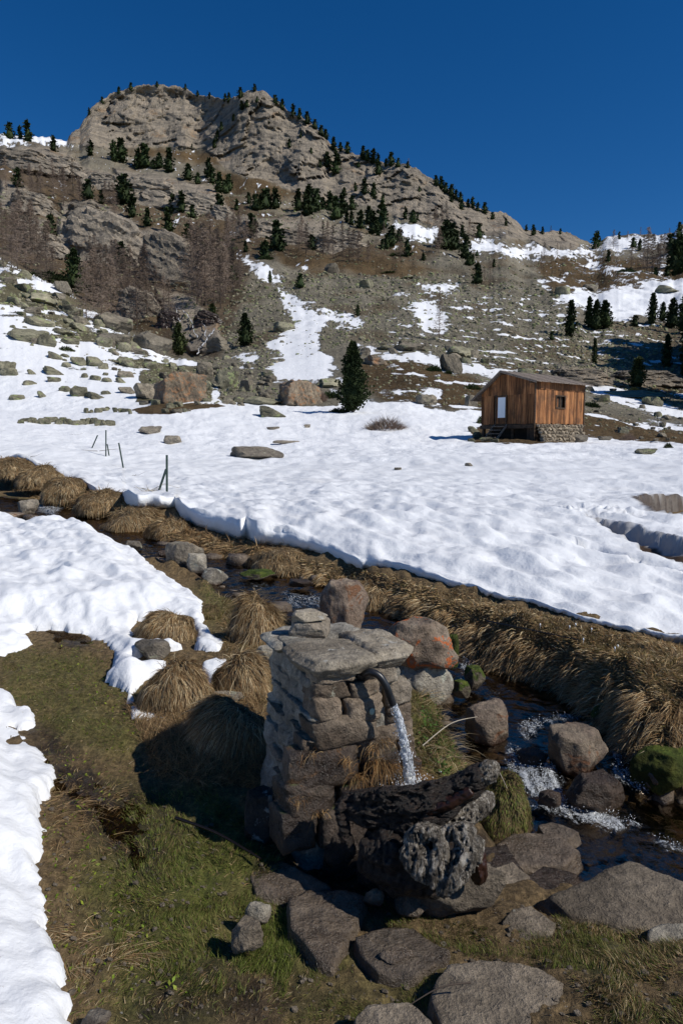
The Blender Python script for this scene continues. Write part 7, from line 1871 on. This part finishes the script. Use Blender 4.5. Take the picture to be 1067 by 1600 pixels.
def sow(poly, n, seed, pal, ln, wd, droop, up=0.6, comb=1.0, ymax=14, flow=0.5, clump=0.0, hang=True):
    P, G = roots(poly, n, seed, ymax)
    if not len(P): return
    g = np.random.default_rng(seed + 1)
    if clump > 0:
        k = fbm(P[:, 0] / 0.16, P[:, 1] / 0.16, 0 * P[:, 0] + seed, 2); keep = k > (clump - 1) * 0.6 + g.uniform(-.2, .2, len(P)); P, G = P[keep], G[keep]
    n = len(P); gm_ = np.linalg.norm(G, axis=1, keepdims=True); dn = -G / np.maximum(gm_, .05) * np.clip(gm_ * 1.6, 0, 1)
    az = 6.283 * fbm(P[:, 0] / 0.5, P[:, 1] / 0.5, 0 * P[:, 0] + 3.3 + seed % 3, 2) + g.normal(0, .55, n)
    D = np.concatenate([dn * comb + flow * np.stack([np.cos(az), np.sin(az)], 1) + g.normal(0, .22, (n, 2)), np.full((n, 1), up) + g.normal(0, .12, (n, 1))], 1)
    D /= np.linalg.norm(D, axis=1)[:, None]
    GR.append(blades(P - [0, 0, .006], D, ln * g.uniform(.45, 1.35, n), wd * g.uniform(.6, 1.3, n) * (0.6 + P[:, 1] / 7), droop * g.uniform(.5, 1.4, n), pick(pal, n, g), seed, 2 if ln < .05 else 3))
def flush(name, label):
    global GR
    o = 0; VV, FF, CC_ = [], [], []
    for v, f, c in GR: VV.append(v); FF.append(f + o); CC_.append(c); o += len(v)
    GR = []
    tag(obj_np(name, np.concatenate(VV), np.concatenate(FF), M_GRASS, smooth=False, attrs={'col': np.concatenate(CC_)}), label, kind='stuff')
MIX1 = np.concatenate([STRAW, STRAW, OLIVE])
# right bank: cropped top and long hanging fringe
BANK = [(420, 866), (560, 892), (700, 925), (900, 975), (1090, 1012), (1090, 1240), (1000, 1180), (900, 1130), (800, 1085), (740, 1050), (690, 1005), (600, 960), (430, 915)]
sow(BANK, 34000, 1, np.concatenate([STRAW * 1.5, STRAW * 1.35, OLIVE * 1.5]), .045, .0038, .5, .35, 1.2, flow=.8)
sow([(640, 930), (900, 985), (1090, 1040), (1090, 1110), (950, 1080), (840, 1035), (740, 985), (640, 950)], 4000, 2, OLIVE, .035, .003, .3, .8, .3)
sow([(430, 880), (560, 915), (650, 945), (750, 985), (850, 1030), (950, 1075), (1090, 1115), (1090, 1230), (1000, 1190), (900, 1140), (800, 1095), (740, 1055), (640, 985), (430, 912)], 26000, 3, STRAW * 1.35, .105, .0038, .9, .40, 1.9, flow=.55, clump=.95)
sow([(690, 985), (760, 1010), (850, 1050), (950, 1095), (1090, 1135), (1090, 1240), (1000, 1195), (900, 1145), (800, 1100), (740, 1060)], 9000, 33, STRAW * 1.3, .13, .0038, 1.3, .30, 2.2, flow=.5, clump=.8)
sow([(1085, 1010), (1300, 1062), (1300, 1330), (1200, 1290), (1085, 1235)], 6000, 35, STRAW * 1.3, .08, .0045, .9, .4, 1.8, flow=.55)
flush('bank_grass', 'dry straw-coloured grass covering the right bank and hanging over the stream')
LB = [(0, 700), (60, 716), (120, 744), (200, 775), (290, 826), (385, 850), (440, 862), (440, 905), (370, 890), (300, 862), (240, 850), (150, 815), (100, 800), (0, 760)]
sow(LB, 17000, 4, STRAW[[0, 1, 3, 4]], .13, .006, 1.0, .5, 1.3, ymax=22, flow=.5, clump=.8)
sow(LB, 7000, 14, MIX1, .06, .006, .6, .5, 1.0, ymax=22)
flush('bank_grass', 'dry tussocky grass on the bank between the upper stream and the snowfield')
# meadow left and around
MEAD = [(0, 1010), (120, 985), (200, 1000), (330, 900), (440, 950), (450, 1030), (420, 1130), (440, 1340), (400, 1420), (460, 1500), (560, 1600), (100, 1610), (60, 1300), (60, 1130), (0, 1070)]
sow(MEAD, 32000, 5, np.concatenate([OLIVE * 1.5, OLIVE * 1.2, GREEN, STRAW]), .030, .0027, .5, .45, .4, flow=.9)
sow([(0, 1015), (130, 1015), (260, 1100), (230, 1190), (80, 1150), (0, 1070)], 6000, 6, np.concatenate([OLIVE, GREEN]), .035, .0024, .4, .6, .4, clump=.7)
sow([(200, 1240), (330, 1240), (440, 1330), (430, 1420), (340, 1560), (190, 1560), (170, 1440)], 22000, 7, np.concatenate([GREEN, GREEN * 1.2, OLIVE * 1.2]), .030, .0025, .3, .9, .2, flow=.6, clump=.78)
sow([(370, 1420), (450, 1400), (470, 1480), (440, 1560), (370, 1560)], 7000, 8, GREEN * 1.2, .032, .0025, .35, 1.0, .2, clump=.85)
sow([(480, 1500), (560, 1520), (690, 1530), (690, 1600), (480, 1600)], 5000, 9, np.concatenate([GREEN, OLIVE]), .022, .0019, .3, .9, .2, clump=.8)
sow([(560, 1400), (700, 1440), (800, 1460), (880, 1430), (960, 1470), (900, 1520), (720, 1500), (560, 1440)], 8000, 10, np.concatenate([GREEN, OLIVE]), .026, .0025, .3, .9, .2, clump=.8)
sow([(860, 1440), (1090, 1470), (1090, 1610), (890, 1610), (890, 1520)], 15000, 11, np.concatenate([OLIVE, GREEN, STRAW]), .032, .0026, .4, .6, .4, clump=.8)
sow([(80, 1440), (260, 1470), (230, 1500), (90, 1520)], 1300, 12, STRAW, .14, .0024, .5, .18, .2, flow=1.4)
sow([(60, 1200), (200, 1240), (190, 1330), (70, 1330)], 1800, 13, STRAW[[0, 1, 3]], .09, .0022, .6, .15, .2, flow=1.2)
flush('meadow_grass', 'short green and straw grass of the wet meadow round the fountain')
# around the fountain
sow([(640, 1080), (715, 1090), (765, 1180), (790, 1225), (700, 1240), (650, 1200)], 7000, 15, np.concatenate([GREEN, STRAW[:4], OLIVE]), .06, .0027, .6, .6, .5, clump=.85)
sow([(640, 1070), (730, 1100), (790, 1220), (700, 1240), (640, 1180)], 900, 16, STRAW[[2, 5, 0]], .20, .0028, .6, .5, .5, flow=1.0)
sow([(200, 1110), (400, 1090), (440, 1180), (430, 1240), (240, 1215)], 9000, 17, STRAW[[0, 1, 3]], .12, .0028, .9, .6, .8)
sow([(340, 920), (450, 930), (450, 1030), (420, 1100), (320, 1110), (350, 1030)], 9000, 18, np.concatenate([STRAW, OLIVE]), .075, .0028, .8, .5, .6)
sow([(310, 900), (440, 905), (540, 950), (470, 970), (330, 960)], 2500, 19, np.concatenate([GREEN, OLIVE]), .035, .0035, .3, .6, .3)
flush('straw_grass', 'long dry grass growing round the foot of the fountain')

# tussocks standing by themselves
def tussock(px, py, wpx, hpx, zrel, label, seed, n=4200, ln=.16, pal=STRAW, deep=.8, name='grass_tussock'):
    p = near_pt(px, py, zrel); W, H = wpx * p[1] / FPX, hpx * p[1] / FPX * 1.05
    V, F = ICO[4]; V = V.copy(); r = np.hypot(V[:, 0], V[:, 1])
    n_ = fbm(V[:, 0] * 1.2 + seed, V[:, 1] * 1.2, V[:, 2] * 1.2, 3)
    M = V * (1 + .26 * n_)[:, None] * [W / 2 * .9, W / 2 * deep * .9, H * .9]; M[:, 2] = np.maximum(M[:, 2], -0.04)
    root = empty(name, (p[0], p[1] + W * deep * .35, p[2]))
    obj_np('mound', M, F, M_GROUND, root, attrs={'green': np.zeros(len(M)), 'mud': np.full(len(M), .25), 'bed': np.zeros(len(M))})
    n = int(n * 1.05); g = np.random.default_rng(seed); d = g.normal(size=(n, 3)); d[:, 2] = np.abs(d[:, 2]) * .95; d /= np.linalg.norm(d, axis=1)[:, None]
    nn = fbm(d[:, 0] * 1.2 + seed, d[:, 1] * 1.2, d[:, 2] * 1.2, 3)
    P = d * (1 + .26 * nn)[:, None] * [W / 2 * .9, W / 2 * deep * .9, H * .9]
    tn = np.stack([d[:, 0] * d[:, 2], d[:, 1] * d[:, 2], -(d[:, 0] ** 2 + d[:, 1] ** 2)], 1); sw = fbm(d[:, 0] * 3 + seed, d[:, 1] * 3, d[:, 2] * 3, 2)[:, None]; lean = np.array([g.uniform(-.7, .7), -0.55, 0.0]); D = tn * 1.1 + d * .10 + lean * (.25 + .6 * np.maximum(d[:, 2:3], 0)) + np.stack([-d[:, 1], d[:, 0], 0 * d[:, 0]], 1) * sw * 1.1 + g.normal(0, .26, (n, 3)); D /= np.linalg.norm(D, axis=1)[:, None]
    v, f, c = blades(P, D, ln * .72 * g.uniform(.4, 1.2, n), np.full(n, .0030) * (0.6 + p[1] / 6), np.full(n, .7), pick(pal, n, g) * (1 + .45 * fbm(d[:, 0] * 5 + seed, d[:, 1] * 5, d[:, 2] * 5, 2))[:, None], seed, 2 if p[1] > 6 else 3)
    b = obj_np('grass_blades', v, f, M_GRASS, root, smooth=False, attrs={'col': c}); b['kind'] = 'stuff'
    return tag(root, label, 'grass tussock')
tussock(255, 1003, 100, 44, -1.58, 'brown tussock in the bay of the left snow, upper of two', 1, 5200, .10)
tussock(268, 1106, 120, 66, -1.59, 'large round brown tussock between the small snow patches', 2, 6500, .12)
tussock(398, 1010, 96, 78, -1.60, 'tall straw tussock left of the stacked stones', 3, 6500, .15)
tussock(372, 1090, 96, 66, -1.60, 'straw tussock between snow patch and fountain', 4, 5200, .14)
tussock(352, 1180, 150, 76, -1.64, 'big tussock in the shadow of the fountain', 5, 6500, .18)
tussock(788, 1300, 110, 84, -1.92, 'yellow-green mossy hump right of the driftwood log', 9, 6500, .035, np.concatenate([OLIVE, GREEN * 1.1, OLIVE * 1.2]))
tussock(320, 965, 60, 16, -1.58, 'low flat olive tussock at the tip of the snow lobe', 6, 1800, .05, OLIVE)
for k_, (px, py, w, h, Y, lb) in enumerate([(12, 745, 50, 34, 15.0, 'rounded brown tussock at the left edge above the stream'), (50, 758, 60, 38, 14.2, 'second brown tussock from the left above the stream'), (92, 782, 66, 46, 13.0, 'brown tussock hanging over the green moss upstream'),
                              (150, 800, 70, 40, 11.8, 'brown tussock right above the small upstream rapid'), (200, 836, 84, 52, 10.4, 'big shaggy tussock left of the overhanging snow edge'), (262, 842, 60, 36, 9.7, 'shaggy tussock under the overhanging snow edge'),
                              (345, 872, 80, 26, 8.7, 'low tussock on the bank above the lichened stream boulder'), (440, 890, 110, 34, 7.8, 'wide tussock on the bank above the riffle'), (585, 945, 90, 36, 6.6, 'tussock on the bank behind the rounded boulder')]):
    a, b, c = ray(px, py); zr = float(Y * c / b)
    gz = float(ground_h(np.array([float(a * Y / b)]), np.array([Y]), False)[0]) - CAMZ
    w, h = w * 1.35, h * .8
    tussock(px, py, w, h, zr, lb, 20 + k_, int(2200 + w * 18), .17 if Y < 5 else .20, STRAW, 1.1)
# straw tufts hanging from the joints of the pillar
g = np.random.default_rng(66); PP, DD, LL = [], [], []
for (px, py, n, l, dx) in ((600, 1160, 60, .09, .5), (585, 1166, 50, .09, -.2), (545, 1188, 40, .07, -.2), (488, 1178, 22, .06, 0), (590, 1190, 110, .17, .1), (608, 1196, 110, .18, .5), (640, 1205, 60, .15, .6), (660, 1215, 70, .16, .7), (468, 1250, 24, .06, 0), (560, 1212, 60, .13, -.1), (500, 1270, 30, .07, .1)):
    b = to_world(loc(px, py, .06))
    for _ in range(n): PP.append(b + g.normal(0, .012, 3) * [1.6, 1, .6]); d = np.array([dx * .6 + g.normal(0, .35), -.8 + g.normal(0, .2), .35 + g.normal(0, .3)]); DD.append(d / np.linalg.norm(d)); LL.append(l * g.uniform(.5, 1.2))
PP, DD, LL = map(np.array, (PP, DD, LL))
v, f, c = blades(PP, DD, LL, np.full(len(PP), .0022), np.full(len(PP), 1.2), pick(np.array([(0.34, 0.20, 0.08), (0.26, 0.13, 0.045), (0.42, 0.28, 0.13)]), len(PP), g), 5, 4)
tag(obj_np('hanging_straw', v, f, M_GRASS, smooth=False, attrs={'col': c}), 'rusty straw tufts growing out of the joints of the fountain pillar', kind='stuff')
# small leafy plants right of the fountain and bright sprouts in the wet meadow
def leaves(P, s, seed, name, label, col):
    g = np.random.default_rng(seed); n = len(P); a = g.normal(size=(n, 3)); a[:, 2] = np.abs(a[:, 2]) * .5; a /= np.linalg.norm(a, axis=1)[:, None]
    b = np.cross(a, g.normal(size=(n, 3))); b /= np.linalg.norm(b, axis=1)[:, None]; s = (s * g.uniform(.6, 1.4, n))[:, None]
    V = np.stack([P, P + a * s * .5 + b * s * .28, P + a * s, P + a * s * .5 - b * s * .28], 1).reshape(-1, 3); F = np.arange(n * 4).reshape(n, 4)
    c = np.repeat(pick(np.array(col), n, g), 4, 0)
    tag(obj_np(name, V, F, M_GRASS, smooth=False, attrs={'col': c}), label, kind='stuff')
P, _ = roots([(660, 1100), (715, 1110), (765, 1190), (750, 1235), (690, 1225), (655, 1170)], 1100, 70); P[:, 2] += np.abs(np.random.default_rng(1).normal(0, .02, len(P)))
leaves(P, .022, 71, 'leafy_plants', 'small green leafy plants right of the fountain', [(0.06, 0.12, 0.02), (0.10, 0.17, 0.035)])
P, _ = roots([(60, 1000), (260, 1060), (240, 1180), (100, 1180), (60, 1300), (70, 1450), (120, 1560), (300, 1560), (200, 1300)], 500, 72)
leaves(P, .016, 73, 'green_sprouts', 'bright yellow-green sprouts scattered over the wet meadow', [(0.16, 0.24, 0.02), (0.22, 0.26, 0.03)])
P, _ = roots([(820, 970), (960, 990), (1000, 1040), (820, 1010)], 9, 74); P[:, 2] += .03
for q in P:
    v, f = ICO[1]; o = obj_np('crocus_flower', np.concatenate([v * [.006, .006, .012], v * [.002, .002, .018] - [0, 0, .018]]), np.concatenate([f, f + len(v)]), M_SPRAY, loc=tuple(q)); tag(o, 'tiny white crocus on the brown bank below the snow edge', 'flower', 'crocuses on the bank')
# litter: pebbles and broken stems lying on the near turf
P, _ = roots([(60, 1180), (440, 1340), (1060, 1460), (1060, 1600), (110, 1600), (60, 1400)], 1400, 91); g = np.random.default_rng(92)
V, F = scatter([rock_vf(1, 860 + i, 10, .08) for i in range(4)], P - [0, 0, .002], g.uniform(.004, .016, (len(P), 1)) * (g.random((len(P), 1)) ** 2 + .4) * np.array([[1.2, 1, .7]]))
tag(obj_np('pebbles', V, F, M_SLAB, smooth=False), 'small pebbles and crumbs of stone scattered over the near turf', kind='stuff')
# sticks
def stick(a, b, za, zb, r, label, mat, mid=0.02):
    A, B = near_pt(*a, za), near_pt(*b, zb); M = (A + B) / 2 + [0, 0, mid]
    pts = _cat(np.array([A, M, B]) - A, 14); v, f = tube(pts, np.linspace(r, r * .5, 14), 7)
    tag(obj_np('stick', v, f, mat, loc=tuple(A)), label, 'stick')
stick((275, 1278), (408, 1342), -1.67, -1.67, .008, 'dark stick lying in the grass left of the white-streaked boulder', M_LOG)
stick((765, 1190), (792, 1232), -1.60, -1.66, .003, 'thin straw-coloured stick above the broken log end', M_STRAWB)
stick((660, 1165), (745, 1120), -1.56, -1.52, .0035, 'dry stem sticking out right of the fountain', M_STRAWB, .04)
stick((735, 1535), (640, 1570), -1.60, -1.66, .003, 'thin twig on the bottom slab', M_BARK)
stick((760, 970), (905, 1000), -1.42, -1.40, .006, 'black hose lying on the bank below the snow', M_IRON, .0)

# ------------------------------------------------------------------ stone inside the snow pit
far_rock(1052, 806, 34, 20, 'tan stone inside the dark hole in the snow at the right edge', mat=M_ROCK, seed=3, at=lambda a, b: tuple(np.array(field_at(a, b)) - [0, 0, .42]))

# ------------------------------------------------------------------ labels that say which one, wherever the row is short enough to be counted
WORDS = ['leftmost', 'second from left', 'third from left', 'fourth from left', 'fifth from left', 'sixth from left', 'seventh from left', 'eighth from left', 'ninth from left', 'tenth from left', 'eleventh from left', 'twelfth from left', 'thirteenth from left', 'fourteenth from left']
by = {}
for o in list(COL.objects):
    if o.parent is None and o.get('category') and o.get('label'): by.setdefault(o['label'], []).append(o)
def _pp(o): return [float(q) for q in project(o.location[0], o.location[1], o.location[2])]
todo = [(lb, os_) for lb, os_ in by.items() if len(os_) > 1]
for lb, os_ in todo:
    gname = os_[0].get('group') or lb
    sets = [('', os_)]
    if len(os_) > 14:                                    # first by part of the group, then counted
        os_.sort(key=lambda o: _pp(o)[0]); nP = 2 if len(os_) <= 28 else 4; q = -(-len(os_) // nP)
        nm = ['left half', 'right half'] if nP == 2 else ['far left part', 'middle left part', 'middle right part', 'far right part']
        sets = [(', ' + nm[i], os_[i * q:(i + 1) * q]) for i in range(nP)]
    for sfx, ss_ in sets:
        fin = [(sfx, ss_)]
        if len(ss_) > 14:
            ss_.sort(key=lambda o: _pp(o)[1]); h_ = len(ss_) // 2; fin = [(sfx + ', upper', ss_[:h_]), (sfx + ', lower', ss_[h_:])]
        for s2, s3 in fin:
            s3.sort(key=lambda o: _pp(o)[0])
            for i, o in enumerate(s3):
                o['label'] = lb + s2 + (', rightmost' if i == len(s3) - 1 else ', ' + WORDS[i]) if len(s3) > 1 else lb + s2
                o['group'] = gname
_long = [o['label'] for o in COL.objects if o.get('label') and len(o['label'].split()) > 16]
if _long: print('LONG', len(_long), sorted(set(q.split(',')[0] for q in _long)))
